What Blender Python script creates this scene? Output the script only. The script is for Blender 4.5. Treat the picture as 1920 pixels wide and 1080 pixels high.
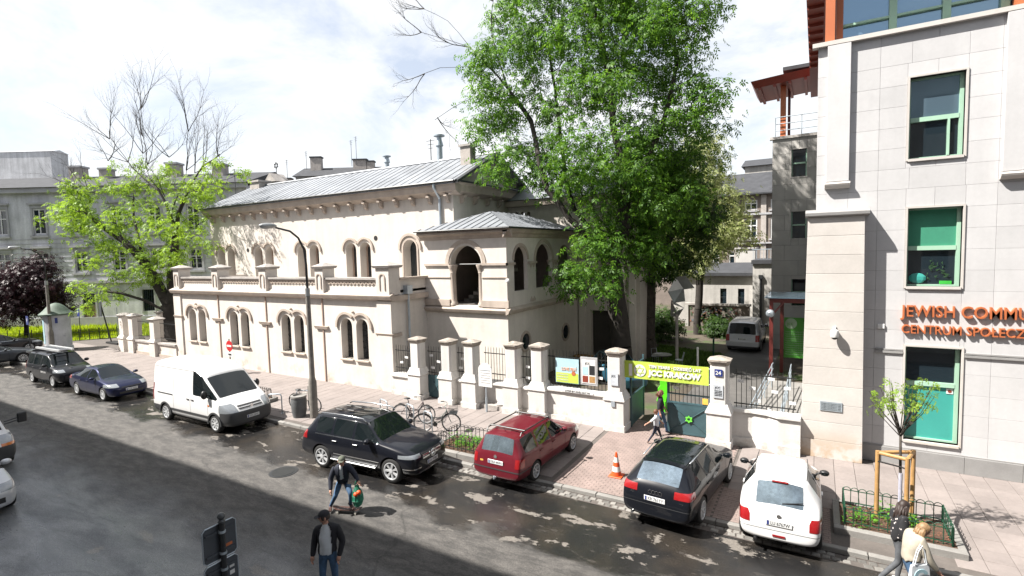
import bpy, bmesh, math, random
from mathutils import Vector as V, Matrix as MX, noise as NZ
from mathutils.geometry import tessellate_polygon
R=math.radians; PI=math.pi
random.seed(7)
S=bpy.context.scene
for o in list(bpy.data.objects): bpy.data.objects.remove(o)
COL=S.collection
# ------------------------------------------------------------ camera
def make_camera(F=971.8,yaw=30.534,pitch=4.023,roll=-1.484,H=6.6):
    y,p,r=R(yaw),R(pitch),R(roll)
    fw=V((-math.sin(y)*math.cos(p),math.cos(y)*math.cos(p),-math.sin(p)))
    rt=V((math.cos(y),math.sin(y),0)); up=rt.cross(fw)
    r2=rt*math.cos(r)+up*math.sin(r); u2=up*math.cos(r)-rt*math.sin(r)
    cd=bpy.data.cameras.new('camera'); cd.sensor_width=36; cd.lens=36*F/1920; cd.clip_start=.1; cd.clip_end=4000
    c=bpy.data.objects.new('camera',cd); COL.objects.link(c)
    m=MX((r2,u2,-fw)).transposed().to_4x4(); m.translation=V((0,0,H)); c.matrix_world=m
    S.camera=c
make_camera()
# ------------------------------------------------------------ light, sky, exposure
SHADOW=V((.62,.50,-1.0)).normalized()
ELEV=math.asin(-SHADOW.z); AZ=math.atan2(-SHADOW.x,-SHADOW.y)
W=bpy.data.worlds.new('World'); S.world=W; W.use_nodes=True
def make_world():
    nt=W.node_tree; n=nt.nodes; n.clear(); L=nt.links.new
    out=n.new('ShaderNodeOutputWorld'); bg=n.new('ShaderNodeBackground'); bg.inputs[1].default_value=.06
    sky=n.new('ShaderNodeTexSky'); sky.sky_type='NISHITA'; sky.sun_disc=False
    sky.sun_elevation=ELEV; sky.sun_rotation=AZ%(2*PI); sky.dust_density=2.0; sky.air_density=1.0; sky.ozone_density=1.4
    tc=n.new('ShaderNodeTexCoord'); mp=n.new('ShaderNodeMapping'); mp.inputs['Scale'].default_value=(1.0,1.0,2.6); mp.inputs['Location'].default_value=(.35,.1,.2)
    nz=n.new('ShaderNodeTexNoise'); nz.inputs['Scale'].default_value=1.9; nz.inputs['Detail'].default_value=7; nz.inputs['Roughness'].default_value=.62; nz.inputs['Distortion'].default_value=.5
    rp=n.new('ShaderNodeValToRGB'); rp.color_ramp.elements[0].position=.40; rp.color_ramp.elements[0].color=(.42,.42,.42,1); rp.color_ramp.elements[1].position=.58; rp.color_ramp.elements[1].color=(.97,.97,.97,1)
    mx=n.new('ShaderNodeMix'); mx.data_type='RGBA'; mx.inputs[7].default_value=(5.9,5.98,6.08,1)
    L(tc.outputs['Generated'],mp.inputs[0]); L(mp.outputs[0],nz.inputs[0]); L(nz.outputs[0],rp.inputs[0])
    L(rp.outputs[0],mx.inputs[0]); L(sky.outputs[0],mx.inputs[6]); L(mx.outputs[2],bg.inputs[0]); L(bg.outputs[0],out.inputs[0])
make_world()
sd=bpy.data.lights.new('sun','SUN'); sd.energy=4.4; sd.angle=R(.6); sd.color=(1,.955,.89)
so=bpy.data.objects.new('sun',sd); COL.objects.link(so); so.rotation_euler=SHADOW.to_track_quat('-Z','Y').to_euler(); so.location=(-30,-30,50)
vs=S.view_settings; vs.view_transform='Standard'; vs.look='None'; vs.exposure=1.68; vs.gamma=1; vs.use_curve_mapping=False
S.render.engine='CYCLES'; S.cycles.max_bounces=6; S.cycles.transparent_max_bounces=8
# ------------------------------------------------------------ helpers
OFF={}
def tag(o,label=None,cat=None,group=None,kind=None):
    if label: o['label']=label
    if cat: o['category']=cat
    if group: o['group']=group
    if kind: o['kind']=kind
    return o
def thing(name,label,cat,loc=(0,0,0),rz=0,group=None):
    o=bpy.data.objects.new(name,None); COL.objects.link(o); o.empty_display_size=.2
    o.location=loc; o.rotation_euler=(0,0,rz); OFF[o.name]=V(loc)
    return tag(o,label,cat,group)
def setp(o,parent):
    if parent is not None:
        o.parent=parent
def inst(name,me,parent=None,loc=(0,0,0),rot=(0,0,0),scale=None,world=True):
    o=bpy.data.objects.new(name,me); COL.objects.link(o); l=V(loc)
    if parent is not None:
        o.parent=parent
        if world: l=l-OFF.get(parent.name,V((0,0,0)))
    OFF[o.name]=V(loc) if world else V((0,0,0))
    o.location=l; o.rotation_euler=rot
    if scale: o.scale=scale
    return o
class MB:
    def __init__(s): s.v=[]; s.f=[]; s.m=[]; s.cm=0
    def add(s,vs,fs):
        b=len(s.v); s.v+= [tuple(x) for x in vs]; s.f+=[tuple(b+i for i in f) for f in fs]; s.m+=[s.cm]*len(fs); return s
    def box(s,x0,x1,y0,y1,z0,z1):
        return s.add([(x0,y0,z0),(x1,y0,z0),(x1,y1,z0),(x0,y1,z0),(x0,y0,z1),(x1,y0,z1),(x1,y1,z1),(x0,y1,z1)],
            [(0,3,2,1),(4,5,6,7),(0,1,5,4),(1,2,6,5),(2,3,7,6),(3,0,4,7)])
    def frus(s,c,a,b,z0,z1):   # square frustum, half sizes a(bottom) b(top)
        x,y=c; ax,ay=a if isinstance(a,tuple) else (a,a); bx,by=b if isinstance(b,tuple) else (b,b)
        return s.add([(x-ax,y-ay,z0),(x+ax,y-ay,z0),(x+ax,y+ay,z0),(x-ax,y+ay,z0),(x-bx,y-by,z1),(x+bx,y-by,z1),(x+bx,y+by,z1),(x-bx,y+by,z1)],
            [(0,3,2,1),(4,5,6,7),(0,1,5,4),(1,2,6,5),(2,3,7,6),(3,0,4,7)])
    def prism(s,pts,fn,a,b):   # 2d polygon extruded from a to b; fn(u,v,d)
        n=len(pts); vs=[fn(u,w,a) for u,w in pts]+[fn(u,w,b) for u,w in pts]
        tr=tessellate_polygon([[V((u,w,0)) for u,w in pts]])
        fs=[t for t in tr]+[(t[2]+n,t[1]+n,t[0]+n) for t in tr]+[(i,(i+1)%n,(i+1)%n+n,i+n) for i in range(n)]
        return s.add(vs,fs)
    def wall(s,outer,holes,fn,d0,d1):  # planar wall with holes, reveals from d0 to d1
        allp=[V((u,w,0)) for u,w in outer]; loops=[allp]
        for h in holes: loops.append([V((u,w,0)) for u,w in h])
        flat=[p for l in loops for p in l]
        s.add([fn(p.x,p.y,d0) for p in flat],tessellate_polygon(loops))
        for h in holes:
            n=len(h); s.add([fn(u,w,d0) for u,w in h]+[fn(u,w,d1) for u,w in h],[(i,(i+1)%n,(i+1)%n+n,i+n) for i in range(n)])
        return s
    def tube(s,path,r,n=8,cap=True,closed=False):
        P=[V(p) for p in path]; k=len(P); rs=r if isinstance(r,(list,tuple)) else [r]*k
        vs=[];fs=[]; ref=None
        for i,p in enumerate(P):
            if closed: t=(P[(i+1)%k]-P[i-1])
            else: t=(P[min(i+1,k-1)]-P[max(i-1,0)])
            t=t.normalized() if t.length>1e-9 else V((0,0,1))
            if ref is None: ref=V((0,0,1)) if abs(t.z)<.9 else V((1,0,0))
            a=(ref-t*ref.dot(t)); a=a.normalized() if a.length>1e-6 else t.orthogonal().normalized(); ref=a; b=t.cross(a)
            for j in range(n):
                q=2*PI*j/n+PI/n; vs.append(p+(a*math.cos(q)+b*math.sin(q))*rs[i])
        for i in range(k if closed else k-1):
            i2=(i+1)%k
            for j in range(n): fs.append((i*n+j,i*n+(j+1)%n,i2*n+(j+1)%n,i2*n+j))
        if cap and not closed: fs+= [tuple(range(n))[::-1],tuple((k-1)*n+j for j in range(n))]
        return s.add(vs,fs)
    def cyl(s,p0,p1,r0,r1=None,n=12): return s.tube([p0,p1],[r0,r0 if r1 is None else r1],n)
    def lathe(s,prof,c=(0,0,0),n=16,axis='z',cap=True):
        vs=[];fs=[];k=len(prof)
        for r,z in prof:
            for j in range(n):
                a=2*PI*j/n; p=(r*math.cos(a),r*math.sin(a),z)
                if axis=='y': p=(p[0],p[2],p[1])
                if axis=='x': p=(p[2],p[0],p[1])
                vs.append((c[0]+p[0],c[1]+p[1],c[2]+p[2]))
        for i in range(k-1):
            for j in range(n): fs.append((i*n+j,i*n+(j+1)%n,(i+1)*n+(j+1)%n,(i+1)*n+j))
        if cap: fs+=[tuple(range(n))[::-1],tuple((k-1)*n+j for j in range(n))]
        return s.add(vs,fs)
    def ball(s,c,r,n=10,sc=(1,1,1)):
        vs=[];fs=[];m=max(4,n//2+1)
        for i in range(m+1):
            t=PI*i/m
            for j in range(n):
                a=2*PI*j/n; vs.append((c[0]+r*sc[0]*math.sin(t)*math.cos(a),c[1]+r*sc[1]*math.sin(t)*math.sin(a),c[2]+r*sc[2]*math.cos(t)))
        for i in range(m):
            for j in range(n): fs.append((i*n+j,(i+1)*n+j,(i+1)*n+(j+1)%n,i*n+(j+1)%n))
        return s.add(vs,fs)
    def band(s,cx,cz,r0,r1,fn,d0,d1,a0=0,a1=PI,n=12):  # arch band, extruded
        vs=[];fs=[]
        for i in range(n+1):
            a=a0+(a1-a0)*i/n; c,w=math.cos(a),math.sin(a)
            vs+=[fn(cx+r0*c,cz+r0*w,d0),fn(cx+r1*c,cz+r1*w,d0),fn(cx+r1*c,cz+r1*w,d1),fn(cx+r0*c,cz+r0*w,d1)]
        for i in range(n):
            b=i*4
            for j in range(4): fs.append((b+j,b+(j+1)%4,b+4+(j+1)%4,b+4+j))
        fs+=[(0,1,2,3),(n*4+3,n*4+2,n*4+1,n*4)]
        return s.add(vs,fs)
    def mesh(s,name,mats,off=None,smooth=False,bevel=0):
        me=bpy.data.meshes.new(name)
        vs=s.v if off is None else [(a-off[0],b-off[1],c-off[2]) for a,b,c in s.v]
        me.from_pydata(vs,[],s.f)
        for m in (mats if isinstance(mats,(list,tuple)) else [mats]): me.materials.append(m)
        if max(s.m,default=0)>0: me.polygons.foreach_set('material_index',s.m)
        bm=bmesh.new(); bm.from_mesh(me); bmesh.ops.recalc_face_normals(bm,faces=bm.faces)
        if bevel:
            es=[e for e in bm.edges if len(e.link_faces)==2 and e.calc_face_angle(0)>.6]
            bmesh.ops.bevel(bm,geom=es,offset=bevel,segments=1,affect='EDGES',clamp_overlap=True)
        bm.to_mesh(me); bm.free()
        if smooth:
            me.polygons.foreach_set('use_smooth',[True]*len(me.polygons))
            if smooth!='all': me.set_sharp_from_angle(angle=R(35 if smooth is True else smooth))
        return me
    def build(s,name,mats,parent=None,smooth=False,bevel=0,world=True,**kw):
        off=OFF.get(parent.name,V((0,0,0))) if (parent is not None and world) else None
        me=s.mesh(name,mats,off,smooth,bevel)
        o=bpy.data.objects.new(name,me); COL.objects.link(o)
        if parent is not None: o.parent=parent
        # parts keep their origin on the thing's origin, so sub-parts use the same offset
        OFF[o.name]=off if off is not None else V((0,0,0))
        return tag(o,**kw)
FX=lambda y0: (lambda u,w,d: (u,y0+d,w))     # plane facing -Y at y0 ; d goes back (+Y)
FE=lambda x0: (lambda u,w,d: (x0-d,u,w))     # plane facing +X at x0 ; u=Y ; d goes back (-X)
FW=lambda x0: (lambda u,w,d: (x0+d,u,w))
def arch(cx,z0,w,zs,n=12):
    r=w/2; return [(cx-r,z0),(cx+r,z0)]+[(cx+r*math.cos(PI*i/n),zs+r*math.sin(PI*i/n)) for i in range(n+1)]
def rect(x0,x1,z0,z1): return [(x0,z0),(x1,z0),(x1,z1),(x0,z1)]
# ------------------------------------------------------------ materials
def mat(name,col,rough=.75,var=.18,scale=1.2,bump=.0,bscale=30,metal=0,spec=.5,rnd=0,streak=0,coat=0,stain=None,stz=None,trans=0,emit=0):
    m=bpy.data.materials.new(name); m.use_nodes=True; nt=m.node_tree; n=nt.nodes; L=nt.links.new
    b=n['Principled BSDF']; b.inputs['Roughness'].default_value=rough; b.inputs['Metallic'].default_value=metal
    b.inputs['Specular IOR Level'].default_value=spec; b.inputs['Coat Weight'].default_value=coat; b.inputs['Coat Roughness'].default_value=.04
    if trans: b.inputs['Transmission Weight'].default_value=trans
    mxc=max(col); gk=1-.25*min(1,mxc/.14) if not metal else 1; col=tuple(v*gk for v in col)
    c=(*col,1); b.inputs['Base Color'].default_value=c
    g=n.new('ShaderNodeNewGeometry'); cur=None
    def nz(sc,det=5,vec=None,ro=.6):
        t=n.new('ShaderNodeTexNoise'); t.inputs['Scale'].default_value=sc; t.inputs['Detail'].default_value=det; t.inputs['Roughness'].default_value=ro
        L(vec or g.outputs['Position'],t.inputs['Vector']); return t.outputs['Fac']
    def mul(a,fac_out,lo,hi):   # multiply colour by remapped factor
        mr=n.new('ShaderNodeMapRange'); mr.inputs[1].default_value=.3; mr.inputs[2].default_value=.7; mr.inputs[3].default_value=lo; mr.inputs[4].default_value=hi
        L(fac_out,mr.inputs[0]); v=n.new('ShaderNodeVectorMath'); v.operation='SCALE'; L(a,v.inputs[0]); L(mr.outputs[0],v.inputs['Scale']); return v.outputs[0]
    if var or rnd or streak or stain:
        rgb=n.new('ShaderNodeRGB'); rgb.outputs[0].default_value=c; cur=rgb.outputs[0]
        if var: cur=mul(cur,nz(scale),1-var,1+var); cur=mul(cur,nz(scale*14,3),1-var*.4,1+var*.4)
        if streak:
            mp=n.new('ShaderNodeMapping'); mp.inputs['Scale'].default_value=(1,1,.09); L(g.outputs['Position'],mp.inputs[0])
            cur=mul(cur,nz(2.6,4,mp.outputs[0]),1-streak,1+streak*.25)
        if rnd:
            oi=n.new('ShaderNodeObjectInfo'); mr=n.new('ShaderNodeMapRange'); mr.inputs[3].default_value=1-rnd; mr.inputs[4].default_value=1+rnd; L(oi.outputs['Random'],mr.inputs[0])
            v=n.new('ShaderNodeVectorMath'); v.operation='SCALE'; L(cur,v.inputs[0]); L(mr.outputs[0],v.inputs['Scale']); cur=v.outputs[0]
        if stain:   # (colour, noise scale, threshold)
            t=nz(stain[1],6,None,.65); mr=n.new('ShaderNodeMapRange'); mr.inputs[1].default_value=stain[2]; mr.inputs[2].default_value=stain[2]+.14; L(t,mr.inputs[0]); f=mr.outputs[0]
            if stz:  # only below a height, fading up (rising damp and splash dirt)
                sx=n.new('ShaderNodeSeparateXYZ'); L(g.outputs['Position'],sx.inputs[0]); m2=n.new('ShaderNodeMapRange'); m2.inputs[1].default_value=stz[0]; m2.inputs[2].default_value=stz[1]; m2.inputs[3].default_value=1; m2.inputs[4].default_value=0
                L(sx.outputs['Z'],m2.inputs[0]); mm=n.new('ShaderNodeMath'); mm.operation='MULTIPLY'; L(f,mm.inputs[0]); L(m2.outputs[0],mm.inputs[1]); f=mm.outputs[0]
            mx=n.new('ShaderNodeMix'); mx.data_type='RGBA'; L(f,mx.inputs[0]); L(cur,mx.inputs[6]); mx.inputs[7].default_value=(*stain[0],1); cur=mx.outputs[2]
        L(cur,b.inputs['Base Color'])
    if bump:
        bp=n.new('ShaderNodeBump'); bp.inputs['Strength'].default_value=bump; bp.inputs['Distance'].default_value=.02; L(nz(bscale,4),bp.inputs['Height']); L(bp.outputs[0],b.inputs['Normal'])
    return m
MT={}
def mk(name,*a,**k): MT[name]=mat(name,*a,**k); return MT[name]
mk('plaster',(.75,.695,.635),.85,.10,.5,.25,25,streak=.10,stain=((.36,.29,.24),1.3,.53),stz=(.1,1.3))
mk('plaster_up',(.71,.655,.595),.85,.08,.5,.25,25,streak=.10)
mk('plaster_trim',(.52,.44,.375),.85,.14,1.5,.3,30,streak=.12)
mk('reveal',(.42,.31,.25),.85,.1)
mk('coping',(.40,.37,.345),.85,.25,2,.4,20)
mk('fencewhite',(.72,.695,.665),.85,.07,.8,.3,22,streak=.16,stain=((.30,.27,.23),2.2,.50),stz=(.1,.75))
mk('mosscap',(.34,.30,.26),.9,.35,5,.6,25)
mk('stone',(.58,.575,.58),.6,.06,.7,.08,60,rnd=.055,streak=.05)
mk('stone_warm',(.60,.565,.53),.7,.07,1.2,.15,60,rnd=.04,stain=((.38,.28,.19),1.6,.42),stz=(.1,1.1))
mk('stone_grey',(.54,.52,.49),.7,.08,1.2,.1,60,rnd=.06)
mk('plinth',(.30,.295,.29),.75,.1,2,.2,50,rnd=.05)
mk('jointdark',(.30,.295,.29),.9,.1)
mk('roofmetal',(.20,.212,.23),.5,.22,.7,.0,30,metal=.25,rnd=.06,streak=0,stain=((.22,.21,.20),1.1,.62))
mk('zinc',(.38,.43,.47),.45,.15,3,metal=.5)
mk('darkmetal',(.02,.022,.024),.45,.2,4)
mk('ironbar',(.012,.013,.013),.5,.2,5)
mk('greenmetal',(.012,.055,.03),.4,.2,4)
mk('bluegate',(.045,.095,.11),.5,.2,2)
mk('white',(.78,.78,.77),.5,.05)
mk('orange',(.52,.15,.055),.5,.06)
mk('redwood',(.26,.045,.025),.5,.12,3)
mk('redpost',(.13,.020,.016),.45,.1,3)
mk('palegreen',(.40,.62,.47),.4,.04)
mk('blind',(.045,.27,.165),.6,.08,4)
mk('teal',(.055,.36,.31),.35,.05)
mk('dark',(.010,.010,.010),.9,.2)
mk('interior',(.05,.045,.04),.9,.2)
mk('glass',(.012,.02,.026),.03,0,spec=1.0)
mk('glass_sky',(.20,.30,.38),.04,0,spec=1.0,metal=.7)  # light blue sky reflection put into the pane colour
mk('brickchim',(.44,.40,.37),.9,.2,3,.4,30)
mk('slate',(.055,.057,.063),.8,.2,1.5,.2,20,spec=.2)
mk('greyplaster',(.66,.67,.70),.9,.2,.5,.3,14,streak=.25)
mk('greytrim',(.44,.44,.455),.9,.15,1)
mk('ochre',(.50,.36,.20),.9,.12,.6,.2,20)
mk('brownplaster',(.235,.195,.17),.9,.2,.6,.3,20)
mk('offwhite',(.52,.50,.47),.9,.14,.7,.3,20,streak=.25)
mk('concrete',(.25,.24,.225),.85,.18,2,.35,40,rnd=.06)
mk('slab',(.248,.214,.200),.85,.14,.9,.35,50,rnd=.07)
mk('paver',(.262,.200,.180),.85,.2,1.6,.35,60)
mk('sett',(.20,.19,.175),.8,.3,4,.5,40,rnd=.4)
mk('joint',(.115,.100,.09),.95,.2,2)
mk('soil',(.075,.042,.026),.95,.5,12,1.0,60)
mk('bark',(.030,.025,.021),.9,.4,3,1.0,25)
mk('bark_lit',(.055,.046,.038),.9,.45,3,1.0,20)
mk('wood',(.42,.24,.09),.6,.2,6,.2,30)
mk('rubber',(.012,.012,.012),.8,.1)
mk('plastic',(.016,.016,.017),.45,.1)
mk('chrome',(.62,.63,.64),.18,0,metal=1)
mk('alloy',(.50,.51,.52),.35,.05,metal=.25)
mk('skin',(.50,.27,.19),.55,.06)
mk('jeans',(.055,.115,.21),.85,.35,14)
mk('black_cloth',(.012,.012,.016),.85,.2,10)
mk('navy_cloth',(.014,.017,.030),.85,.2,10)
mk('white_cloth',(.66,.69,.72),.85,.08,8)
# ------------------------------------------------------------ ground, road, pavement
def road_mat():
    m=bpy.data.materials.new('asphalt'); m.use_nodes=True; nt=m.node_tree; n=nt.nodes; L=nt.links.new; b=n['Principled BSDF']
    g=n.new('ShaderNodeNewGeometry'); sx=n.new('ShaderNodeSeparateXYZ'); L(g.outputs['Position'],sx.inputs[0])
    def nz(sc,det=5,st=None,ro=.6,di=0):
        t=n.new('ShaderNodeTexNoise'); t.inputs['Scale'].default_value=sc; t.inputs['Detail'].default_value=det; t.inputs['Roughness'].default_value=ro; t.inputs['Distortion'].default_value=di
        if st:
            mp=n.new('ShaderNodeMapping'); mp.inputs['Scale'].default_value=st; L(g.outputs['Position'],mp.inputs[0]); L(mp.outputs[0],t.inputs[0])
        else: L(g.outputs['Position'],t.inputs[0])
        return t.outputs['Fac']
    def op(o,a,c=None):
        t=n.new('ShaderNodeMath'); t.operation=o
        for i,x in enumerate((a,c)):
            if x is None: continue
            if isinstance(x,(int,float)): t.inputs[i].default_value=x
            else: L(x,t.inputs[i])
        return t.outputs[0]
    def rng(a,lo,hi,o0=0,o1=1):
        t=n.new('ShaderNodeMapRange'); t.interpolation_type='SMOOTHSTEP'; L(a,t.inputs[0])
        for i,x in enumerate((lo,hi,o0,o1)): t.inputs[i+1].default_value=x
        return t.outputs[0]
    def mix(f,a,c):
        t=n.new('ShaderNodeMix'); t.data_type='RGBA'
        if isinstance(f,(int,float)): t.inputs[0].default_value=f
        else: L(f,t.inputs[0])
        for i,x in ((6,a),(7,c)):
            if isinstance(x,tuple): t.inputs[i].default_value=(*x,1)
            else: L(x,t.inputs[i])
        return t.outputs[2]
    X,Y=sx.outputs['X'],sx.outputs['Y']
    wob=op('MULTIPLY',op('SUBTRACT',nz(.55,4,(1,1.6,1)),.5),2.2)
    bnd=op('ADD',op('ADD',op('SUBTRACT',Y,9.5),op('MULTIPLY',X,.034)),wob)
    strip=rng(bnd,-.25,.35)
    near=rng(op('ADD',op('SUBTRACT',6.4,Y),op('MULTIPLY',wob,.9)),-1.6,1.2)
    streak=nz(2.0,10,(.7,1.7,1),.75,.1)
    spots=rng(nz(1.25,8,(.7,1.25,1),.66,.15),.575,.605)
    brown=nz(.5,4)
    wet=mix(rng(brown,.42,.62),(.012,.0118,.012),(.026,.022,.018))
    wet=mix(rng(streak,.55,.66),wet,(.045,.040,.036))
    wet=mix(spots,wet,(.125,.112,.098))
    dry=mix(rng(streak,.36,.66),(.034,.032,.030),(.082,.076,.070))
    nr=mix(rng(nz(1.2,10,(.6,1.6,1),.75,.1),.35,.68),(.085,.091,.100),(.155,.158,.163))  # pale bluish skylight of the shaded near lane put into the colour
    nr=mix(rng(nz(.9,5,(.5,1.5,1),.5,.7),.64,.68),nr,(.17,.16,.15))
    fine=nz(70,3,None,.7); vor=n.new('ShaderNodeTexVoronoi'); vor.feature='DISTANCE_TO_EDGE'; vor.inputs['Scale'].default_value=.16; mpv=n.new('ShaderNodeMapping'); mpv.inputs['Scale'].default_value=(.5,1.2,1); wv=n.new('ShaderNodeVectorMath'); nv_=n.new('ShaderNodeTexNoise'); nv_.inputs['Scale'].default_value=.8; L(g.outputs['Position'],nv_.inputs[0]); L(g.outputs['Position'],wv.inputs[0]); L(nv_.outputs['Color'],wv.inputs[1]); L(wv.outputs[0],mpv.inputs[0]); L(mpv.outputs[0],vor.inputs['Vector']); seam_=rng(vor.outputs['Distance'],.002,.005,.72,1)
    
    col=mix(near,mix(strip,dry,wet),nr)
    v=n.new('ShaderNodeVectorMath'); v.operation='SCALE'; L(col,v.inputs[0]); L(op('MULTIPLY',op('MULTIPLY',rng(fine,.3,.7,.4,1.65),rng(nz(22,4,None,.7),.3,.7,.75,1.25)),seam_),v.inputs['Scale']); L(v.outputs[0],b.inputs['Base Color'])
    wetness=op('MAXIMUM',op('MULTIPLY',strip,op('SUBTRACT',1.0,spots)),op('MULTIPLY',near,rng(nz(.7,6,(.4,1.8,1),.6,.8),.35,.68,1,.35)))
    L(rng(wetness,0,1,.82,.26),b.inputs['Roughness'])
    bp=n.new('ShaderNodeBump'); bp.inputs['Strength'].default_value=.35; bp.inputs['Distance'].default_value=.012; L(nz(45,3),bp.inputs['Height']); L(bp.outputs[0],b.inputs['Normal'])
    return m
MT['asphalt']=road_mat()
mk('farground',(.10,.095,.09),.95,.3,.2)
MB().add([(-700,-300,-.03),(700,-300,-.03),(700,900,-.03),(-700,900,-.03)],[(0,1,2,3)]).build('ground',MT['farground'],kind='structure')
MB().add([(-140,-12,0),(60,-12,0),(60,12.72,0),(-140,12.72,0)],[(0,1,2,3)]).build('road',MT['asphalt'],kind='structure')
pav=MB().box(-70,14,12.66,17.95,-.02,.086).box(-70,-36.1,17.95,40,-.02,.086).box(1.2,14,17.95,18.6,-.02,.086).add([(-6.4,12.74,.099),(-2.08,12.74,.099),(-2.08,17.9,.099),(-6.4,17.9,.099)],[(0,1,2,3)]).add([(-2.08,12.74,.099),(.4,12.74,.099),(.4,14.45,.099),(-2.08,14.45,.099)],[(0,1,2,3)]).build('pavement',MT['joint'],kind='structure')
def bslab(w,d,z0,z1,b=.008):
    m=MB(); m.add([(-w,-d,z0),(w,-d,z0),(w,d,z0),(-w,d,z0),(-w,-d,z1-b),(w,-d,z1-b),(w,d,z1-b),(-w,d,z1-b),(-w+b,-d+b,z1),(w-b,-d+b,z1),(w-b,d-b,z1),(-w+b,d-b,z1)],
      [(0,1,5,4),(1,2,6,5),(2,3,7,6),(3,0,4,7),(4,5,9,8),(5,6,10,9),(6,7,11,10),(7,4,8,11),(8,9,10,11)]); return m
def slabs():
    cells=[]
    x=-52.0
    while x<8:
        y=12.98; j=0
        while y<(17.9 if x<1.2 else 18.3):
            cx,cy=x+.25,y+.25
            pav_a=(-6.35<cx<-2.1) or (cx<=.35 and cx>-2.2 and cy<14.4)
            plant=(-10.95<cx<-8.75 and 12.9<cy<14.4) or (.4<cx<2.75 and 12.9<cy<14.75) or (-23.6<cx<-21.2 and 13.2<cy<14.6)
            if not pav_a and not plant and cy<(17.86 if cx<1.3 else 18.3): cells.append((cx,cy))
            y+=.5
        x+=.5
    key=lambda c:(c[0]**2+c[1]**2) if not (c[0]>4.9 or c[1]<12.5) else 1e6+c[0]
    cells.sort(key=key)
    me=bslab(.246,.246,.05,.104).mesh('slab',MT['slab'])
    for i,(x,y) in enumerate(cells[:300]):
        inst('paving_slab',me,pav,(x,y,random.uniform(-.004,.004)),(random.uniform(-.004,.004),random.uniform(-.004,.004),0))
    mb=MB(); proto=bslab(.246,.246,.05,.104)
    for x,y in cells[300:]:
        dz=random.uniform(-.004,.004); mb.add([(a+x,b+y,c+dz) for a,b,c in proto.v],proto.f)
    mb.build('paving_slabs_far',MT['slab'],pav,kind='stuff')
    # small brick pavers of the gateway crossover
    mb=MB(); proto=bslab(.097,.047,.05,.104,.006)
    def area(x0,x1,y0,y1):
        r=0; y=y0
        while y<y1:
            x=x0+(.1 if r%2 else 0)
            if r%2: mb.add([(a*.48+x0+.05,b+y+.05,c) for a,b,c in proto.v],proto.f)
            while x+.2<=x1+.01:
                dz=random.uniform(-.003,.003); mb.add([(a+x+.1,b+y+.05,c+dz) for a,b,c in proto.v],proto.f); x+=.2
            if x1-x>.05: mb.add([(a*.48*(x1-x)/.1+(x+x1)/2,b+y+.05,c) for a,b,c in proto.v],proto.f)
            y+=.1; r+=1
    area(-6.35,-2.1,12.75,17.9); area(-2.1,.35,12.75,14.45); area(-6.0,-2.9,17.9,19.0)
    mb.build('brick_pavers',MT['paver'],pav,kind='stuff')
slabs()
kerb=MB().box(-52,14,12.56,12.74,-.03,.02).build('kerb',MT['joint'],kind='structure')
kme=bslab(.49,.075,-.02,.118,.015).mesh('kerb_stone',MT['concrete']); kme2=bslab(.49,.075,-.02,.105,.01).mesh('kerb_stone_low',MT['concrete'])
for i in range(60):
    x=-52+i+.5
    inst('kerb_stone',kme2 if -6.6<x<.4 else kme,kerb,(x,12.655,random.uniform(-.006,.006)))
gut=MB().box(-13,8,12.24,12.55,-.03,.006).build('gutter',MT['joint'],kind='structure')
sme=bslab(.082,.066,-.02,.024,.014).mesh('sett',MT['sett'])
for r in range(2):
    x=-12.9
    while x<7:
        if random.random()<.9: inst('gutter_sett',sme,gut,(x+.09+(.09 if r else 0),12.33+r*.15,random.uniform(-.008,.006)),(0,0,random.uniform(-.12,.12)),(random.uniform(.85,1.1),random.uniform(.85,1.05),1))
        x+=.185 if x>-9 else .21
# manhole cover
mh=thing('manhole_cover','round iron manhole cover in the road beside black SUV','manhole cover',(-14.1,9.75,.004))
MB().lathe([(.0,.0),(.34,0),(.34,.008),(0,.008)],(-14.1,9.75,.012),24).build('lid',MT['ironbar'],mh)
MB().lathe([(.35,0),(.42,0),(.42,.010),(.35,.010)],(-14.1,9.75,.003),24).build('rim',MT['darkmetal'],mh)

# ------------------------------------------------------------ synagogue
syn=thing('synagogue','cream plastered synagogue with twin arched windows, arcaded porch and grey metal roof','building',(-27,20,0))
FA=FX(17.95); FM=FX(23.0)
bays=[-33.75,-29.28,-24.45,-19.72]; piers=[-35.65,-31.3,-26.65,-21.95,-17.55]
holes=[arch(c+s*.54,1.45,.80,3.1,10) for c in bays for s in (-1,1)]
MB().wall(rect(-36.2,-17.2,0,4.5),holes,FA,0,.42).build('annex_wall',MT['plaster'],syn)
for F_ in (FE(-17.2),FW(-36.2)): MB().wall([(17.95,0),(23,0),(23,5.42),(17.95,5.42)],[],F_,0,.1).build('annex_side_wall',MT['plaster'],syn)
MB().box(-36.2,-17.2,17.98,18.3,.0,1.44).box(-36.1,-17.3,18.36,23,0,.4).box(-36.2,-17.2,18.45,23,4.78,4.9).build('terrace',MT['coping'],syn)
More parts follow.
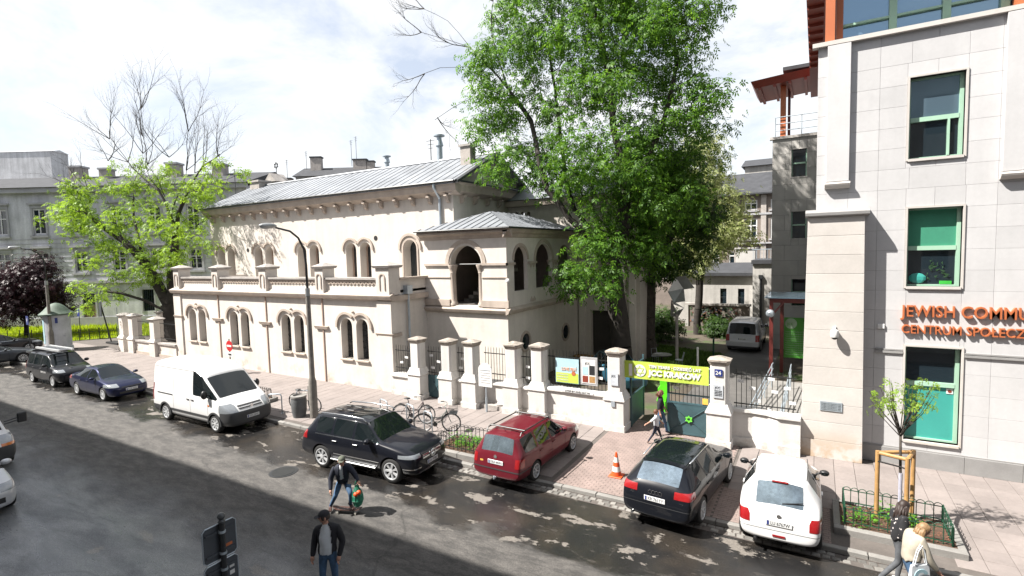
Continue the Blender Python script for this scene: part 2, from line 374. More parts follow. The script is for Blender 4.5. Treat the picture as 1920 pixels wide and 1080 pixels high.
# lead-glazed panes and sills of the annex windows
pm_=MB().prism(arch(0,0,.80,1.65,10),lambda u,w,d:(u,d,w),0,.03).mesh('pane',MT['glass'])
bar=MB()
for k in (-.13,.13): bar.box(k-.012,k+.012,-.02,0,.02,1.95)
for k in range(6): bar.box(-.38,.38,-.024,-.003,.25+k*.29,.275+k*.29)
barme=bar.mesh('bars',MT['darkmetal'])
sill=MB().box(-.46,.46,-.10,.42,-.09,.0).mesh('sill',MT['plaster_trim'],bevel=.015)
for c in bays:
    for s in (-1,1):
        w=inst('window',pm_,syn,(c+s*.54,18.36,1.45)); OFF[w.name]=V((c+s*.54,18.36,1.45))
        inst('window_bars',barme,w,(c+s*.54,18.355,1.45)); inst('sill',sill,w,(c+s*.54,17.95,1.45))
hood=MB()
for s in (-1,1): hood.band(s*.54,0,.60,.72,lambda u,w,d:(u,d,w),-.09,.0,(PI*.25 if s<0 else -.12),(PI+.12 if s<0 else PI*.75),12)
hood.ball((0,-.06,.72),.07,8)
hm=hood.mesh('hood',MT['plaster_trim'])
for c in bays: inst('window_hood',hm,syn,(c,17.95,3.1))
blk=MB().frus((0,0),(.44,.07),(.50,.12),0,.16).mesh('impost',MT['plaster_trim'])
for x in piers[1:4]: inst('impost_block',blk,syn,(x-.1,17.93,2.86))
MB().frus((-35.85,17.93),(.44,.07),(.5,.12),2.86,3.02).build('impost_block',MT['plaster_trim'],syn)
MB().frus((-17.6,17.95),(.50,.07),(.56,.14),2.72,2.88).box(-17.2,-17.06,17.9,18.5,2.72,2.88).build('impost_block',MT['plaster_trim'],syn)
for x in piers[1:4]: MB().box(x-.035,x+.035,17.90,17.948,.1,4.45).build('groove_pipe',MT['reveal'],syn)
# cornice, sloping ledge, parapet
MB().prism([(17.95,4.42),(17.75,4.5),(17.70,4.62),(17.68,4.68),(17.98,4.80),(17.98,4.42)],lambda u,w,d:(d,u,w),-36.4,-17.0).build('cornice',MT['plaster_trim'],syn)
MB().box(-36.2,-17.2,18.0,18.4,4.7,5.42).build('parapet',MT['plaster'],syn)
for i in range(4):
    a,b=piers[i]+.3,piers[i+1]-.3
    MB().box(a,b,17.88,18.5,5.42,5.52).build('coping',MT['coping'],syn)
    lm=MB(); n=int((b-a-.3)/.24); st=(b-a-.3)/n
    for k in range(n): lm.band(a+.15+st*(k+.5),5.30,st*.30,st*.5,FX(18.0),-.05,.01,PI,2*PI,5)
    lm.box(a+.12,b-.12,17.95,18.01,5.30,5.40)
    lm.build('arcade_frieze',MT['plaster_trim'],syn)
    MB().box(a,b,17.955,18.01,4.76,4.86).build('parapet_base',MT['plaster'],syn)
for i,x in enumerate(piers):
    w=.42 if i==4 else .31
    p=MB().box(x-w,x+w,17.80,18.55,4.70,5.98).build('parapet_pier',MT['plaster'],syn,bevel=.01)
    MB().frus((x,18.17),(w+.07,.45),(w+.12,.5),5.98,6.10).frus((x,18.17),(w+.12,.5),(.06,.08),6.10,6.27).build('pier_cap',MT['coping'],p)
    pb=MB().band(x,5.55,.13,.19,FX(17.80),-.04,.01,0,PI,8).box(x-.19,x-.13,17.76,17.805,4.95,5.55).box(x+.13,x+.19,17.76,17.805,4.95,5.55).build('pier_panel',MT['plaster_trim'],p)
MB().frus((-17.6,17.95),(.5,.06),(.46,.02),0,.02).box(-18.05,-17.12,17.86,18.4,.0,4.42).build('corner_pilaster',MT['plaster'],syn,bevel=.01)
MB().box(-36.3,-35.45,17.87,18.3,.0,4.42).build('corner_pilaster',MT['plaster'],syn,bevel=.01)
MB().box(-17.22,-17.02,18.0,23,4.42,4.66).box(-17.3,-17.05,18.5,23,5.40,5.50).build('side_cornice',MT['plaster_trim'],syn)
MB().tube([(-17.05,19.0,0.3),(-17.05,19.0,4.2),(-17.05,19.0,4.7)],.06).box(-17.2,-16.92,18.82,19.18,4.7,5.1).build('downpipe',MT['zinc'],syn)
# main hall wall
mw=[-38.65,-34.05,-29.3,-24.6]
mh_=[arch(c+s*.62,4.95,.92,6.95,10) for c in mw for s in (-1,1)]+[arch(-20.35,4.95,1.0,6.9,12)]
MB().wall(rect(-40.6,-17.15,4.6,10.2),mh_,FM,0,.6).build('hall_wall',MT['plaster_up'],syn)
for F_ in (FE(-17.15),FW(-40.6)): MB().wall([(23,0),(30.6,0),(30.6,10.3),(26.8,12.4),(23,10.3)],[],F_,0,.1).build('gable_wall',MT['plaster_up'],syn)
pm2=MB().prism(arch(0,0,.92,2.0,10),lambda u,w,d:(u,d,w),0,.03).mesh('pane2',MT['glass'])
blind2=MB().box(-.40,.40,-.06,-.03,0,2.35).mesh('pane_frame',MT['reveal'])
for c in mw:
    for s in (-1,1):
        w=inst('window',pm2,syn,(c+s*.62,23.58,4.95)); 
        fr=MB().band(0,2.0,.36,.46,lambda u,w_,d:(u,d,w_),-.05,-.0,0,PI,10).box(-.46,-.36,-.05,0,0,2.0).box(.36,.46,-.05,0,0,2.0)
        o=inst('window_frame',fr.mesh('wf',MT['reveal']),w,(c+s*.62,23.57,4.95))
w=inst('window',MB().prism(arch(0,0,1.0,1.95,12),lambda u,w,d:(u,d,w),0,.03).mesh('pane3',MT['glass']),syn,(-20.35,23.58,4.95))
hood=MB()
for s in (-1,1): hood.band(s*.62,0,.62,.74,lambda u,w,d:(u,d,w),-.10,.0,(PI*.18 if s<0 else -.1),(PI+.1 if s<0 else PI*.82),12)
hm=hood.mesh('hood2',MT['plaster_trim'])
for c in mw: inst('window_hood',hm,syn,(c,23.0,6.98))
MB().band(-20.35,6.95,.72,.86,FM,-.1,0,-.08,PI+.08,16).build('window_hood',MT['plaster_trim'],syn)
MB().band(-20.35,6.92,.51,.62,FM,-.05,0,0,PI,14).box(-20.97,-20.86,22.95,23,4.95,6.92).box(-19.84,-19.73,22.95,23,4.95,6.92).build('window_frame',MT['plaster_trim'],syn)
for x,z in ((-23.05,7.62),(-35.9,7.2)): MB().lathe([(.0,0),(.15,0),(.15,.03),(0,.03)],(x,22.985,z),14,'y').build('vent_hole',MT['dark'],syn)
# eaves: cornice, corbels, gutter
MB().prism([(23,9.75),(22.82,9.82),(22.55,9.95),(22.50,10.28),(22.40,10.40),(23,10.40)],lambda u,w,d:(d,u,w),-40.7,-16.62).build('eaves_cornice',MT['plaster_trim'],syn)
MB().prism([(-17.15,9.75),(-16.97,9.82),(-16.70,9.95),(-16.65,10.28),(-16.55,10.40),(-17.15,10.40)],lambda u,w,d:(u,d,w),22.62,30.6).build('eaves_cornice',MT['plaster_trim'],syn)
MB().tube([(-40.7,22.36,10.43),(-16.6,22.36,10.43)],.06,6).tube([(-16.5,22.4,10.46),(-16.5,30.4,10.46)],.05,6).build('gutter',MT['darkmetal'],syn)
cb=MB().prism([(0,.0),(-.36,0),(-.36,-.10),(-.24,-.14),(-.20,-.34),(-.10,-.42),(0,-.46)],lambda u,w,d:(d,u,w),-.1,.1).mesh('corbel',MT['plaster_trim'])
x=-17.42
while x>-40.5: inst('corbel',cb,syn,(x,22.99,9.80)); x-=1.245
for y in (23.7,25.0,26.3,27.6): inst('corbel',cb,syn,(-17.14,y,9.80),(0,0,PI/2))
MB().tube([(-18.0,22.42,10.4),(-18.0,22.44,10.15),(-18.0,22.90,9.6),(-18.0,22.90,5.0)],.075,8).build('downpipe',MT['zinc'],syn)
# roof of standing-seam strips
rf=MB().add([(-40.9,22.42,10.36),(-16.45,22.42,10.36),(-16.45,26.8,12.48),(-40.9,26.8,12.48),(-40.9,31.1,10.4),(-16.45,31.1,10.4),(-40.9,22.42,10.30),(-16.45,22.42,10.30),(-16.45,26.8,12.36),(-40.9,26.8,12.36),(-40.9,31.1,10.3),(-16.45,31.1,10.3)],
  [(0,1,2,3),(3,2,5,4),(6,7,8,9),(9,8,11,10),(0,1,7,6),(1,2,8,7),(2,5,11,8),(5,4,10,11),(4,3,9,10),(3,0,6,9)]).build('roof',MT['roofmetal'],syn)
sl=math.atan2(2.12,4.38); Ls=math.hypot(2.12,4.38)
st=MB().box(-.285,.285,0,Ls,.004,.018).box(.287,.307,0,Ls,.004,.042).mesh('seam_strip',MT['roofmetal'])
for i in range(40): inst('roof_strip',st,rf,(-40.55+i*.61,22.42,10.36),(sl,0,random.uniform(-.002,.002)))
MB().box(-16.62,-16.40,22.4,22.5,10.36,10.42).add([(-16.64,22.40,10.44),(-16.36,22.40,10.44),(-16.36,26.8,12.60),(-16.64,26.8,12.60),(-16.64,22.40,10.30),(-16.36,22.40,10.30),(-16.36,26.8,12.42),(-16.64,26.8,12.42)],[(0,1,2,3),(4,5,6,7),(0,1,5,4),(1,2,6,5),(2,3,7,6),(3,0,4,7)]).build('verge',MT['darkmetal'],rf)
MB().tube([(-40.9,26.8,12.52),(-16.45,26.8,12.52)],.09,6).build('ridge_cap',MT['roofmetal'],rf)
c1=MB().box(-18.15,-17.45,25.2,25.75,11.3,12.80).build('chimney',MT['brickchim'],rf); MB().box(-18.23,-17.37,25.12,25.83,12.80,12.92).build('chimney_cap',MT['coping'],c1)
c2=MB().box(-40.1,-38.9,26.2,27.2,11.5,12.75).build('chimney',MT['brickchim'],rf); MB().box(-40.2,-38.8,26.1,27.3,12.75,12.9).build('chimney_cap',MT['coping'],c2)
MB().lathe([(.19,12.0),(.19,13.35),(.26,13.37),(.26,13.42),(.16,13.8),(.16,13.95),(.36,13.98),(.36,14.06),(.05,14.12)],(-21.0,26.9,0.1),14).build('roof_vent',MT['zinc'],rf,smooth=True)
MB().lathe([(.16,12.0),(.16,13.0),(.22,13.02),(.22,13.06),(.14,13.4),(.30,13.44),(.30,13.5),(.05,13.55)],(-27.2,28.6,.3),14).build('roof_vent',MT['zinc'],rf,smooth=True)
# porch (portico)
x0,x1,y0,y1=-17.2,-12.35,20.5,28.7
FP=FX(y0); FS=FE(x1)
MB().wall(rect(x0,x1,0,3.8),[],FP,0,.1).wall(rect(y0,y1,0,3.8),[arch(0,0,.1,.1)][:0],FS,0,.1).build('porch_base',MT['plaster'],syn)
MB().wall(rect(x0,x1,3.8,7.5),[arch(-14.68,4.02,1.86,6.02,16)],FP,0,.45).wall(rect(y0,y1,3.8,7.5),[arch(21.82,4.7,1.3,6.2,14),arch(24.3,4.7,1.84,6.05,14),arch(26.9,4.7,1.74,6.05,14)],FS,0,.2).build('porch_wall',MT['plaster'],syn)
MB().box(x0,x1-.05,y0+.05,y1,3.7,3.95).build('porch_floor',MT['coping'],syn)
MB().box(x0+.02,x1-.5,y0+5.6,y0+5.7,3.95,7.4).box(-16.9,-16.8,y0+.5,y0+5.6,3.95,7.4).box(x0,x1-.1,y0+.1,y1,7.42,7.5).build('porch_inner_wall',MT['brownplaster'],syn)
stn=MB()
for k in range(9): stn.box(-16.4+k*.3,-16.1+k*.3,y0+2.2,y0+3.4,3.95+k*.2,4.13+k*.2)
stn.build('porch_stair',MT['coping'],syn)
MB().prism([(20.5,3.66),(20.36,3.72),(20.30,3.86),(20.32,3.90),(20.5,4.0)],lambda u,w,d:(d,u,w),x0-.14,x1+.2).prism([(x1,3.66),(x1+.14,3.72),(x1+.2,3.86),(x1+.18,3.90),(x1,4.0)],lambda u,w,d:(u,d,w),y0-.2,y1).build('porch_sill',MT['plaster_trim'],syn)
MB().box(x0,-15.62,20.38,20.5,4.0,4.32).build('porch_base_moulding',MT['plaster_trim'],syn); MB().box(-13.74,x1+.12,20.38,20.5,4.0,4.32).build('porch_base_moulding',MT['plaster_trim'],syn)
MB().box(x0,-15.62,20.42,20.5,5.98,6.09).box(-13.74,x1+.08,20.42,20.5,5.98,6.09).box(x1,x1+.08,20.42,21.2,5.98,6.09).box(x1,x1+.08,22.5,23.4,5.98,6.09).box(x1,x1+.08,25.2,26.0,5.98,6.09).build('impost_band',MT['plaster_trim'],syn)
MB().box(x0,-15.62,20.46,20.5,5.38,5.43).box(-13.74,x1+.04,20.46,20.5,5.38,5.43).build('string_course',MT['plaster_trim'],syn)
for bd in ((-14.68,6.05,1.0,1.2,FP),(24.3,6.08,.96,1.14,FS),(21.82,6.2,.66,.80,FS)): MB().band(*bd,-.04,0,0,PI,16).build('porch_archivolt',MT['plaster_trim'],syn)
MB().tube([(-15.55,20.75,6.04),(-13.8,20.75,6.04)],.025,6).build('tie_rod',MT['darkmetal'],syn)
colm=MB().lathe([(.21,0),(.21,.10),(.17,.16),(.15,.25),(.135,1.55),(.16,1.60),(.15,1.64),(.20,1.80),(.25,1.95),(.25,2.0)],n=14).mesh('column',MT['plaster_trim'],smooth=True)
for p in ((-15.52,20.62),(-13.84,20.62)): inst('porch_column',colm,syn,(p[0],p[1],4.02))
for y in (22.85,23.15,25.45,25.75): inst('porch_column',colm,syn,(x1-.15,y,4.1))
MB().prism([(20.5,7.25),(20.44,7.3),(20.40,7.42),(20.28,7.5),(20.22,7.66),(20.16,7.72),(20.5,7.72)],lambda u,w,d:(d,u,w),x0-.25,x1+.34).prism([(x1,7.25),(x1+.06,7.3),(x1+.10,7.42),(x1+.22,7.5),(x1+.28,7.66),(x1+.34,7.72),(x1,7.72)],lambda u,w,d:(u,d,w),y0-.3,y1).build('porch_cornice',MT['plaster_trim'],syn)
a,b,c,d=x0-.3,x1+.4,y0-.42,y1; rx=-14.8; r0,r1=23.0,26.3; ze,zr=7.72,8.72
pr=MB().add([(a,c,ze),(b,c,ze),(b,d,ze),(a,d,ze),(rx,r0,zr),(rx,r1,zr),(a,c,ze-.05),(b,c,ze-.05),(b,d,ze-.05),(a,d,ze-.05)],[(0,1,4),(1,2,5,4),(2,3,5),(3,0,4,5),(0,1,7,6),(1,2,8,7),(2,3,9,8),(3,0,6,9),(6,7,8,9)]).build('porch_roof',MT['roofmetal'],syn)
for k in range(11):   # seams on the front hip, clipped at the hips
    x=a+.25+k*.46; t=min((x-a)/(rx-a),(b-x)/(b-rx)); 
    if t>.05: MB().tube([(x,c,ze+.02),(x,c+(r0-c)*t,ze+(zr-ze)*t+.02)],.022,4).build('roof_seam',MT['roofmetal'],pr)
for k in range(15):
    y=c+.4+k*.55; t=min(1,(y-c)/(r0-c),(d-y)/(d-r1)); 
    if t>.05: MB().tube([(b,y,ze+.02),(b+(rx-b)*t,y,ze+(zr-ze)*t+.02)],.022,4).build('roof_seam',MT['roofmetal'],pr)
MB().tube([(a,c,ze-.02),(b,c,ze-.02),(b,d,ze-.02)],.05,6).build('porch_gutter',MT['darkmetal'],syn)
MB().box(x0-.25,x1+.3,20.2,20.3,ze-.2,ze-.12).build('porch_eave_line',MT['plaster_trim'],syn)
for (y,z) in ((22.1,2.17),(26.8,1.95)):
    MB().lathe([(.0,0),(.42,0),(.42,.03),(0,.03)],(x1-.02,y,z),18,'x').build('round_window',MT['glass'],syn)
    MB().band(y,z,.40,.52,FS,-.06,.02,0,2*PI-.001,18).build('round_window_frame',MT['plaster_trim'],syn)
MB().ball((-12.25,20.4,5.25),.09,8).box(-12.36,-12.2,20.4,20.5,5.28,5.36).build('porch_camera',MT['white'],syn)
# rear aisle beside the porch
MB().wall(rect(-17.15,-8.6,0,9.7),[arch(-16.9+k*.42,8.55,.26,8.95,6) for k in range(4)]+[rect(-11.6,-10.1,0,3.0)],FX(28.8),0,.35).wall(rect(28.8,31.2,0,9.7),[],FE(-8.6),0,.1).wall(rect(-17.15,-8.6,0,9.7),[],FX(31.2),0,.1).build('aisle_wall',MT['plaster_up'],syn)
MB().box(-11.6,-10.1,29.2,29.3,0,3.0).build('aisle_door',MT['interior'],syn)
for x in (-12.1,-9.6,-9.0): MB().box(x-.18,x+.18,28.6,28.82,0,6).build('aisle_pilaster',MT['plaster'],syn)
MB().box(-17.1,-8.2,28.4,28.85,9.4,9.75).build('aisle_cornice',MT['plaster_trim'],syn)
MB().add([(-17.1,28.3,9.78),(-8.1,28.3,9.78),(-8.1,31.6,9.78),(-17.1,31.6,9.78),(-17.1,30,10.9),(-8.1,30,10.9)],[(0,1,5,4),(4,5,2,3),(1,2,5),(0,4,3),(0,3,2,1)]).build('aisle_roof',MT['roofmetal'],syn)
# ------------------------------------------------------------ text helper
def text(body,size,loc,mt,parent=None,rot=(PI/2,0,0),ext=.004,align='LEFT',width=None,bold=0,name='lettering',ysc=1,world=True):
    cu=bpy.data.curves.new('t','FONT'); cu.body=body; cu.size=size; cu.extrude=ext; cu.align_x=align; cu.offset=bold; cu.resolution_u=3
    t=bpy.data.objects.new('t',cu); COL.objects.link(t); bpy.context.view_layer.update()
    me=bpy.data.meshes.new_from_object(t.evaluated_get(bpy.context.evaluated_depsgraph_get())); bpy.data.objects.remove(t); bpy.data.curves.remove(cu)
    me.materials.clear(); me.materials.append(mt)
    sx=1
    if width:
        xs=[v.co.x for v in me.vertices]; sx=width/max(1e-6,max(xs)-min(xs))
    return inst(name,me,parent,loc,rot,(sx,ysc,1),world=world)
# ------------------------------------------------------------ community centre
jc=thing('community_centre','white stone-clad community centre with green-framed windows and orange lettering','building',(3,20,0))
JY=18.40
def clip(r,holes):
    out=[r]
    for h in holes:
        nxt=[]
        for (a,b,c,d) in out:
            if h[1]<=a or h[0]>=b or h[3]<=c or h[2]>=d: nxt.append((a,b,c,d)); continue
            if a<h[0]: nxt.append((a,h[0],c,d))
            if b>h[1]: nxt.append((h[1],b,c,d))
            m0,m1=max(a,h[0]),min(b,h[1])
            if c<h[2]: nxt.append((m0,m1,c,h[2]))
            if d>h[3]: nxt.append((m0,m1,h[3],d))
        out=nxt
    return [q for q in out if q[1]-q[0]>.02 and q[3]-q[2]>.02]
wins=[(2.16,3.36,8.89,11.12),(2.19,3.39,5.32,7.52),(2.22,3.46,.87,3.60)]
core=MB(); core.wall(rect(-.05,9,0,12.4),[rect(*w) for w in wins],FX(JY+.03),0,.28).box(-.05,9,JY+.9,36,0,12.4)
core.add([(-.05,JY+.03,0),(-.05,JY+.9,0),(-.05,JY+.9,12.4),(-.05,JY+.03,12.4)],[(0,1,2,3)]); core.build('core_wall',MT['jointdark'],jc)
MB().box(-.04,9,JY-.03,JY+.03,.1,.62).build('plinth_course',MT['jointdark'],jc)
for x in (-.04+1.2,2.4,3.6,4.8,6.0): MB().box(x+.004,x+1.196,JY-.05,JY+.02,.1,.58).build('plinth_slab',MT['plinth'],jc,bevel=.006)
z=.60; row=0; CH=.575
while z<12.35:
    z1=min(z+CH,12.38); z1=12.38 if 12.38-z1<.15 else z1
    xs=[-.05,.76,1.48,2.78,4.08,5.3,6.6,9] if (row%2==0) else [-.05,.76,1.48,2.2,3.42,4.08,5.9,7.2,9]
    for a,b in zip(xs,xs[1:]):
        for q in clip((a,b,z,z1),[(w[0]-.05,w[1]+.05,w[2]-.05,w[3]+.05) for w in wins]):
            MB().box(q[0]+.0025,q[1]-.0025,JY,JY+.035,q[2]+.0025,q[3]-.0025).build('stone_panel',MT['stone'],jc,bevel=.003)
    z=z1; row+=1
# string moulding above the ground floor
MB().box(1.5,2.16,JY-.05,JY,3.38,3.44).box(1.5,2.16,JY-.035,JY,3.46,3.5).build('string_course',MT['plinth'],jc); MB().box(3.52,9,JY-.05,JY,3.38,3.44).box(3.52,9,JY-.035,JY,3.46,3.5).build('string_course',MT['plinth'],jc)
def jwin(w,i):
    a,b,c,d=w; wd=thing  # window: glass part with frame, surround
    gl=MB().box(a+.05,b-.05,JY+.26,JY+.275,c+.04,d-.04).build('window_glass',MT['glass'],jc)
    s=MB().box(a-.05,a,JY-.035,JY+.28,c-.05,d+.05).box(b,b+.05,JY-.035,JY+.28,c-.05,d+.05).box(a,b,JY-.035,JY+.28,d,d+.05).box(a,b,JY-.06,JY+.28,c-.07,c).build('window_surround',MT['stone_warm'],gl)
    mid=c+(d-c)*(.49 if i!=2 else .60)
    f=MB().box(a,a+.05,JY+.18,JY+.26,c,d).box(b-.09,b,JY+.18,JY+.26,c,d).box(a+.05,b-.09,JY+.18,JY+.26,c,c+.05).box(a+.05,b-.09,JY+.18,JY+.26,d-.05,d).box(a+.05,b-.09,JY+.17,JY+.26,mid-.06,mid+.06).build('window_frame',MT['palegreen'],gl)
    if i==0:
        MB().box(b-.33,b-.28,JY+.16,JY+.26,c+.05,mid-.06).build('casement_stile',MT['palegreen'],gl)
        MB().box(a+.05,b-.09,JY+.245,JY+.258,mid+.06,d-.05).build('upper_pane',MT['glass_sky'],gl)
    if i==1:
        MB().box(a+.05,b-.09,JY+.235,JY+.25,mid+.06,d-.05).build('roller_blind',MT['blind'],gl)
        MB().ball((a+.28,JY+.22,c+.22),.17,8,(1.2,.25,.9)).build('bag_on_sill',MT['teal'],gl)
        MB().box(b-.42,b-.16,JY+.19,JY+.24,c+.06,c+.15).build('green_crate',mk('cr_green',(.05,.5,.06),.5),gl)
        lf=MB()
        for k in range(26):
            p=V((random.uniform(a+.45,b-.3),JY+.2+random.uniform(0,.04),c+random.uniform(.2,.75))); q=V((random.uniform(-.07,.07),.0,random.uniform(-.09,.09)))
            lf.add([p,p+q,p+q+V((.03,-.01,.05)),p+V((-.03,0,.04))],[(0,1,2,3)])
        lf.build('sill_plant',mk('potleaf',(.02,.06,.02),.6),gl,kind='stuff')
    if i==2:
        MB().box(a+.05,b-.09,JY+.235,JY+.25,c+.05,mid-.06).build('teal_panel',MT['teal'],gl)
        st=MB().box(b-.26,b-.11,JY+.22,JY+.233,mid-.24,mid-.09).build('sticker',MT['white'],gl)
        MB().lathe([(0,0),(.045,0),(.045,.004),(0,.004)],(b-.185,JY+.214,mid-.165),12,'y').build('sticker_symbol',MT['redwood'],gl)
for i,w in enumerate(wins): jwin(w,i)
# upper pilasters with rolled feet
def pil(x0_,x1_,z0_,z1_):
    p=MB().box(x0_,x1_,JY-.14,JY-.001,z0_,z1_).build('pilaster',MT['stone'],jc,bevel=.008)
    MB().prism([(JY,z0_-.02),(JY-.19,z0_-.02),(JY-.22,z0_-.07),(JY-.20,z0_-.12),(JY-.12,z0_-.19),(JY,z0_-.20)],lambda u,w,d:(d,u,w),x0_-.03,x1_+.03).build('pilaster_foot',MT['stone_warm'],p)
pil(.19,.77,8.42,12.36); pil(4.12,6.2,8.35,12.36)
# corner buttress, battered, in courses
n=13; zz=[.1+i*(7.38-.1)/n for i in range(n+1)]
L0=lambda z:-.38+.13*z/7.48; R0=lambda z:1.22-.06*z/7.4
MB().add([(L0(0)+.02,17.99,.0),(R0(0)-.02,17.99,.0),(R0(0)-.02,JY,.0),(L0(0)+.02,JY,.0),(L0(7.3)+.02,17.99,7.3),(R0(7.3)-.02,17.99,7.3),(R0(7.3)-.02,JY,7.3),(L0(7.3)+.02,JY,7.3)],[(0,3,2,1),(4,5,6,7),(0,1,5,4),(1,2,6,5),(2,3,7,6),(3,0,4,7)]).build('buttress_core',MT['jointdark'],jc)
for a,b in zip(zz,zz[1:]):
    a+=.004;b-=.004
    MB().add([(L0(a),17.94,a),(R0(a),17.94,a),(R0(a),JY-.001,a),(L0(a),JY-.001,a),(L0(b),17.94,b),(R0(b),17.94,b),(R0(b),JY-.001,b),(L0(b),JY-.001,b)],[(0,3,2,1),(4,5,6,7),(0,1,5,4),(1,2,6,5),(2,3,7,6),(3,0,4,7)]).build('buttress_course',MT['stone_warm'],jc,bevel=.006)
MB().prism([(JY,7.38),(17.9,7.38),(17.83,7.42),(17.82,7.50),(17.88,7.56),(JY,7.62)],lambda u,w,d:(d,u,w),-.32,1.27).build('buttress_cap',MT['plinth'],jc)
text('JEWISH COMMUNITY CENTRE',.46,(2.1,JY-.05,4.47),MT['orange'],jc,ext=.045,bold=.003,width=5.05)
text('CENTRUM SPOŁECZNOŚCI ŻYDOWSKIEJ',.345,(2.1,JY-.05,3.99),MT['orange'],jc,ext=.045,bold=.002,width=5.3)
MB().box(1.55,1.72,JY-.06,JY,4.08,4.22).build('wall_box',MT['white'],jc,bevel=.01)
def cctv(x,y,z,lab):
    c=thing('security_camera',lab,'camera',(x,y,z)); MB().box(x-.04,x+.04,y-.02,y+.0,z-.04,z+.1).tube([(x,y-.02,z+.04),(x,y-.12,z+.06),(x,y-.18,z)],.03,8).build('bracket',MT['white'],c)
    MB().lathe([(.03,.03),(.10,.0),(.11,-.06),(.11,-.16),(.10,-.2)],(x,y-.18,z),14).build('housing',MT['white'],c,smooth=True)
    MB().ball((x,y-.18,z-.2),.085,12,(1,1,.9)).build('dome',MT['plastic'],c,smooth=True)
cctv(.47,17.93,4.05,'white dome security camera on the stone buttress')
pq=tag(MB().box(.13,.70,17.915,17.935,1.58,1.86).build('plaque',MT['zinc']),'small grey metal plaque low on the stone buttress','plaque')
for k in range(5): text('PROJEKT JCC KRAKOW 2008',.034,(.16,17.912,1.79-k*.045),MT['darkmetal'],pq,ext=.001,width=.5)
# roof storey
MB().box(-.2,9,JY-.14,JY+.1,12.38,12.50).build('parapet_coping',MT['stone_warm'],jc)
MB().box(.58,9,JY+.55,JY+.57,12.4,15.2).build('attic_glass',MT['glass_sky'],jc)
for x in (1.78,2.98,4.18): MB().box(x-.09,x+.09,JY+.42,JY+.55,12.4,15.2).build('attic_mullion',MT['palegreen'],jc)
MB().box(.56,4.3,JY+.44,JY+.548,13.02,13.08).build('attic_rail',MT['palegreen'],jc); MB().box(.56,4.3,JY+.44,JY+.548,12.42,12.52).build('attic_sill',MT['palegreen'],jc)
MB().box(.12,.36,JY+.06,JY+.4,12.45,15.2).build('attic_post',MT['orange'],jc); MB().box(.40,.57,JY+.3,JY+.62,12.45,15.2).build('attic_post',MT['orange'],jc); MB().box(4.32,4.75,JY+.06,JY+.5,12.45,15.2).build('attic_post',MT['orange'],jc)
sof=MB().add([(-.45,JY-.9,15.2),(9,JY-.9,15.2),(9,36,15.2),(-.45,36,15.2),(-.45,JY-.9,15.45),(9,JY-.9,15.45),(9,36,15.45),(-.45,36,15.45)],[(0,3,2,1),(4,5,6,7),(0,1,5,4),(1,2,6,5),(2,3,7,6),(3,0,4,7)]).build('roof_eave',MT['redwood'],jc)
for k in range(14): MB().box(-.43,.1,JY-.5+k*.9,JY-.42+k*.9,15.08,15.2).build('rafter',MT['redwood'],sof)
# rear wing
wg=thing('rear_wing','grey stone rear wing with red roof canopy behind the community centre','building',(-1.2,36,0))
WY=36.0; ww=[(-1.42,-.60,10.65,12.28),(-1.40,-.58,6.96,8.57),(-1.36,-.54,2.86,4.48)]
MB().wall(rect(-2.45,.4,0,13.0),[rect(*w) for w in ww],FX(WY),0,.2).wall(rect(WY,46,0,13.0),[],FW(-2.45),0,.1).box(-2.45,.4,WY+.5,46,12.9,13.0).build('wing_wall',MT['jointdark'],wg)
z=.1; r=0
while z<12.9:
    xs=[-2.45,-1.0,.4] if r%2 else [-2.45,-1.75,-.2,.4]
    for a,b in zip(xs,xs[1:]):
        for q in clip((a,b,z,min(z+.92,12.98)),ww): MB().box(q[0]+.008,q[1]-.008,WY-.03,WY+.01,q[2]+.008,q[3]-.008).build('stone_panel',MT['stone_grey'],wg)
    z+=.92; r+=1
for a,b,c,d in ww:
    g=MB().box(a,b,WY+.15,WY+.17,c,d).build('window_glass',MT['glass'],wg)
    MB().box(a-.06,a,WY-.05,WY+.1,c-.06,d+.06).box(b,b+.06,WY-.05,WY+.1,c-.06,d+.06).box(a,b,WY-.05,WY+.1,c-.06,c).box(a,b,WY-.05,WY+.1,d,d+.06).build('window_surround',MT['stone_warm'],g)
    MB().box(a,a+.06,WY+.08,WY+.15,c,d).box(b-.06,b,WY+.08,WY+.15,c,d).box(a,b,WY+.08,WY+.15,(c+d)/2-.04,(c+d)/2+.04).build('window_frame',MT['palegreen'],g)
MB().box(-2.6,.4,WY-.12,WY+.2,12.98,13.14).build('wing_coping',MT['stone_warm'],wg)
MB().box(-2.05,-1.75,WY+.1,WY+.4,13.1,16.2).build('canopy_post',MT['orange'],wg)
MB().box(-1.7,-1.55,WY+1.2,WY+1.4,13.1,16.2).build('canopy_post',MT['redpost'],wg)
cn=MB().add([(-3.6,WY-1.0,16.42),(.5,WY-1.0,16.72),(.5,WY+3,16.72),(-3.6,WY+3,16.42),(-3.4,WY-.7,16.05),(.5,WY-.7,16.35),(.5,WY+3,16.35),(-3.4,WY+3,16.05)],[(0,1,2,3),(4,7,6,5),(0,4,5,1),(0,3,7,4),(1,5,6,2),(3,2,6,7)]).build('canopy',MT['redwood'],wg)
for k in range(5): MB().box(-3.2+k*.8,-3.05+k*.8,WY-.7,WY+3,15.92+k*.06,16.06+k*.06).build('rafter',MT['redwood'],cn)
MB().box(-1.9,.5,WY-.6,WY+2.6,16.85,17.05).build('canopy_top',MT['slate'],wg)
for z in (13.5,13.9,14.3): MB().tube([(-2.3,WY+.0,z),(.4,WY+.0,z)],.025,6).build('railing_bar',MT['zinc'],wg)
for x in (-2.3,-.9): MB().tube([(x,WY,13.1),(x,WY,14.3)],.025,6).build('railing_post',MT['zinc'],wg)
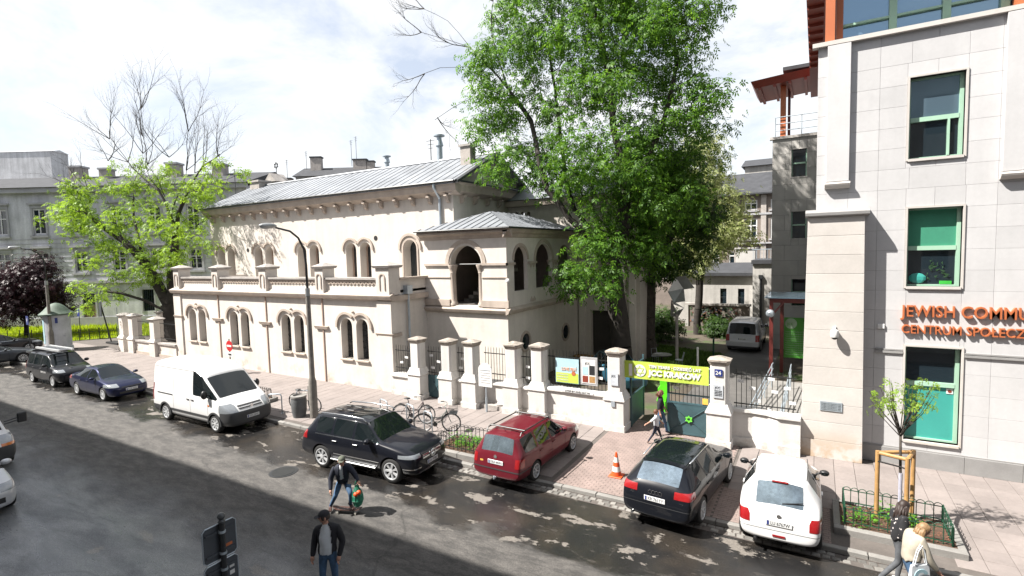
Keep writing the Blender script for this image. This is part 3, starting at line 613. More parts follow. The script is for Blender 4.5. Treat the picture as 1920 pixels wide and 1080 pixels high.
# ------------------------------------------------------------ boundary wall with iron fence
fn_=thing('boundary_wall','white plastered boundary wall with stout pillars and iron bars','wall',(-9,17.9,0))
barm=MB().tube([(0,0,0),(0,0,1)],.011,5).tube([(0,0,1),(0,0,1.05)],[.011,.003],5).mesh('bar',MT['ironbar'])
def pillar(x,y=17.75,h=2.72,parent=None,f=1.0):
    pr_=parent or fn_
    p=MB().box(x-.36*f,x+.36*f,y-.34,y+.34,.0,1.16).frus((x,y),(.36*f,.34),(.41*f,.39),1.16,1.22).frus((x,y),(.41*f,.39),(.38*f,.36),1.22,1.28).frus((x,y),(.38*f,.36),(.27*f,.26),1.28,1.52).build('pillar_base',MT['fencewhite'],pr_,bevel=.012)
    q=MB(); c=.07
    pts=[(-.27*f+c,-.26),(.27*f-c,-.26),(.27*f,-.26+c),(.27*f,.26-c),(.27*f-c,.26),(-.27*f+c,.26),(-.27*f,.26-c),(-.27*f,-.26+c)]
    q.prism(pts,lambda u,w,d:(x+u,y+w,d),1.52,h-.1).build('pillar_shaft',MT['fencewhite'],p)
    cp=MB()
    for (s0,s1,z0_,z1_) in ((1.06,1.16,h-.1,h-.04),(1.16,1.24,h-.04,h+.02),(1.28,1.28,h+.02,h+.07),(1.30,.25,h+.07,h+.17)):
        n=8; vs=[(x+u*s0,y+w*s0,z0_) for u,w in pts]+[(x+u*s1,y+w*s1,z1_) for u,w in pts]
        cp.add(vs,[tuple(range(8))[::-1],tuple(range(8,16))]+[(i,(i+1)%8,(i+1)%8+8,i+8) for i in range(8)])
    cp.build('pillar_cap',MT['mosscap'],p)
    MB().box(x-.40*f,x+.40*f,y-.38,y+.36,.0,.34).build('pillar_foot',MT['fencewhite'],p,bevel=.015)
    return p
PX=[-15.47,-13.72,-12.5,-10.5,-9.32,-6.17,-2.68]
for i,x in enumerate(PX): pillar(x,17.72 if i not in(3,4) else 17.78,2.74+.03*i if i<6 else 2.88)
def low(x0,x1,y,zt,plinth=.3):
    w=MB().box(x0,x1,y,y+.42,.0,zt-.1).build('low_wall',MT['fencewhite'],fn_)
    MB().prism([(y,zt-.1),(y-.07,zt-.07),(y-.07,zt-.01),(y+.05,zt+.05),(y+.42,zt+.05),(y+.42,zt-.1)],lambda u,w_,d:(d,u,w_),x0,x1).build('wall_coping',MT['fencewhite'],w)
    MB().box(x0,x1,y-.06,y,.0,plinth).build('wall_plinth',MT['fencewhite'],w)
def bars(x0,x1,y,z0,z1,st=.135,rails=(.25,.85),parent=None,h=None):
    n=max(2,int((x1-x0)/st)); pa=parent or fn_
    for k in range(n): inst('fence_bar',barm,pa,(x0+(k+.5)*(x1-x0)/n,y,z0),(0,0,0),(1,1,z1-z0))
    for r in rails: MB().box(x0,x1,y-.012,y+.012,z0+(z1-z0)*r-.018,z0+(z1-z0)*r+.018).build('fence_rail',MT['ironbar'],pa)
low(-17.1,-15.8,17.72,1.02); bars(-17.0,-15.75,17.9,1.0,2.35)
low(-13.4,-12.85,17.74,1.15); bars(-13.4,-12.8,17.9,1.15,2.5)
low(-12.15,-10.85,18.05,1.1); bars(-12.2,-10.8,18.2,1.1,2.55)
MB().box(-12.15,-10.85,17.6,18.06,.0,.28).build('recess_bench',MT['coping'],fn_)
low(-10.2,-9.65,17.74,1.18); bars(-10.2,-9.6,17.9,1.18,2.6)
low(-9.0,-6.5,17.66,1.30); bars(-9.0,-6.45,17.9,1.32,2.72)
# right part, bending forward to meet the community centre
cw=MB(); ptsF=[(-2.32,17.9),(-1.75,17.98),(-1.3,17.9),(-1.0,17.72),(-.37,17.72)]
def bend(off,z0,z1,name,o2=.40,par=None):
    m=MB(); n=len(ptsF)
    vs=[(x,y+off,z0) for x,y in ptsF]+[(x,y+off,z1) for x,y in ptsF]+[(x,y+o2,z0) for x,y in ptsF]+[(x,y+o2,z1) for x,y in ptsF]
    fs=[]
    for i in range(n-1): fs+=[(i,i+1,n+i+1,n+i),(2*n+i,2*n+i+1,3*n+i+1,3*n+i),(n+i,n+i+1,3*n+i+1,3*n+i)]
    fs+=[(0,n,3*n,2*n),(n-1,2*n-1,4*n-1,3*n-1)]
    return m.add(vs,fs).build(name,MT['fencewhite'],par or fn_)
lw=bend(0,.0,1.22,'low_wall'); bend(-.07,1.22,1.32,'wall_coping',.42,lw); bend(-.07,.0,.38,'wall_plinth',.0,lw)
bars(-2.3,-.5,18.1,1.3,2.55,.14,(.12,.9))
# pedestrian gate
pg=thing('pedestrian_gate','narrow blue-grey metal gate with bars between two white pillars','gate',(-14.6,17.95,0))
MB().box(-15.1,-14.1,17.93,17.97,.16,1.15).build('gate_panel',MT['bluegate'],pg); bars(-15.1,-14.1,17.95,1.15,2.42,.13,(.1,.85),pg)
for a in ((.16,1.15),(1.15,.16)): MB().tube([(-15.05,17.92,a[0]),(-14.15,17.92,a[1])],.012,5).build('gate_brace',MT['bluegate'],pg)
# driveway gate: closed right leaf, open left leaf
def star(mb,c,r,t,fn):
    for k in range(2):
        P=[(c[0]+r*math.cos(PI/2+k*PI+i*2*PI/3),c[1]+r*math.sin(PI/2+k*PI+i*2*PI/3)) for i in range(3)]
        for i in range(3):
            a,b=P[i],P[(i+1)%3]; mb.tube([fn(*a,0),fn(*b,0)],t,5)
    return mb
mk('stargreen',(.15,.65,.05),.5)
gt=thing('driveway_gate_leaf','closed blue-green metal driveway gate leaf with green star emblem','gate',(-3.7,18.1,0))
MB().box(-4.42,-3.02,18.05,18.08,.16,1.22).build('gate_panel',MT['bluegate'],gt)
MB().box(-4.46,-4.38,18.04,18.1,.12,2.5).box(-3.06,-3.0,18.04,18.1,.12,2.5).box(-4.38,-3.06,18.04,18.1,1.20,1.26).box(-4.38,-3.06,18.04,18.1,1.52,1.56).box(-4.38,-3.06,18.04,18.1,.14,.2).build('gate_frame',MT['bluegate'],gt)
bars(-4.38,-3.06,18.07,1.25,2.45,.13,(.95,),gt)
for a in ((.2,1.2),(1.2,.2)): MB().tube([(-4.38,18.03,a[0]),(-3.06,18.03,a[1])],.015,5).build('gate_brace',MT['bluegate'],gt)
star(MB(),(-3.72,.7),.12,.018,FX(18.01)).build('star_emblem',MT['stargreen'],gt)
MB().box(-3.28,-3.1,18.02,18.04,1.28,1.48).build('warning_sticker',mk('stickeryellow',(.75,.45,.08),.5),gt)
g2=thing('driveway_gate_leaf','open dark green driveway gate leaf swung inward behind the lime banner','gate',(-5.75,18.8,0))
MB().box(-5.78,-5.75,18.1,19.6,.16,1.22).build('gate_panel',MT['bluegate'],g2); MB().box(-5.80,-5.73,18.05,18.11,.12,2.5).box(-5.80,-5.73,19.6,19.66,.12,2.5).box(-5.8,-5.73,18.11,19.6,1.22,1.27).box(-5.8,-5.73,18.11,19.6,2.3,2.34).build('gate_frame',MT['bluegate'],g2)
for k in range(11): inst('gate_bar',barm,g2,(-5.765,18.2+k*.13,1.25),(0,0,0),(1,1,1.15))
# banner over the gate
bn=thing('banner','lime green anniversary banner with white lettering above the driveway gate','banner',(-4.5,17.8,2.3))
mk('lime',(.52,.68,.085),.6,.04,2)
bm_=MB(); nb=14
for i in range(nb+1):
    x=-5.93+2.89*i/nb; dy=.012*math.sin(i*1.3); bm_.v+=[(x,17.80+dy,2.0),(x,17.80-dy,2.62)]
bm_.f=[(2*i,2*i+2,2*i+3,2*i+1) for i in range(nb)]; bm_.m=[0]*nb; bo=bm_.build('cloth',MT['lime'],bn)
md=bo.modifiers.new('s','SOLIDIFY'); md.thickness=.006
text('1',.50,(-5.80,17.775,2.12),MT['white'],bn,bold=.035,ysc=1.05)
MB().lathe([(0,0),(.215,0),(.215,.006),(0,.006)],(-5.34,17.772,2.30),28,'y').build('zero_disc',MT['white'],bn)
star(MB(),(-5.34,2.30),.17,.010,FX(17.77)).build('star_emblem',MT['lime'],bn)
text('TEN YEARS · DZIESIĘĆ LAT',.14,(-5.02,17.775,2.43),MT['white'],bn,width=1.75,bold=.006)
text('JCC KRAKOW',.26,(-5.02,17.775,2.16),MT['white'],bn,width=1.78,bold=.016)
for s,x in ((0,-5.93),(1,-3.04)):
    for z in (2.05,2.57): MB().tube([(x,17.8,z),(x+(-.05 if s==0 else .08),17.75,z)],.008,4).build('tie',MT['white'],bn)
# posters and plates on the wall
p1=thing('event_poster','pale blue and lime festival poster tied to the fence','poster',(-8.17,17.8,2.0)); MB().box(-8.65,-7.69,17.83,17.85,1.53,2.47).build('sheet',mk('paleblue',(.45,.66,.74),.5,.1,3),p1)
MB().box(-8.63,-7.71,17.822,17.829,1.55,1.92).build('lower_field',MT['lime'],p1); text('LOVE FEST',.17,(-8.40,17.82,2.02),mk('pinkish',(.75,.42,.3),.5),p1,width=.62,bold=.004)
for k in range(3): text('PROGRAM 2018 JCC',.07,(-8.58,17.818,1.82-k*.1),MT['white'],p1,width=.45)
MB().lathe([(0,0),(.09,0),(.07,.004),(0,.004)],(-7.9,17.815,1.92),8,'y').build('spot_motif',MT['orange'],p1); MB().box(-7.92,-7.78,17.818,17.824,2.08,2.2).build('logo_patch',MT['paleblue'],p1)
p2=thing('notice_board','grey framed photo notice board hung on the fence','notice board',(-7.27,17.8,2.0)); MB().box(-7.61,-6.94,17.80,17.86,1.55,2.60).build('board',mk('boardgrey',(.42,.42,.43),.5),p2); MB().box(-7.55,-7.0,17.785,17.799,1.62,2.5).build('sheet',MT['white'],p2)
for (a,b,c,d,m_) in ((-7.52,-7.3,1.95,2.25,'paleblue'),(-7.25,-7.03,1.95,2.3,'darkmetal'),(-7.52,-7.3,1.66,1.9,'redwood'),(-7.25,-7.03,1.66,1.9,'wood')): MB().box(a,b,17.778,17.784,c,d).build('photo',MT[m_],p2)
text('JCC',.12,(-7.42,17.78,2.33),MT['darkmetal'],p2)
sg=tag(MB().box(-8.28,-7.02,17.57,17.585,1.255,1.365).build('wall_banner',MT['white']),'thin white strip banner lettered along the wall coping under posters','banner'); text('STOP BY AND SAY HI',.10,(-8.15,17.565,1.275),MT['darkmetal'],sg,width=.98)
hp=tag(MB().box(-2.80,-2.56,17.425,17.445,2.44,2.66).build('house_number_plate',mk('platblue',(.02,.04,.22),.4)),'blue enamel house number plate 24 on white gate pillar','number plate'); text('24',.17,(-2.77,17.42,2.49),MT['white'],hp,bold=.004)
jp=tag(MB().box(-2.84,-2.54,17.43,17.45,1.72,2.16).build('entrance_plate',mk('pl_pale',(.55,.58,.62),.5)),'pale entrance plate below the house number on gate pillar','sign'); text('JCC',.10,(-2.79,17.425,2.03),MT['darkmetal'],jp)
for k in range(4): text('KRAKOW CENTRE',.035,(-2.80,17.425,1.95-k*.05),MT['darkmetal'],jp,width=.22)
j2=tag(MB().box(-6.30,-6.02,17.42,17.44,1.75,2.2).build('entrance_plate',MT['pl_pale']),'pale entrance plate on the pillar left of the banner','sign'); text('JCC',.09,(-6.26,17.415,2.06),MT['darkmetal'],j2)
ip=tag(MB().box(-6.26,-6.12,17.34,17.38,1.0,1.2).build('intercom',MT['zinc']),'small grey intercom box low on the gate pillar','intercom')
# notes tied to the bars
NOTES=[a+' white paper note '+b for b,k in (('on the bars next to the annex corner',('leftmost','highest','lowest')),('on the narrow pedestrian gate',('highest','second highest','third highest','lowest')),('on the bars between second and third pillar',('upper','lower')),('on the bars between fourth and fifth pillar',('upper','lower')),('on the bars right of the photo notice board',('upper','lower')),('on the bars of the closed driveway gate leaf',('middle','right','left')),('on the bars right of the numbered pillar',('far left','second','highest','fourth','far right upper','lower left','lower right'))) for a in k]
note=MB().box(-.095,.095,-.004,.004,-.05,.05).box(-.065,.06,-.006,-.0045,-.006,.012).mesh('note',[MT['white']])
NL=['left','highest','lowest']
for ni,(x,z,y) in enumerate(((-16.6,1.6,17.87),(-16.3,1.85,17.87),(-16.05,1.35,17.87),(-14.85,2.05,17.91),(-14.45,1.8,17.91),(-14.8,1.5,17.91),(-14.35,1.3,17.91),(-13.1,2.05,17.86),(-13.2,1.65,17.86),(-9.9,2.0,17.86),(-9.9,1.55,17.86),(-6.8,2.2,17.86),(-6.85,1.85,17.86),(-3.9,2.0,18.03),(-3.5,1.9,18.03),(-4.15,1.75,18.03),(-2.1,2.2,18.07),(-1.75,2.0,18.07),(-1.2,2.35,18.07),(-1.1,1.95,18.07),(-.75,2.1,18.07),(-1.6,1.6,18.07),(-.6,1.65,18.07))):
    o=inst('paper_note',note,None,(x,y,z),(0,random.uniform(-.12,.12),0)); tag(o,NOTES[ni],'note','white notes tied to the fence')
# ------------------------------------------------------------ wall and gate posts left of the synagogue
lf_=thing('forecourt_wall','weathered plaster forecourt wall with posts and iron grille left of the synagogue','wall',(-40,18.1,0))
def post(x,y,h,w=.30,par=None):
    p=MB().box(x-w-.08,x+w+.08,y-w-.08,y+w+.08,.0,1.0).frus((x,y),w+.08,w+.14,1.0,1.08).frus((x,y),w+.14,w,1.08,1.3).box(x-w,x+w,y-w,y+w,1.3,h).build('post',MT['plaster'],lf_,bevel=.012)
    MB().frus((x,y),w+.03,w+.12,h,h+.1).frus((x,y),w+.12,.1,h+.1,h+.25).build('post_cap',MT['coping'],p)
for (x,y,h) in ((-43.4,18.0,2.65),(-42.0,18.0,2.65),(-38.9,17.95,2.55),(-43.2,20.4,2.6),(-39.5,21.5,2.6)): post(x,y,h)
for a,b in ((-41.6,-39.3),(-38.5,-36.25)):
    MB().box(a,b,17.8,18.2,.0,.95).build('low_wall',MT['plaster'],lf_); MB().box(a,b,17.72,18.28,.95,1.06).build('coping',MT['coping'],lf_); MB().box(a,b,17.74,17.8,0,.3).build('plinth',MT['plaster_trim'],lf_)
bars(-41.6,-39.25,18.0,1.06,2.5,.16,(.2,.9),lf_); bars(-38.55,-36.3,18.0,1.06,2.5,.16,(.2,.9),lf_)
# ------------------------------------------------------------ trees
import numpy as np
def leafmat(name,col,col2,trans=.45):
    m=bpy.data.materials.new(name); m.use_nodes=True; nt=m.node_tree; n=nt.nodes; L=nt.links.new; n.clear()
    out=n.new('ShaderNodeOutputMaterial'); g=n.new('ShaderNodeNewGeometry'); mx=n.new('ShaderNodeMix'); mx.data_type='RGBA'
    mx.inputs[6].default_value=(*col,1); mx.inputs[7].default_value=(*col2,1); L(g.outputs['Random Per Island'],mx.inputs[0])
    d=n.new('ShaderNodeBsdfPrincipled'); d.inputs['Roughness'].default_value=.5; d.inputs['Specular IOR Level'].default_value=.35; L(mx.outputs[2],d.inputs['Base Color'])
    t=n.new('ShaderNodeBsdfTranslucent'); hs=n.new('ShaderNodeHueSaturation'); hs.inputs['Hue'].default_value=.49; hs.inputs['Value'].default_value=1.5; L(mx.outputs[2],hs.inputs['Color']); L(hs.outputs[0],t.inputs[0])
    ms=n.new('ShaderNodeMixShader'); ms.inputs[0].default_value=trans; L(d.outputs[0],ms.inputs[1]); L(t.outputs[0],ms.inputs[2]); L(ms.outputs[0],out.inputs[0])
    MT[name]=m
leafmat('leaf_ash',(.028,.090,.009),(.115,.235,.022),.48); leafmat('leaf_spring',(.12,.215,.012),(.22,.35,.03)); leafmat('leaf_dark',(.018,.05,.008),(.05,.10,.015))
leafmat('leaf_blossom',(.14,.19,.04),(.34,.36,.17)); leafmat('leaf_red',(.012,.004,.006),(.035,.012,.016),.3); leafmat('leaf_young',(.14,.24,.02),(.24,.36,.05)); leafmat('leaf_plant',(.05,.17,.015),(.13,.33,.03)); leafmat('grassmat',(.16,.24,.01),(.30,.38,.015)); leafmat('grassdark',(.03,.065,.01),(.07,.13,.02))
def tube_branches(mb,nodes,par,rad):
    for i in range(len(nodes)):
        p=par[i]
        if p<0: continue
        mb.tube([nodes[p],nodes[i]],[min(rad[p],rad[i]*1.35),rad[i]],5 if rad[i]<.08 else 9,cap=False)
def leaves(mb,P,rng,n,spread,size,droop=.25):
    """n sprays of five leaflets round P; leaf planes face outward and up, so that clumps take light on one side"""
    O=rng.normal(0,1,(n,3))*np.array([1,1,.75])*spread; Q=P+O
    nr=O/(spread*1.6)+np.array([0,0,.85])+rng.normal(0,.45,(n,3)); nr/=np.linalg.norm(nr,axis=1)[:,None]
    a=O/(spread)+rng.normal(0,.6,(n,3))+np.array([0,0,-droop]); a-=nr*(a*nr).sum(1)[:,None]; a/=np.linalg.norm(a,axis=1)[:,None]+1e-9
    b=np.cross(nr,a); s=size*rng.uniform(.65,1.3,(n,1)); out=[]
    for (t,sd,l) in ((0,1,.62),(.02,-1,.62),(.36,1,.60),(.38,-1,.60),(.55,0,.62)):
        o=Q+a*s*t; d=(a*(.55 if sd else 1)+b*sd*.85); d=d/np.linalg.norm(d,axis=1)[:,None]-nr*.18; w=np.cross(nr,d)
        L_=s*l; out.append(np.stack([o,o+d*L_*.5+w*L_*.21,o+d*L_-nr*L_*.12,o+d*L_*.5-w*L_*.21],1))
    return np.concatenate(out).reshape(-1,3)
def tree(name,label,loc,limbs,blobs,bare,nat,nleaf,spread,size,lmat,bmat,seed,rtrunk,cat='tree',group=None,tip=.012,pw=.42,bare_n=0,twigs=(),twl=3.2):
    rng=np.random.default_rng(seed); root=thing(name,label,cat,loc,0,group)
    nodes=[];par=[];fixed=[]
    for lb in limbs:   # limb polylines, first starts at the ground; later ones start near an existing node
        prev=-1
        for k,p in enumerate(lb):
            p=np.array(p,float)
            if k==0 and nodes:
                d=np.linalg.norm(np.array(nodes)-p,axis=1); prev=int(d.argmin())
                if d[prev]<.05: continue
            if prev>=0:
                q=nodes[prev]; L_=np.linalg.norm(p-q); ns=max(1,int(L_/.9))
                for s in range(1,ns+1):
                    w=q+(p-q)*s/ns+(rng.normal(0,.05,3) if s<ns else 0); nodes.append(w); par.append(prev); prev=len(nodes)-1
            else: nodes.append(p); par.append(-1); prev=len(nodes)-1
    nl=len(nodes)
    pts=[];leafy=[]
    vol=np.array([b[3]**2.2 for b in blobs]); vol=vol/vol.sum()
    for b,w in zip(blobs,vol):
        for _ in range(max(3,int(nat*w))):
            d=rng.normal(0,1,3); d/=np.linalg.norm(d); r=b[3]*rng.uniform(.15,1)**.45; pts.append(np.array(b[:3])+d*r*np.array([1,1,.85])); leafy.append(True)
    for b in bare:
        for _ in range(bare_n):
            d=rng.normal(0,1,3); d/=np.linalg.norm(d); pts.append(np.array(b[:3])+d*b[3]*rng.uniform(.2,1)**.4); leafy.append(False)
    pts=np.array(pts); leafy=np.array(leafy); base=np.array(nodes)
    dist=np.array([np.linalg.norm(base-p,axis=1).min() for p in pts]); order=dist.argsort()
    ends=[]
    arr=np.zeros((nl+len(pts)*4,3)); arr[:nl]=base; cnt=nl
    for i in order:
        p=pts[i]; d=np.linalg.norm(arr[:cnt]-p,axis=1); 
        pen=np.where(arr[:cnt,2]>p[2]-.15,1.7,1.0); j=int((d*pen).argmin()); q=arr[j]; L_=d[j]; ns=1 if L_<.8 else (2 if L_<2 else 3)
        prev=j; sag=V((0,0,1))
        for s in range(1,ns+1):
            t=s/ns; w=q+(p-q)*t+np.array([0,0,-.06*L_*math.sin(PI*t)])+(rng.normal(0,.045*min(1,L_),3) if s<ns else 0)
            arr[cnt]=w; nodes.append(w); par.append(prev); prev=cnt; cnt+=1
        if leafy[i]: ends.append(p)
    N=len(nodes); w=np.zeros(N)
    ch=np.zeros(N,int)
    for i in range(N):
        if par[i]>=0: ch[par[i]]+=1
    w[ch==0]=1
    # accumulate downwards: children always come after their parent
    for i in range(N-1,-1,-1):
        if w[i]==0: w[i]=1
        if par[i]>=0: w[par[i]]+=w[i]
    rad=tip*w**pw; rad*= (rtrunk/rad[0]) if rad[0]>rtrunk else 1
    rad=np.where(np.arange(N)<nl,np.maximum(rad,rtrunk*(w/w[0])**.72),rad); rad[0]=max(rad[0],rtrunk)*1.25
    if N>1: rad[1]=max(rad[1],rtrunk)
    mt=MB(); mbr=MB()
    nodesV=[V(x) for x in nodes]
    for i in range(N):
        p=par[i]
        if p<0: continue
        (mt if i<nl else mbr).tube([nodesV[p],nodesV[i]],[min(rad[p],rad[i]*1.4),rad[i]],6 if rad[i]<.1 else 12,cap=(ch[i]==0))
    def twig(p,d,L_,r,depth):
        pts=[p]; q=p.copy(); dd=d.copy(); ns=6
        for k in range(ns):
            dd=(dd+V(rng.normal(0,.10,3))+V((0,0,.05))).normalized(); q=q+dd*(L_/ns); pts.append(q.copy())
            if depth>0 and k>=1:
                for _ in range(1 if rng.random()<.75 else 2):
                    ax=V(rng.normal(0,1,3)); nd=(dd+(ax-dd*ax.dot(dd)).normalized()*rng.uniform(.45,.8)+V((0,0,.12))).normalized(); twig(q.copy(),nd,L_*rng.uniform(.38,.6)*(1-.06*k),r*.5*(1-.1*k),depth-1)
        mbr.tube(pts,[r*(1-.8*k/ns) for k in range(ns+1)],5 if r>.02 else 3,cap=False)
    for (p,d,n_) in twigs:
        for k in range(n_):
            dv=(V(d)+V(rng.normal(0,.42,3))).normalized(); twig(V(p),dv,twl*rng.uniform(.7,1.15),.030,2)
    mt.build('trunk',bmat,root,smooth='all'); 
    if mbr.v: mbr.build('branches',bmat,root,smooth='all',kind='stuff')
    E=np.array(ends)
    if len(E):
        vs=[leaves(None,p,rng,nleaf,spread,size) for p in E]; v=np.concatenate(vs)-np.array(loc); k=len(v)//4
        me=bpy.data.meshes.new('crown'); me.vertices.add(len(v)); me.vertices.foreach_set('co',v.ravel().astype(np.float32)); me.loops.add(len(v)); me.loops.foreach_set('vertex_index',np.arange(len(v),dtype=np.int32))
        me.polygons.add(k); me.polygons.foreach_set('loop_start',np.arange(0,len(v),4,dtype=np.int32)); me.materials.append(MT[lmat]); me.update(); me.validate()
        o=bpy.data.objects.new('crown',me); COL.objects.link(o); o.parent=root; o['kind']='stuff'
    return root
tree('ash_tree','huge green ash tree towering over the yard behind the banner',(-8.6,25.5,0),
  [[(-8.6,25.5,0),(-8.6,25.5,1.6),(-8.9,25.5,4.1),(-9.1,25.5,5.7),(-9.5,25.1,6.8),(-10.9,24.4,8.2),(-11.9,24,9.7),(-12.5,24.2,11.5),(-13.4,25.2,13.6),(-14.7,25,15.5),(-15.6,25,18.5),(-15.4,25,20.6)],
   [(-9.3,25.5,6.2),(-8.5,25.9,7.6),(-8.4,26,10.2),(-9.2,26.4,12.7),(-9.6,26.8,15.9),(-10.4,27,19.5)],[(-8.4,26,9.6),(-7.6,26.6,10.9),(-6.8,27,12.9),(-6.2,27.3,15.7),(-6.6,27.6,19)],
   [(-9.3,25.5,6.3),(-10.3,25.9,7.6),(-11.4,26.2,8.8),(-12.0,26.4,10.6),(-12.4,26.6,13.5),(-13.0,26.8,17.5)],[(-14.7,25,15.5),(-17.1,25,18.2),(-18.6,25,20.0),(-20.5,25,21.2)],[(-17.1,25,18.2),(-18.6,24.8,18.9),(-20.6,24.8,19.8)],[(-16.4,25,17.0),(-19.1,24.8,17.4),(-20.3,24.6,17.2)],[(-14.0,25.2,14.6),(-16.4,24.8,15.3),(-18.2,24.6,14.9),(-19.4,24.5,14.4)]],
  [[-15.2,25,17.2,2.0],[-15.7,24,15.6,1.3],[-16.4,25,13.3,1.3],[-14.0,24,10.9,1.6],[-14.2,26,14.1,2.4],[-11.5,27,17.0,3.2],[-8.3,28,16.6,3.3],[-6.0,27,17.1,2.3],[-5.1,26,13.7,1.4],[-7.1,29,12.5,3.0],[-9.3,25,12.1,3.4],[-11.6,26,10.6,1.9],[-8.2,26,8.3,2.5],[-6.9,28,9.0,2.2],[-10.1,23.5,4.9,1.15],[-9.7,24,6.2,1.7],[-7.6,27,6.5,1.6],[-14.1,27,20.2,2.2],[-10.8,27,21.6,3.6],[-7.7,28,20.8,3.6],[-8.9,24,4.6,1.0]],
  [[-15.4,25,20.5,1.2],[-18.6,25,19.4,1.5],[-19.6,24.8,17.6,1.0],[-18.4,24.6,15.0,.8]],560,46,.46,.30,'leaf_ash',MT['bark'],11,.50,bare_n=0,tip=.013,twl=2.6,twigs=[((-15.5,25,20.3),(-.3,0,1),4),((-17.1,25,18.2),(-.9,-.1,.5),2),((-20.3,25,21.1),(-.8,0,.6),3),((-20.4,24.8,19.7),(-.9,0,.25),2),((-20.1,24.6,17.2),(-.9,-.1,-.1),2),((-19.2,24.5,14.5),(-.8,-.1,-.3),2),((-10.4,27,19.5),(-.1,0,1),3),((-6.6,27.6,19),(.3,0,1),3)])
tree('yard_tree','second dark trunked tree close behind the great ash tree',(-8.5,30.4,0),
  [[(-8.5,30.4,0),(-8.55,30.4,2.5),(-8.6,30.6,5),(-8.5,31,8),(-8.4,31.5,11)],[(-8.5,30.8,6),(-7.2,31,7.5),(-6.8,31.5,9)]],
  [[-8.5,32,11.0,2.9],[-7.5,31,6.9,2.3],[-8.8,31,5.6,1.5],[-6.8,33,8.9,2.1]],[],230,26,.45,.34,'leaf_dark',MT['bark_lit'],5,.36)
tree('blossoming_tree','pale yellow-green flowering tree at the back of the yard',(-7.6,40,0),
  [[(-7.6,40,0),(-7.5,40,3),(-7.3,40,6),(-7.2,40,9),(-7.1,40,12)],[(-7.4,40,4.5),(-8.6,40.4,7),(-8.8,41,8.5)],[(-7.2,40,7),(-6,40,9),(-5.4,39.4,8)]],
  [[-7.7,40,11.8,2.3],[-6.1,40,9.3,2.1],[-8.5,41,7.9,2.7],[-7.0,40,13.6,1.5],[-5.0,39,7.9,1.5],[-6.0,39,7.2,1.8],[-7.9,40,5.8,1.7]],[],240,24,.40,.34,'leaf_blossom',MT['bark'],8,.26)
tree('spring_tree','old tree with bare upper branches and sparse fresh yellow-green leaves left of the synagogue',(-42.7,20.9,0),
  [[(-42.7,20.9,0),(-42.8,20.9,1.5),(-43.0,20.9,3.2),(-42.9,21.1,5.3),(-42.8,21.3,6.9),(-42.7,21.6,9.0),(-43.4,21.3,11.1),(-44.5,20.8,13.1),(-44.9,20.8,16.0),(-45.2,20.9,18.5)],
   [(-42.9,20.9,2.9),(-43.7,20.6,4.5),(-44.8,20.1,6.6),(-46.2,19.4,8.3),(-47.3,18.9,9.1),(-49.0,18.2,10.6)],[(-42.8,21.4,8.2),(-42.2,21.6,10.2),(-40.6,21.8,12.2),(-38.4,21.6,13.4),(-36,21.4,13.9)],
   [(-43.0,21.4,10),(-41.6,22.0,13),(-41.2,22.2,16.5)],[(-43.9,21.1,12),(-46.6,20.6,14),(-48.4,20,16.5)],[(-42.9,20.9,2.6),(-44.4,19.8,3.6),(-45.6,18.8,4.2),(-46.4,18,4.4)],[(-44.8,20.1,6.6),(-46.4,20.4,9.8),(-47.4,20.9,12.6)]],
  [[-48.9,19.3,11.1,3.0],[-49.1,18.1,12.3,1.6],[-47.1,21.7,13.0,2.6],[-41.1,21.5,10.9,2.3],[-47.2,17.8,9.1,2.4],[-45.2,21.3,9.1,3.2],[-45.2,18.7,6.2,2.7],[-43.7,20.7,6.1,2.0],[-35.6,21.3,12.5,1.3],[-37.9,21.2,12.5,1.6],[-40.5,20.4,8.1,2.2],[-46.7,17.6,4.1,1.6],[-49.8,17.5,10.4,1.8],[-38.2,20.8,8.2,1.2]],
  [[-46.1,21.5,17.9,2.95],[-48.6,19.9,16.8,2.32],[-42.4,22.0,16.8,2.47],[-45.6,21.5,15.0,3.38],[-49.6,19.1,14.7,2.11],[-38.6,21.6,14.3,1.96]],250,22,.34,.30,'leaf_spring',MT['bark'],21,.62,bare_n=0,tip=.012,pw=.43,twl=4.0,twigs=[((-49.2,18.6,12.2),(-.5,-.3,.8),3),((-48.0,19.6,14.5),(-.5,-.2,.8),3),((-43.0,21.6,14.5),(.1,.1,1),3),((-45.6,21,15),(-.1,.2,1),3),((-39.8,21.7,13),(.3,.1,.9),3),((-45.2,20.9,18.3),(0,0,1),4),((-45.0,20.8,16.2),(-.3,0,.9),3),((-44.6,20.8,14),(.3,.1,.9),3),((-41.2,22.2,16.3),(.2,0,1),4),((-41.5,22.0,13.4),(.5,0,.8),3),((-48.4,20,16.3),(-.3,-.2,1),4),((-46.9,20.5,14.4),(-.4,-.2,.8),3),((-49,18.2,10.8),(-.6,-.3,.7),3),((-47.4,20.9,12.6),(-.3,.1,.9),3),((-38.4,21.6,13.4),(.4,0,.9),3),((-36.2,21.4,13.8),(.6,0,.6),2),((-43.2,21.2,11.5),(.2,-.2,.9),2)])
tree('copper_plum_tree','dark purple leaved plum tree on the lawn at the far left','',0,0,0,0,0,0,0,0,0,0,0) if 0 else tree('plum_tree','dark purple leaved plum tree on the lawn at the far left',(-60.4,17.4,0),
  [[(-60.4,17.4,0),(-60.4,17.5,2),(-60.3,17.6,4)],[(-60.4,17.5,1.6),(-61.5,17,3.4)],[(-60.4,17.5,1.8),(-59.3,18.2,3.2)]],
  [[-60.4,17.7,4.5,2.7],[-60.3,16.5,3.2,2.1],[-58.6,18.6,3.6,1.9],[-60.1,18.1,6.2,1.7],[-62.5,16.5,5.0,2.2]],[],240,30,.42,.32,'leaf_red',MT['bark'],4,.16)
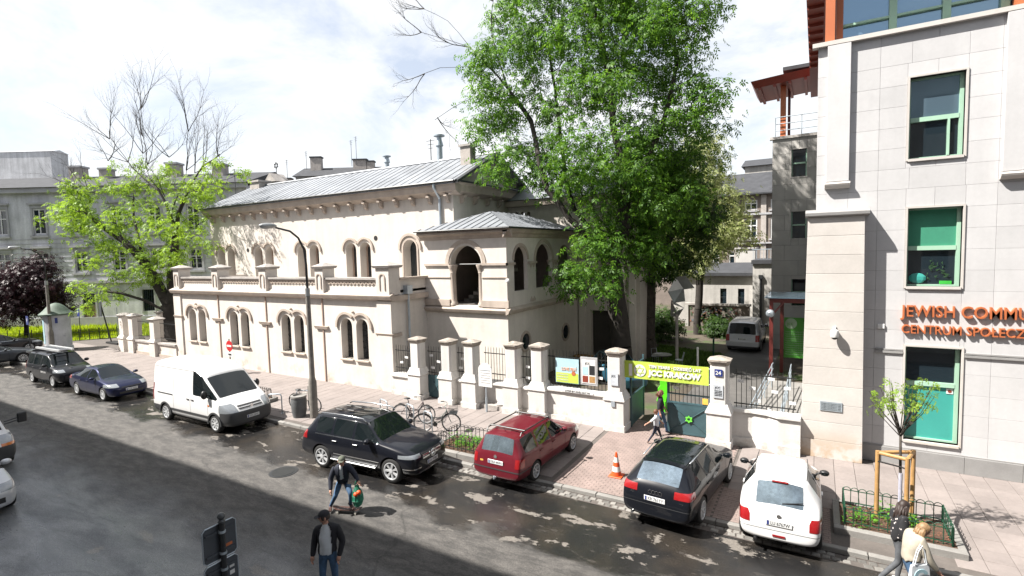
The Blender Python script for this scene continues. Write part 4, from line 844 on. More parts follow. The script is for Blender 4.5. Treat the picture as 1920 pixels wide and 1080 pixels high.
for (x,y,h_,lab_,sd_) in ((-9.4,36.5,2.6,'tall dark green shrub behind the yard sculpture',31),(-10.6,34.2,2.2,'dark green shrub beside the second tree trunk',32),(-5.9,39.5,1.5,'low rounded shrub left of the silver van',33)):
    tree('garden_shrub',lab_,(x,y,0),[[(x,y,0),(x,y,h_*.5)]],[[x,y,h_*.55,h_*.45],[x+.5,y-.3,h_*.4,h_*.35],[x-.5,y-.2,h_*.42,h_*.35]],[],60,26,.30,.26,'leaf_dark',MT['bark'],sd_,.05,'shrub','yard shrubs')
# ------------------------------------------------------------ lawn, yard
mk('lawnsheet',(.20,.27,.012),.95,.3,2); mk('yardmat',(.075,.060,.044),.95,.35,.5,.4,20,stain=((.045,.075,.018),.55,.50))
lawnP=[(-75,8.5),(-60,15.4),(-53.6,18.2),(-51.5,21.2),(-47,26),(-52,31),(-62,24.6),(-80,14)]
MB().prism(lawnP,lambda u,w,d:(u,w,d),.0,.13).build('lawn',MT['lawnsheet'],kind='structure')
def inpoly(x,y,P):
    c=False;n=len(P)
    for i in range(n):
        (x1,y1),(x2,y2)=P[i],P[i-1]
        if (y1>y)!=(y2>y) and x<(x2-x1)*(y-y1)/(y2-y1)+x1: c=not c
    return c
def grass(P,n,h,mt,z,seed,label):
    rr=random.Random(seed); xs=[p[0] for p in P]; ys=[p[1] for p in P]; mb=MB()
    while n>0:
        x,y=rr.uniform(min(xs),max(xs)),rr.uniform(min(ys),max(ys))
        if not inpoly(x,y,P): continue
        n-=1; a=rr.uniform(0,2*PI); w=.03+.02*rr.random(); hh=h*rr.uniform(.5,1.3); dx,dy=math.cos(a)*w,math.sin(a)*w; lx,ly=rr.uniform(-.1,.1),rr.uniform(-.1,.1)
        mb.add([(x-dx,y-dy,z),(x+dx,y+dy,z),(x+lx,y+ly,z+hh)],[(0,1,2)])
    o=mb.build('grass',MT[mt]); tag(o,label,'grass',kind='stuff')
grass(lawnP,16000,.28,'grassmat',.12,3,'bright yellow-green grass of the fenced lawn')
MB().prism([(-17,28.8),(-12.3,28.8),(-12.3,20.6),(-17,20.6),(-17.1,18.3),(-.4,18.3),(-.1,36),(-3,60),(-40,60),(-30,40)][::-1],lambda u,w,d:(u,w,d),.0,.09).build('yard_ground',MT['yardmat'],kind='structure')
grass([(-8.2,27.2),(-5.2,26),(-4.9,33),(-9,34.5)],7000,.16,'grassdark',.08,5,'patchy dark green grass of the shaded yard')
MB().add([(-5.0,18.3,.094),(-1.9,18.3,.094),(-1.9,38,.094),(-4.6,38,.094)],[(0,1,2,3)]).build('yard_path',MT['farground'],kind='structure')
# lawn fence: posts with chain rails
lfn=thing('lawn_fence','low black iron fence with sagging rails around the lawn','fence',(-54,18.2,0))
LP=[(-66,12.5),(-60,15.3),(-56.8,16.7),(-53.6,18.1),(-52.5,19.8),(-51.4,21.3)]
for a,b in zip(LP,LP[1:]):
    for k in range(3):
        x,y=a[0]+(b[0]-a[0])*k/3,a[1]+(b[1]-a[1])*k/3
        MB().tube([(x,y,.1),(x,y,1.0)],.03,6).ball((x,y,1.02),.05,6).build('post',MT['ironbar'],lfn)
    for z in (.45,.8): MB().tube([(a[0],a[1],z),((a[0]+b[0])/2,(a[1]+b[1])/2,z-.06),(b[0],b[1],z)],.015,5).build('rail',MT['ironbar'],lfn)
# ------------------------------------------------------------ background houses
def local_win(root,x,z0,z1,w,par_mat='white',d=0,n=2,fm=None,trim=None,yy=0.0):
    g=MB().box(x-w/2,x+w/2,yy-.02+.10,yy+.12,z0,z1).build('window',MT['glass'],root,world=False)
    f=MB(); t=.09
    f.box(x-w/2,x-w/2+t,yy+.02,yy+.09,z0,z1).box(x+w/2-t,x+w/2,yy+.02,yy+.09,z0,z1).box(x-w/2,x+w/2,yy+.02,yy+.09,z0,z0+t).box(x-w/2,x+w/2,yy+.02,yy+.09,z1-t,z1).box(x-t/2,x+t/2,yy+.015,yy+.085,z0,z1).box(x-w/2,x+w/2,yy+.018,yy+.088,z0+(z1-z0)*.62,z0+(z1-z0)*.62+t)
    f.build('window_frame',MT[par_mat],g,world=False)
    if trim: MB().box(x-w/2-.2,x-w/2,yy-.08,yy+.05,z0-.1,z1+.1).box(x+w/2,x+w/2+.2,yy-.08,yy+.05,z0-.1,z1+.1).box(x-w/2-.35,x+w/2+.35,yy-.28,yy+.05,z1+.45,z1+.65).box(x-w/2-.2,x+w/2+.2,yy-.1,yy+.05,z1+.1,z1+.45).box(x-w/2-.3,x+w/2+.3,yy-.22,yy+.05,z0-.35,z0-.15).build('window_surround',MT[trim],g,world=False)
gh=thing('grey_tenement','old grey plastered tenement house with white windows beyond the lawn','building',(-61.0,25.5,0),R(30.5))
FL=lambda u,w,d:(u,d,w)
xs=[-12.0,-8.1,-4.2,-.3,3.6,7.5,11.4]
h=[rect(x-.62,x+.62,9.6,12.1) for x in xs]+[rect(x-.62,x+.62,5.7,7.7) for x in xs]+[rect(1.75-2.3,2.95-2.3,1.5,3.7),rect(1.75,2.95,1.5,3.7),rect(4.75,5.95,1.5,3.7),arch(-7.2,.2,2.2,2.6,10),rect(-4.4,-3.1,.2,3.4)]
h[-5]=rect(7.6,8.8,1.5,3.7)
MB().wall(rect(-20,13,0,14.0),h,FL,0,.12).box(-20,-19.9,0,12,0,14).box(12.9,13,0,12,0,14).build('wall',MT['greyplaster'],gh,world=False)
for k in range(9): MB().box(-20,13,-.03,.0,5.3+k*.47,5.33+k*.47).build('rustication_band',MT['greytrim'],gh,world=False)
for x in xs: local_win(gh,x,9.6,12.1,1.24,trim='greytrim'); local_win(gh,x,5.7,7.7,1.24,trim='greytrim')
for a,b in ((1.75,2.95),(4.75,5.95),(7.6,8.8)):
    g=MB().box(a,b,.1,.12,1.5,3.7).build('grated_window',MT['glass'],gh,world=False)
    for k in range(6): MB().tube([(a+.1+k*.2,.04,1.5),(a+.1+k*.2,.04,3.7)],.02,4).build('grate_bar',MT['darkmetal'],g,world=False)
    MB().box(a-.15,a,-.06,.04,1.3,3.9).box(b,b+.15,-.06,.04,1.3,3.9).box(a,b,-.06,.04,3.7,3.9).build('window_surround',MT['greytrim'],g,world=False)
MB().prism(arch(-7.2,.2,2.2,2.6,10),FL,.1,.12).build('arched_door',MT['interior'],gh,world=False); MB().band(-7.2,2.6,1.1,1.45,FL,-.1,.02,0,PI,12).box(-8.65,-8.3,-.1,.02,.2,2.6).box(-6.1,-5.75,-.1,.02,.2,2.6).build('door_arch',MT['greytrim'],gh,world=False)
dr=MB().box(-4.4,-3.1,.1,.12,.2,2.2).build('door',mk('olddoor',(.28,.21,.12),.8,.3,3),gh,world=False); MB().box(-4.4,-3.1,.08,.1,2.25,3.4).build('fanlight',MT['glass'],dr,world=False); MB().box(-4.6,-4.4,-.06,.05,.2,3.6).box(-3.1,-2.9,-.06,.05,.2,3.6).build('door_frame',MT['greytrim'],dr,world=False)
MB().box(-20,13,-.10,.02,0,1.0).build('plinth',MT['greytrim'],gh,world=False); MB().box(-20.1,13.1,-.22,.02,4.45,4.75).build('belt_course',MT['greytrim'],gh,world=False); MB().box(-20.2,13.2,-.6,.02,13.7,14.2).build('cornice',MT['greytrim'],gh,world=False)
rr_=MB().add([(-20.4,-.8,14.2),(13.4,-.8,14.2),(13.4,6,16.2),(-20.4,6,16.2),(13.4,12.4,14.2),(-20.4,12.4,14.2)],[(0,1,2,3),(3,2,4,5),(1,4,2),(0,3,5),(0,5,4,1)]).build('roof',MT['slate'],gh,world=False)
for (x,w,hh) in ((-7.5,.6,16.9),(-4.4,.45,16.6),(3.0,.6,17.0),(8.0,.6,16.8)):
    c=MB().box(x-w,x+w,4.0,5.2,14.5,hh).build('chimney',MT['brickchim'],rr_,world=False); MB().box(x-w-.1,x+w+.1,3.9,5.3,hh,hh+.2).build('chimney_cap',MT['greytrim'],c,world=False)
def house(name,label,loc,rz,w,d,hz,wm,rm,roof_h,wins_=(),chim=(),ev=.4):
    t=thing(name,label,'building',loc,rz)
    MB().box(-w/2,w/2,0,d,0,hz).build('wall',MT[wm],t,world=False)
    r=MB().add([(-w/2-ev,-ev,hz+.003),(w/2+ev,-ev,hz+.003),(w/2+ev,d/2,hz+roof_h),(-w/2-ev,d/2,hz+roof_h),(w/2+ev,d+ev,hz+.003),(-w/2-ev,d+ev,hz+.003)],[(0,1,2,3),(3,2,4,5),(1,4,2),(0,3,5),(0,5,4,1)]).build('roof',MT[rm],t,world=False)
    for (x,z0,z1,ww_) in wins_: local_win(t,x,z0,z1,ww_,yy=-.14)
    for (x,y,cw_,h0,h1) in chim:
        c=MB().box(x-cw_/2,x+cw_/2,y,y+.9,h0,h1).build('chimney',MT['brickchim'],r,world=False); MB().box(x-cw_/2-.1,x+cw_/2+.1,y-.1,y+1.0,h1,h1+.2).build('chimney_cap',MT['slate'],c,world=False)
    return t
house('ochre_house','ochre house seen between the spring tree and the synagogue',(-58.5,34.5,0),R(30.5),7.5,8,11.5,'ochre','slate',2.4,[(-2,8.2,10.4,1.2),(.6,8.2,10.4,1.2),(-2,4.2,6.6,1.2),(.6,4.2,6.6,1.2)])
house('grey_block','tall plain grey block rising behind the grey tenement roof',(-106.9,25.4,0),R(30.5),26,3,22.8,'greyplaster','greyplaster',.4,(),[(-6,.6,4,20,23.6)],.1)
house('roofed_house','house with dark slate roof behind the synagogue roof left end',(-70.0,47.0,0),R(31),13,9,15.2,'offwhite','slate',2.2,(),[(-4.5,2,1.2,14,18.0),(2.6,2,2.6,15.5,18.2)])
house('tall_house','pale house with slate roof and skylights behind the synagogue ridge',(-60.5,52.6,0),R(31),11,9,18.2,'offwhite','slate',1.9,(),[(-3.6,3,1.6,17.5,21.4),(3,3,2.0,18,20.9),(4.6,3,1.0,18,20.6)])
tr=thing('synagogue_gable_turret','small gabled stone turret with a star finial rising behind the roof','turret',(-40.5,29,10))
MB().box(-41.1,-39.9,28.5,29.5,9,13.1).build('shaft',MT['brickchim'],tr); MB().prism([(-41.3,13.1),(-39.7,13.1),(-40.5,13.85)],lambda u,w,d:(u,d,w),28.3,29.7).build('gable',MT['coping'],tr); MB().tube([(-40.5,29,13.8),(-40.5,29,14.3)],.03,5).build('rod',MT['darkmetal'],tr); star(MB(),(-40.5,14.55),.28,.035,FX(29)).build('star',MT['darkmetal'],tr)
for ai,(x,y,z0,z1) in enumerate(((-66,49,17,20.6),(-63,50,19,21.6),(-58.2,54,19.5,23.2),(-57.2,54,19.5,23.6),(-45,28,12,14.6),(-22.6,28,12,14.3))):
    a=thing('tv_antenna',('aerial mast on the roof left of the gabled turret','aerial mast left of the tall pale house','left of two aerials on the tall pale house','right of two aerials on the tall pale house','aerial mast beside the star turret','aerial mast by the round roof vent')[ai],'antenna',(x,y,z0),0,'roof aerials'); MB().tube([(x,y,z0),(x,y,z1)],.03,4).build('mast',MT['darkmetal'],a)
    for k in range(3): MB().tube([(x-.35+.08*k,y,z1-.1-k*.25),(x+.35-.08*k,y,z1-.1-k*.25)],.018,4).build('element',MT['darkmetal'],a)
# courtyard back buildings
bk=thing('brown_tenement','brown tenement with white windows behind the courtyard trees','building',(-11,60,0))
bw=[(-6.05,7.3,9.4),(-3.6,7.3,9.4),(-9.8,7.3,9.4),(-12.2,7.3,9.4),(-14.6,7.3,9.4),(-6.05,10.3,11.3),(-3.6,10.3,11.3),(-8.5,10.3,11.3),(-9.8,4.2,5.9),(-12.0,4.2,5.9),(-14.2,3.2,5.9),(-16.4,3.2,5.9),(-7.6,4.6,6)]
MB().wall(rect(-30,-2,0,12.0),[rect(x-.6,x+.6,a,b) for x,a,b in bw],FX(60),0,.2).box(-30,-2,60.5,61,0,12).build('wall',MT['brownplaster'],bk)
for x,a,b in bw:
    g=MB().box(x-.6,x+.6,60.15,60.18,a,b).build('window',MT['glass'],bk); t=.11
    MB().box(x-.6,x-.6+t,60.05,60.14,a,b).box(x+.6-t,x+.6,60.05,60.14,a,b).box(x-.6+t,x+.6-t,60.05,60.14,a,a+t).box(x-.6+t,x+.6-t,60.05,60.14,b-t,b).box(x-.06,x+.06,60.04,60.13,a+t,b-t).box(x-.6+t,x+.6-t,60.055,60.135,a+(b-a)*.62,a+(b-a)*.62+t).build('window_frame',MT['white'],g)
    MB().box(x-.75,x+.75,59.85,60.05,a-.2,a-.05).build('sill',MT['greytrim'],g)
MB().box(-30,-2,59.8,60,9.75,9.95).build('belt_course',MT['greytrim'],bk); MB().box(-30,-2,59.7,60,6.75,6.9).build('belt_course',MT['greytrim'],bk)
for x in (-4.85,-7.4,-11): MB().box(x-.25,x+.25,59.85,60,0,11.8).build('pilaster',MT['brickchim'],bk)
MB().add([(-30.5,59.3,12),(-1.5,59.3,12),(-1.5,64,14.6),(-30.5,64,14.6),(-30.5,59.3,11.85),(-1.5,59.3,11.85),(-1.5,64,14.4),(-30.5,64,14.4)],[(0,1,2,3),(4,5,6,7),(0,1,5,4),(1,2,6,5),(2,3,7,6),(3,0,4,7)]).build('roof',MT['slate'],bk)
for x in (-5.2,-3.0):
    pass
house('cream_tower_house','tall cream house with bare firewall above the courtyard roofs',(-4.2,76,0),0,8.5,8,17.0,'offwhite','slate',1.4,(),[(2,1,1.6,15,18.6)])
house('pale_sunlit_house','pale sunlit house glimpsed between the yard tree trunks',(-20,62,0),0,14,8,14,'offwhite','slate',2,())
bl=thing('balcony','iron railed balcony on the back of the courtyard','balcony',(-4,52,0)); MB().box(-5.0,-2.2,50.5,52,5.0,5.2).build('deck',MT['slate'],bl)
for k in range(10): MB().tube([(-4.9+k*.28,50.6,5.2),(-4.9+k*.28,50.6,6.2)],.025,4).build('baluster',MT['zinc'],bl)
MB().box(-5,-2.2,50.55,50.65,6.2,6.27).build('rail',MT['zinc'],bl)
sh=thing('courtyard_shed','low plastered outbuilding with flat dark roof in the courtyard','building',(-6,47,0))
MB().wall(rect(-11,-4.5,0,4.1),[rect(-7.1,-6.6,1.6,3.0),rect(-5.7,-5.2,1.6,3.0)],FX(47),0,.2).box(-11,-4.5,47.5,52,0,4.1).build('wall',MT['offwhite'],sh); MB().box(-7.1,-6.6,47.15,47.18,1.6,3).build('window',MT['glass'],sh); MB().box(-5.7,-5.2,47.15,47.18,1.6,3).build('window',MT['glass'],sh)
MB().add([(-11.3,46.6,4.1),(-4.3,46.6,4.1),(-4.3,52,4.8),(-11.3,52,4.8),(-11.3,46.6,4.35),(-4.3,46.6,4.35),(-4.3,52,5.05),(-11.3,52,5.05)],[(0,3,2,1),(4,5,6,7),(0,1,5,4),(1,2,6,5),(2,3,7,6),(3,0,4,7)]).build('roof',MT['slate'],sh)
s2=thing('white_outhouse','white plastered outhouse with downpipe beside the rear wing','building',(-3.6,46,0)); MB().box(-4.5,-2.2,46.2,52,0,5.1).build('wall',MT['offwhite'],s2); MB().box(-4.6,-2.1,46,52,5.1,5.4).build('roof',MT['slate'],s2); MB().tube([(-3.9,46.1,0.1),(-3.9,46.1,3.9)],.09,6).box(-4.05,-3.75,45.95,46.2,3.9,4.2).build('downpipe',MT['darkmetal'],s2); MB().box(-3.1,-2.4,46.12,46.2,.1,2.4).build('door',MT['bluegate'],s2)
gb=tag(MB().box(-6.5,-4.9,52,54,3,6.3).box(-6.6,-4.8,51.9,54.1,6.3,6.4).build('stair_head',MT['stone_grey']),'plain grey box-shaped stair head above the courtyard shed roof','stair head')
mo=thing('mosaic_wall','courtyard garden wall decorated with colourful mosaic pieces','wall',(-7,44,0)); MB().box(-9.3,-4.5,44,44.3,0,1.85).build('wall',MT['brownplaster'],mo); MB().box(-9.4,-4.4,43.9,44.4,1.85,2.0).build('coping',MT['coping'],mo); MB().box(-9.35,-9.1,43.9,44.0,0,1.85).build('end_post',MT['offwhite'],mo)
cols=[mk('mos%d'%i,c,.6) for i,c in enumerate(((.10,.15,.08),(.14,.18,.12),(.24,.22,.18),(.26,.12,.08),(.14,.16,.18)))]
for i,c in enumerate(cols):
    m=MB(); rr=random.Random(i)
    for k in range(70):
        x,z=rr.gauss(-7.3,.9),rr.uniform(.3,1.7)
        if -9<x<-4.7: s=rr.uniform(.04,.10); m.box(x-s,x+s,43.975,44.0,z-s,z+s)
    m.build('mosaic_pieces',c,mo,kind='stuff')
bc=thing('courtyard_bench','wooden bench in front of the mosaic wall','bench',(-6.3,42.5,0))
for k in range(4): MB().box(-7.4,-5.2,42.2+k*.13,42.3+k*.13,.5,.54).build('seat_plank',MT['wood'],bc)
for x in (-7.2,-5.4): MB().box(x-.05,x+.05,42.2,42.7,.08,.5).build('leg',MT['darkmetal'],bc)
# folded steel sculpture
sc_=thing('steel_sculpture','angular sculpture of folded shiny steel triangles on a post in the yard','sculpture',(-6.85,30,0))
mk('steelplate',(.42,.43,.43),.35,.15,2,metal=.55)
tris=[((-7.3,29.8,4.1),(-6.5,30.2,4.3),(-6.9,29.5,3.5)),((-6.9,29.5,3.5),(-6.5,30.2,4.3),(-6.3,29.6,3.6)),((-6.9,30,4.9),(-6.3,29.7,5.0),(-6.5,30.2,4.2)),((-6.3,29.7,5.0),(-5.9,30.1,4.3),(-6.5,30.2,4.2)),((-7.1,29.8,3.6),(-6.9,29.5,3.4),(-6.4,29.7,3.2)),((-7.2,30,2.7),(-6.4,29.7,3.2),(-6.8,29.6,3.0)),((-7.2,30,2.7),(-6.8,30.1,2.6),(-6.4,29.7,3.2)),((-6.9,30,4.9),(-7.3,29.8,4.1),(-6.5,30.2,4.2)),((-7.1,29.8,3.6),(-7.2,30,2.7),(-6.8,29.6,3.1))]
for t in tris:
    n=(V(t[1])-V(t[0])).cross(V(t[2])-V(t[0])).normalized()*.02
    MB().add([V(p) for p in t]+[V(p)+n for p in t],[(0,1,2),(5,4,3),(0,1,4,3),(1,2,5,4),(2,0,3,5)]).build('plate',MT['steelplate'],sc_)
MB().tube([(-6.85,30,0),(-6.85,30,2.8)],.09,8).build('post',MT['brickchim'],sc_)
# red pergola, lime banner, ramp rails and yard bits
pgl=thing('red_pergola','dark red steel entrance pergola beside the community centre','pergola',(-1.6,27.5,0))
for (x,y,h_) in ((-1.82,27,4.0),(-1.5,29.4,3.9)): MB().box(x-.08,x+.08,y-.08,y+.08,.1,h_).build('post',MT['redpost'],pgl)
MB().box(-1.9,.0,26.95,27.05,3.9,4.1).build('beam',MT['redpost'],pgl); MB().box(-1.9,.0,29.35,29.45,3.8,4.0).build('beam',MT['redpost'],pgl); MB().tube([(-1.8,27,3.3),(-1.3,27,3.95)],.05,6).build('brace',MT['redpost'],pgl)
MB().box(-2.1,.0,26.6,29.8,4.14,4.18).build('glass_roof',MT['glass_sky'],pgl); MB().ball((-1.85,26.7,3.42),.19,12).build('globe_lamp',MT['zinc'],pgl,smooth=True)
lb=thing('green_banner','tall bright green banner with round emblem by the entrance','banner',(-.95,29.6,0)); MB().box(-1.41,-.3,29.58,29.6,.85,2.9).build('cloth',mk('brightgreen',(.10,.42,.05),.6,.1,3),lb); MB().lathe([(0,0),(.27,0),(.27,.004),(0,.004)],(-1.1,29.57,2.6),20,'y').build('emblem',mk('paleg',(.45,.62,.42),.6),lb); text('jcc',.24,(-1.27,29.56,2.53),MT['brightgreen'],lb)
for k in range(11): text('Welcome to our house for all of Krakow',.1,(-1.36,29.57,2.15-k*.115),MT['paleg'],lb,width=.98)
rp_=thing('ramp_railing','grey steel ramp handrails behind the fence by the entrance','railing',(-1.2,21.5,0))
for k,(x0_,x1_) in enumerate(((-2.0,-1.6),(-1.0,-.9))):
    for z in (.6,.85,1.1): MB().tube([(x0_,18.9,z-.15),(x1_,25,z+.35)],.022,6).build('rail',MT['zinc'],rp_)
    for j in range(4): y=19+j*1.9; MB().tube([(x0_+(x1_-x0_)*j/3.2,y,.1),(x0_+(x1_-x0_)*j/3.2,y,1.05+j*.14)],.025,6).build('post',MT['zinc'],rp_)
MB().box(-1.9,-.15,19.2,26,.05,.45).build('ramp',MT['concrete'],rp_)
for (x,y,c_,l) in ((-5.14,27,'white','short white bollard post in the yard grass'),(-4.87,30,'greenmetal','thin dark green post left of the silver van')): b_=thing('bollard',l,'bollard',(x,y,0)); MB().tube([(x,y,.05),(x,y,1.45)],.05,8).build('shaft',MT[c_],b_); MB().ball((x,y,1.5),.06,8).build('cap',MT[c_],b_)
tb=thing('garden_table','round dark garden table with chairs under the yard trees','table',(-7.2,28,0)); MB().lathe([(.0,.72),(.55,.72),(.55,.75),(0,.75)],(-7.2,28,.08),16).build('top',MT['darkmetal'],tb); MB().tube([(-7.2,28,.08),(-7.2,28,.8)],.04,6).build('pedestal',MT['darkmetal'],tb)
for i,a in enumerate((.3,2.2)):
    x,y=-7.2+.9*math.cos(a),28+.9*math.sin(a); ch_=thing('garden_chair','wire garden chair %s the round table'%('right of' if i==0 else 'left of'),'chair',(x,y,0)); MB().lathe([(.0,.46),(.22,.46),(.22,.48),(0,.48)],(x,y,.08),12).build('seat',MT['zinc'],ch_); MB().tube([(x+.22*math.cos(a-.9),y+.22*math.sin(a-.9),.5),(x+.3*math.cos(a-.5),y+.3*math.sin(a-.5),.95),(x+.3*math.cos(a+.5),y+.3*math.sin(a+.5),.95),(x+.22*math.cos(a+.9),y+.22*math.sin(a+.9),.5)],.015,5).build('back',MT['zinc'],ch_)
    for q in range(4): MB().tube([(x+.17*math.cos(q*PI/2),y+.17*math.sin(q*PI/2),.08),(x+.15*math.cos(q*PI/2),y+.15*math.sin(q*PI/2),.54)],.012,5).build('leg',MT['zinc'],ch_)
gs=thing('green_figure','bright green bear-shaped cut-out figure standing inside the gate','figure',(-5.0,20.6,0))
MB().prism([(-5.5,.45),(-5.15,.35),(-5.02,.8),(-5.05,1.2),(-5.12,1.42),(-5.24,1.5),(-5.3,1.42),(-5.36,1.3),(-5.34,1.12),(-5.44,.98),(-5.42,.7)],lambda u,w,d:(u,d,w),20.5,20.75).build('body',mk('vivid',(.10,.62,.01),.5),gs,bevel=.02); MB().box(-5.42,-5.12,20.4,20.85,.09,.5).build('stand',MT['vivid'],gs)
pl_=thing('wood_pallet','flat wooden board lying by the porch wall','board',(-11.3,27.5,0)); MB().box(-12.1,-10.6,27.2,27.8,.45,.52).build('top',MT['wood'],pl_); MB().box(-12,-11.9,27.25,27.75,.08,.45).box(-10.8,-10.7,27.25,27.75,.08,.45).build('support',MT['wood'],pl_)
# ------------------------------------------------------------ houses on the near side of the street (they shade the road and fill reflections)
for (xa,xb,lab,m_) in ((-75,-41,'long plastered house opposite the lawn whose eaves shade the road','offwhite'),(-41,-9,'plastered house opposite the synagogue whose eaves shade the road','greyplaster'),(-9,16,'house the view is taken from, opposite the community centre','offwhite'),(16,48,'house on the near side right of the viewpoint','brownplaster')):
    t=thing('street_house',lab,'building',((xa+xb)/2,-6,0)); xs_=[xa+2+k*3.2 for k in range(int((xb-xa-2)/3.2))]
    hs=[rect(x-.6,x+.6,z,z+2.1) for x in xs_ for z in (1.2,5.0,8.8,12.6)]
    MB().wall(rect(xa,xb,0,17.3),hs,lambda u,w,d:(u,-.5-d,w),0,.2).box(xa,xb,-13,-12.8,0,17.3).build('wall',MT[m_],t); MB().box(xa,xb,-12.8,-1.2,17.0,17.2).build('attic_floor',MT['slate'],t)
    for x in xs_:
        for z in (1.2,5.0,8.8,12.6): MB().box(x-.6,x+.6,-.7,-.68,z,z+2.1).build('window',MT['glass'],t)
    MB().box(xa-.05,xb+.05,-.5,-.12,17.2,17.6).build('cornice',MT['greytrim'],t)
    MB().add([(xa,-.12,17.6),(xb,-.12,17.6),(xb,-6.8,20.5),(xa,-6.8,20.5),(xb,-13.2,17.6),(xa,-13.2,17.6)],[(0,1,2,3),(3,2,4,5),(1,4,2),(0,3,5),(0,5,4,1)]).build('roof',MT['slate'],t)
MB().box(-75,48,-.48,2.6,-.02,.12).build('near_pavement',MT['slab'],kind='structure')
# ------------------------------------------------------------ street furniture
mk('concpost',(.20,.185,.165),.85,.25,4,.4,40); mk('lampgrey',(.30,.31,.31),.4,.1,metal=.4)
def street_lamp(x,y,label,hgt=7.8,arm=1.45):
    t=thing('street_lamp',label,'street lamp',(x,y,.1))
    MB().tube([(x,y,.1),(x,y,.12),(x,y,1.55),(x,y,1.75),(x,y,5.1)],[.16,.16,.16,.11,.085],12).build('post',MT['concpost'],t,smooth=30)
    MB().box(x-.17,x-.10,y-.12,y+.12,.8,1.4).build('hatch',MT['concpost'],t)
    MB().tube([(x,y,5.05),(x,y,5.35)],.095,12).build('collar',MT['lampgrey'],t)
    P=[(x,y,5.3),(x,y,6.3),(x,y-.06,6.9),(x,y-.3,7.35),(x,y-.65,7.6),(x,y-arm+.2,7.72)]
    MB().tube(P,[.05,.045,.042,.04,.038,.036],10).build('arm',MT['darkmetal'],t,smooth='all')
    MB().ball((x,y-arm-.12,7.78),.36,14,(.42,1.0,.30)).build('lamp_head',MT['lampgrey'],t,smooth='all'); MB().ball((x,y-arm-.22,7.72),.26,12,(.42,.9,.26)).build('lamp_glass',mk('lampglass',(.45,.46,.45),.15),t,smooth='all')
street_lamp(-17.5,13.62,'tall street lamp with concrete post and curved arm behind the black SUV')
street_lamp(-48.4,15.3,'distant street lamp in front of the advertising column at far left')
# advertising column
ac=thing('advertising_column','round white advertising column with green domed roof at the far left','advertising column',(-49.0,15.9,.1)); cx,cy=-49.0,15.9
MB().lathe([(.86,.1),(.86,.35),(.80,.38),(.80,2.75)],(cx,cy,0),28).build('drum',mk('posterwhite',(.52,.54,.58),.7,.18,1.4,stain=((.16,.17,.20),1.2,.60)),ac,smooth=30)
MB().lathe([(.80,2.75),(1.02,2.78),(1.02,2.88),(.92,2.95),(.75,3.12),(.5,3.42),(.25,3.6),(.05,3.66)],(cx,cy,0),28).build('dome_roof',mk('patina',(.10,.14,.11),.7,.25,3),ac,smooth=30)
for k,(a,w,z0_,z1_,m_) in enumerate(((-2.2,.28,.5,1.6,'darkmetal'),(-1.6,.35,.7,2.5,'paleblue'),(-.9,.3,.6,2.2,'white'),(-.35,.2,2.2,2.6,'platblue'))):
    m=MB(); n=5
    vs=[(cx+.806*math.cos(a-w/2+w*i/n*1.0),cy+.806*math.sin(a-w/2+w*i/n),z) for z in (z0_,z1_) for i in range(n+1)]; m.add(vs,[(i,i+1,n+2+i,n+1+i) for i in range(n)]); o=m.build('poster',MT[m_],ac); md=o.modifiers.new('s','SOLIDIFY'); md.thickness=.004; md.offset=1
# signs
mk('signred',(.55,.02,.025),.4)
ne=thing('no_entry_sign','round red no entry sign with white bar on a pole by the annex wall','road sign',(-28.5,16.8,.1))
MB().tube([(-28.5,16.8,.1),(-28.5,16.8,2.1)],.03,8).build('pole',MT['darkmetal'],ne)
MB().lathe([(0,0),(.30,0),(.30,.02),(0,.02)],(-28.42,16.74,1.72),24,'y').build('disc',MT['signred'],ne); MB().box(-28.64,-28.2,16.725,16.738,1.67,1.77).build('white_bar',MT['white'],ne); MB().box(-28.7,-28.14,16.75,16.765,1.12,1.36).build('plate',MT['white'],ne)
MB().box(-28.56,-28.28,16.738,16.748,1.19,1.28).build('plate_symbol',MT['darkmetal'],ne)
info=thing('information_sign','white arched information board on a thin pole in the wall recess','sign',(-11.55,17.3,.1))
MB().tube([(-11.55,17.3,.1),(-11.55,17.3,1.2)],.03,8).tube([(-11.55,17.3,.1),(-11.55,17.3,.7)],.045,8).build('pole',MT['zinc'],info)
MB().prism([(-11.87,1.15),(-11.23,1.15),(-11.23,1.85)]+[(-11.55+.32*math.cos(PI*i/10),1.85+.26*math.sin(PI*i/10)) for i in range(1,10)]+[(-11.87,1.85)],FX(17.26),-.02,.02).build('board',MT['white'],info)
MB().box(-11.8,-11.3,17.228,17.238,1.83,1.845).build('board_line',MT['zinc'],info)
for k in range(5): MB().box(-11.78,-11.33+.02*(k%2),17.228,17.236,1.72-k*.1,1.745-k*.1).build('text_line',mk('greyprint',(.66,.66,.66),.6),info)
bs=thing('direction_sign','dark back of a double road sign on a ball-topped pole in the foreground','road sign',(-8.5,4.65,0))
MB().tube([(-8.44,4.65,0),(-8.44,4.65,2.28)],.045,12).build('pole',MT['darkmetal'],bs,smooth=30); MB().ball((-8.44,4.65,2.36),.062,14).lathe([(.05,2.25),(.06,2.27),(.04,2.31)],(-8.44,4.65,0),12).build('ball_finial',mk('balliron',(.06,.065,.07),.35),bs,smooth='all')
mk('signback',(.055,.062,.072),.5,.12,3)
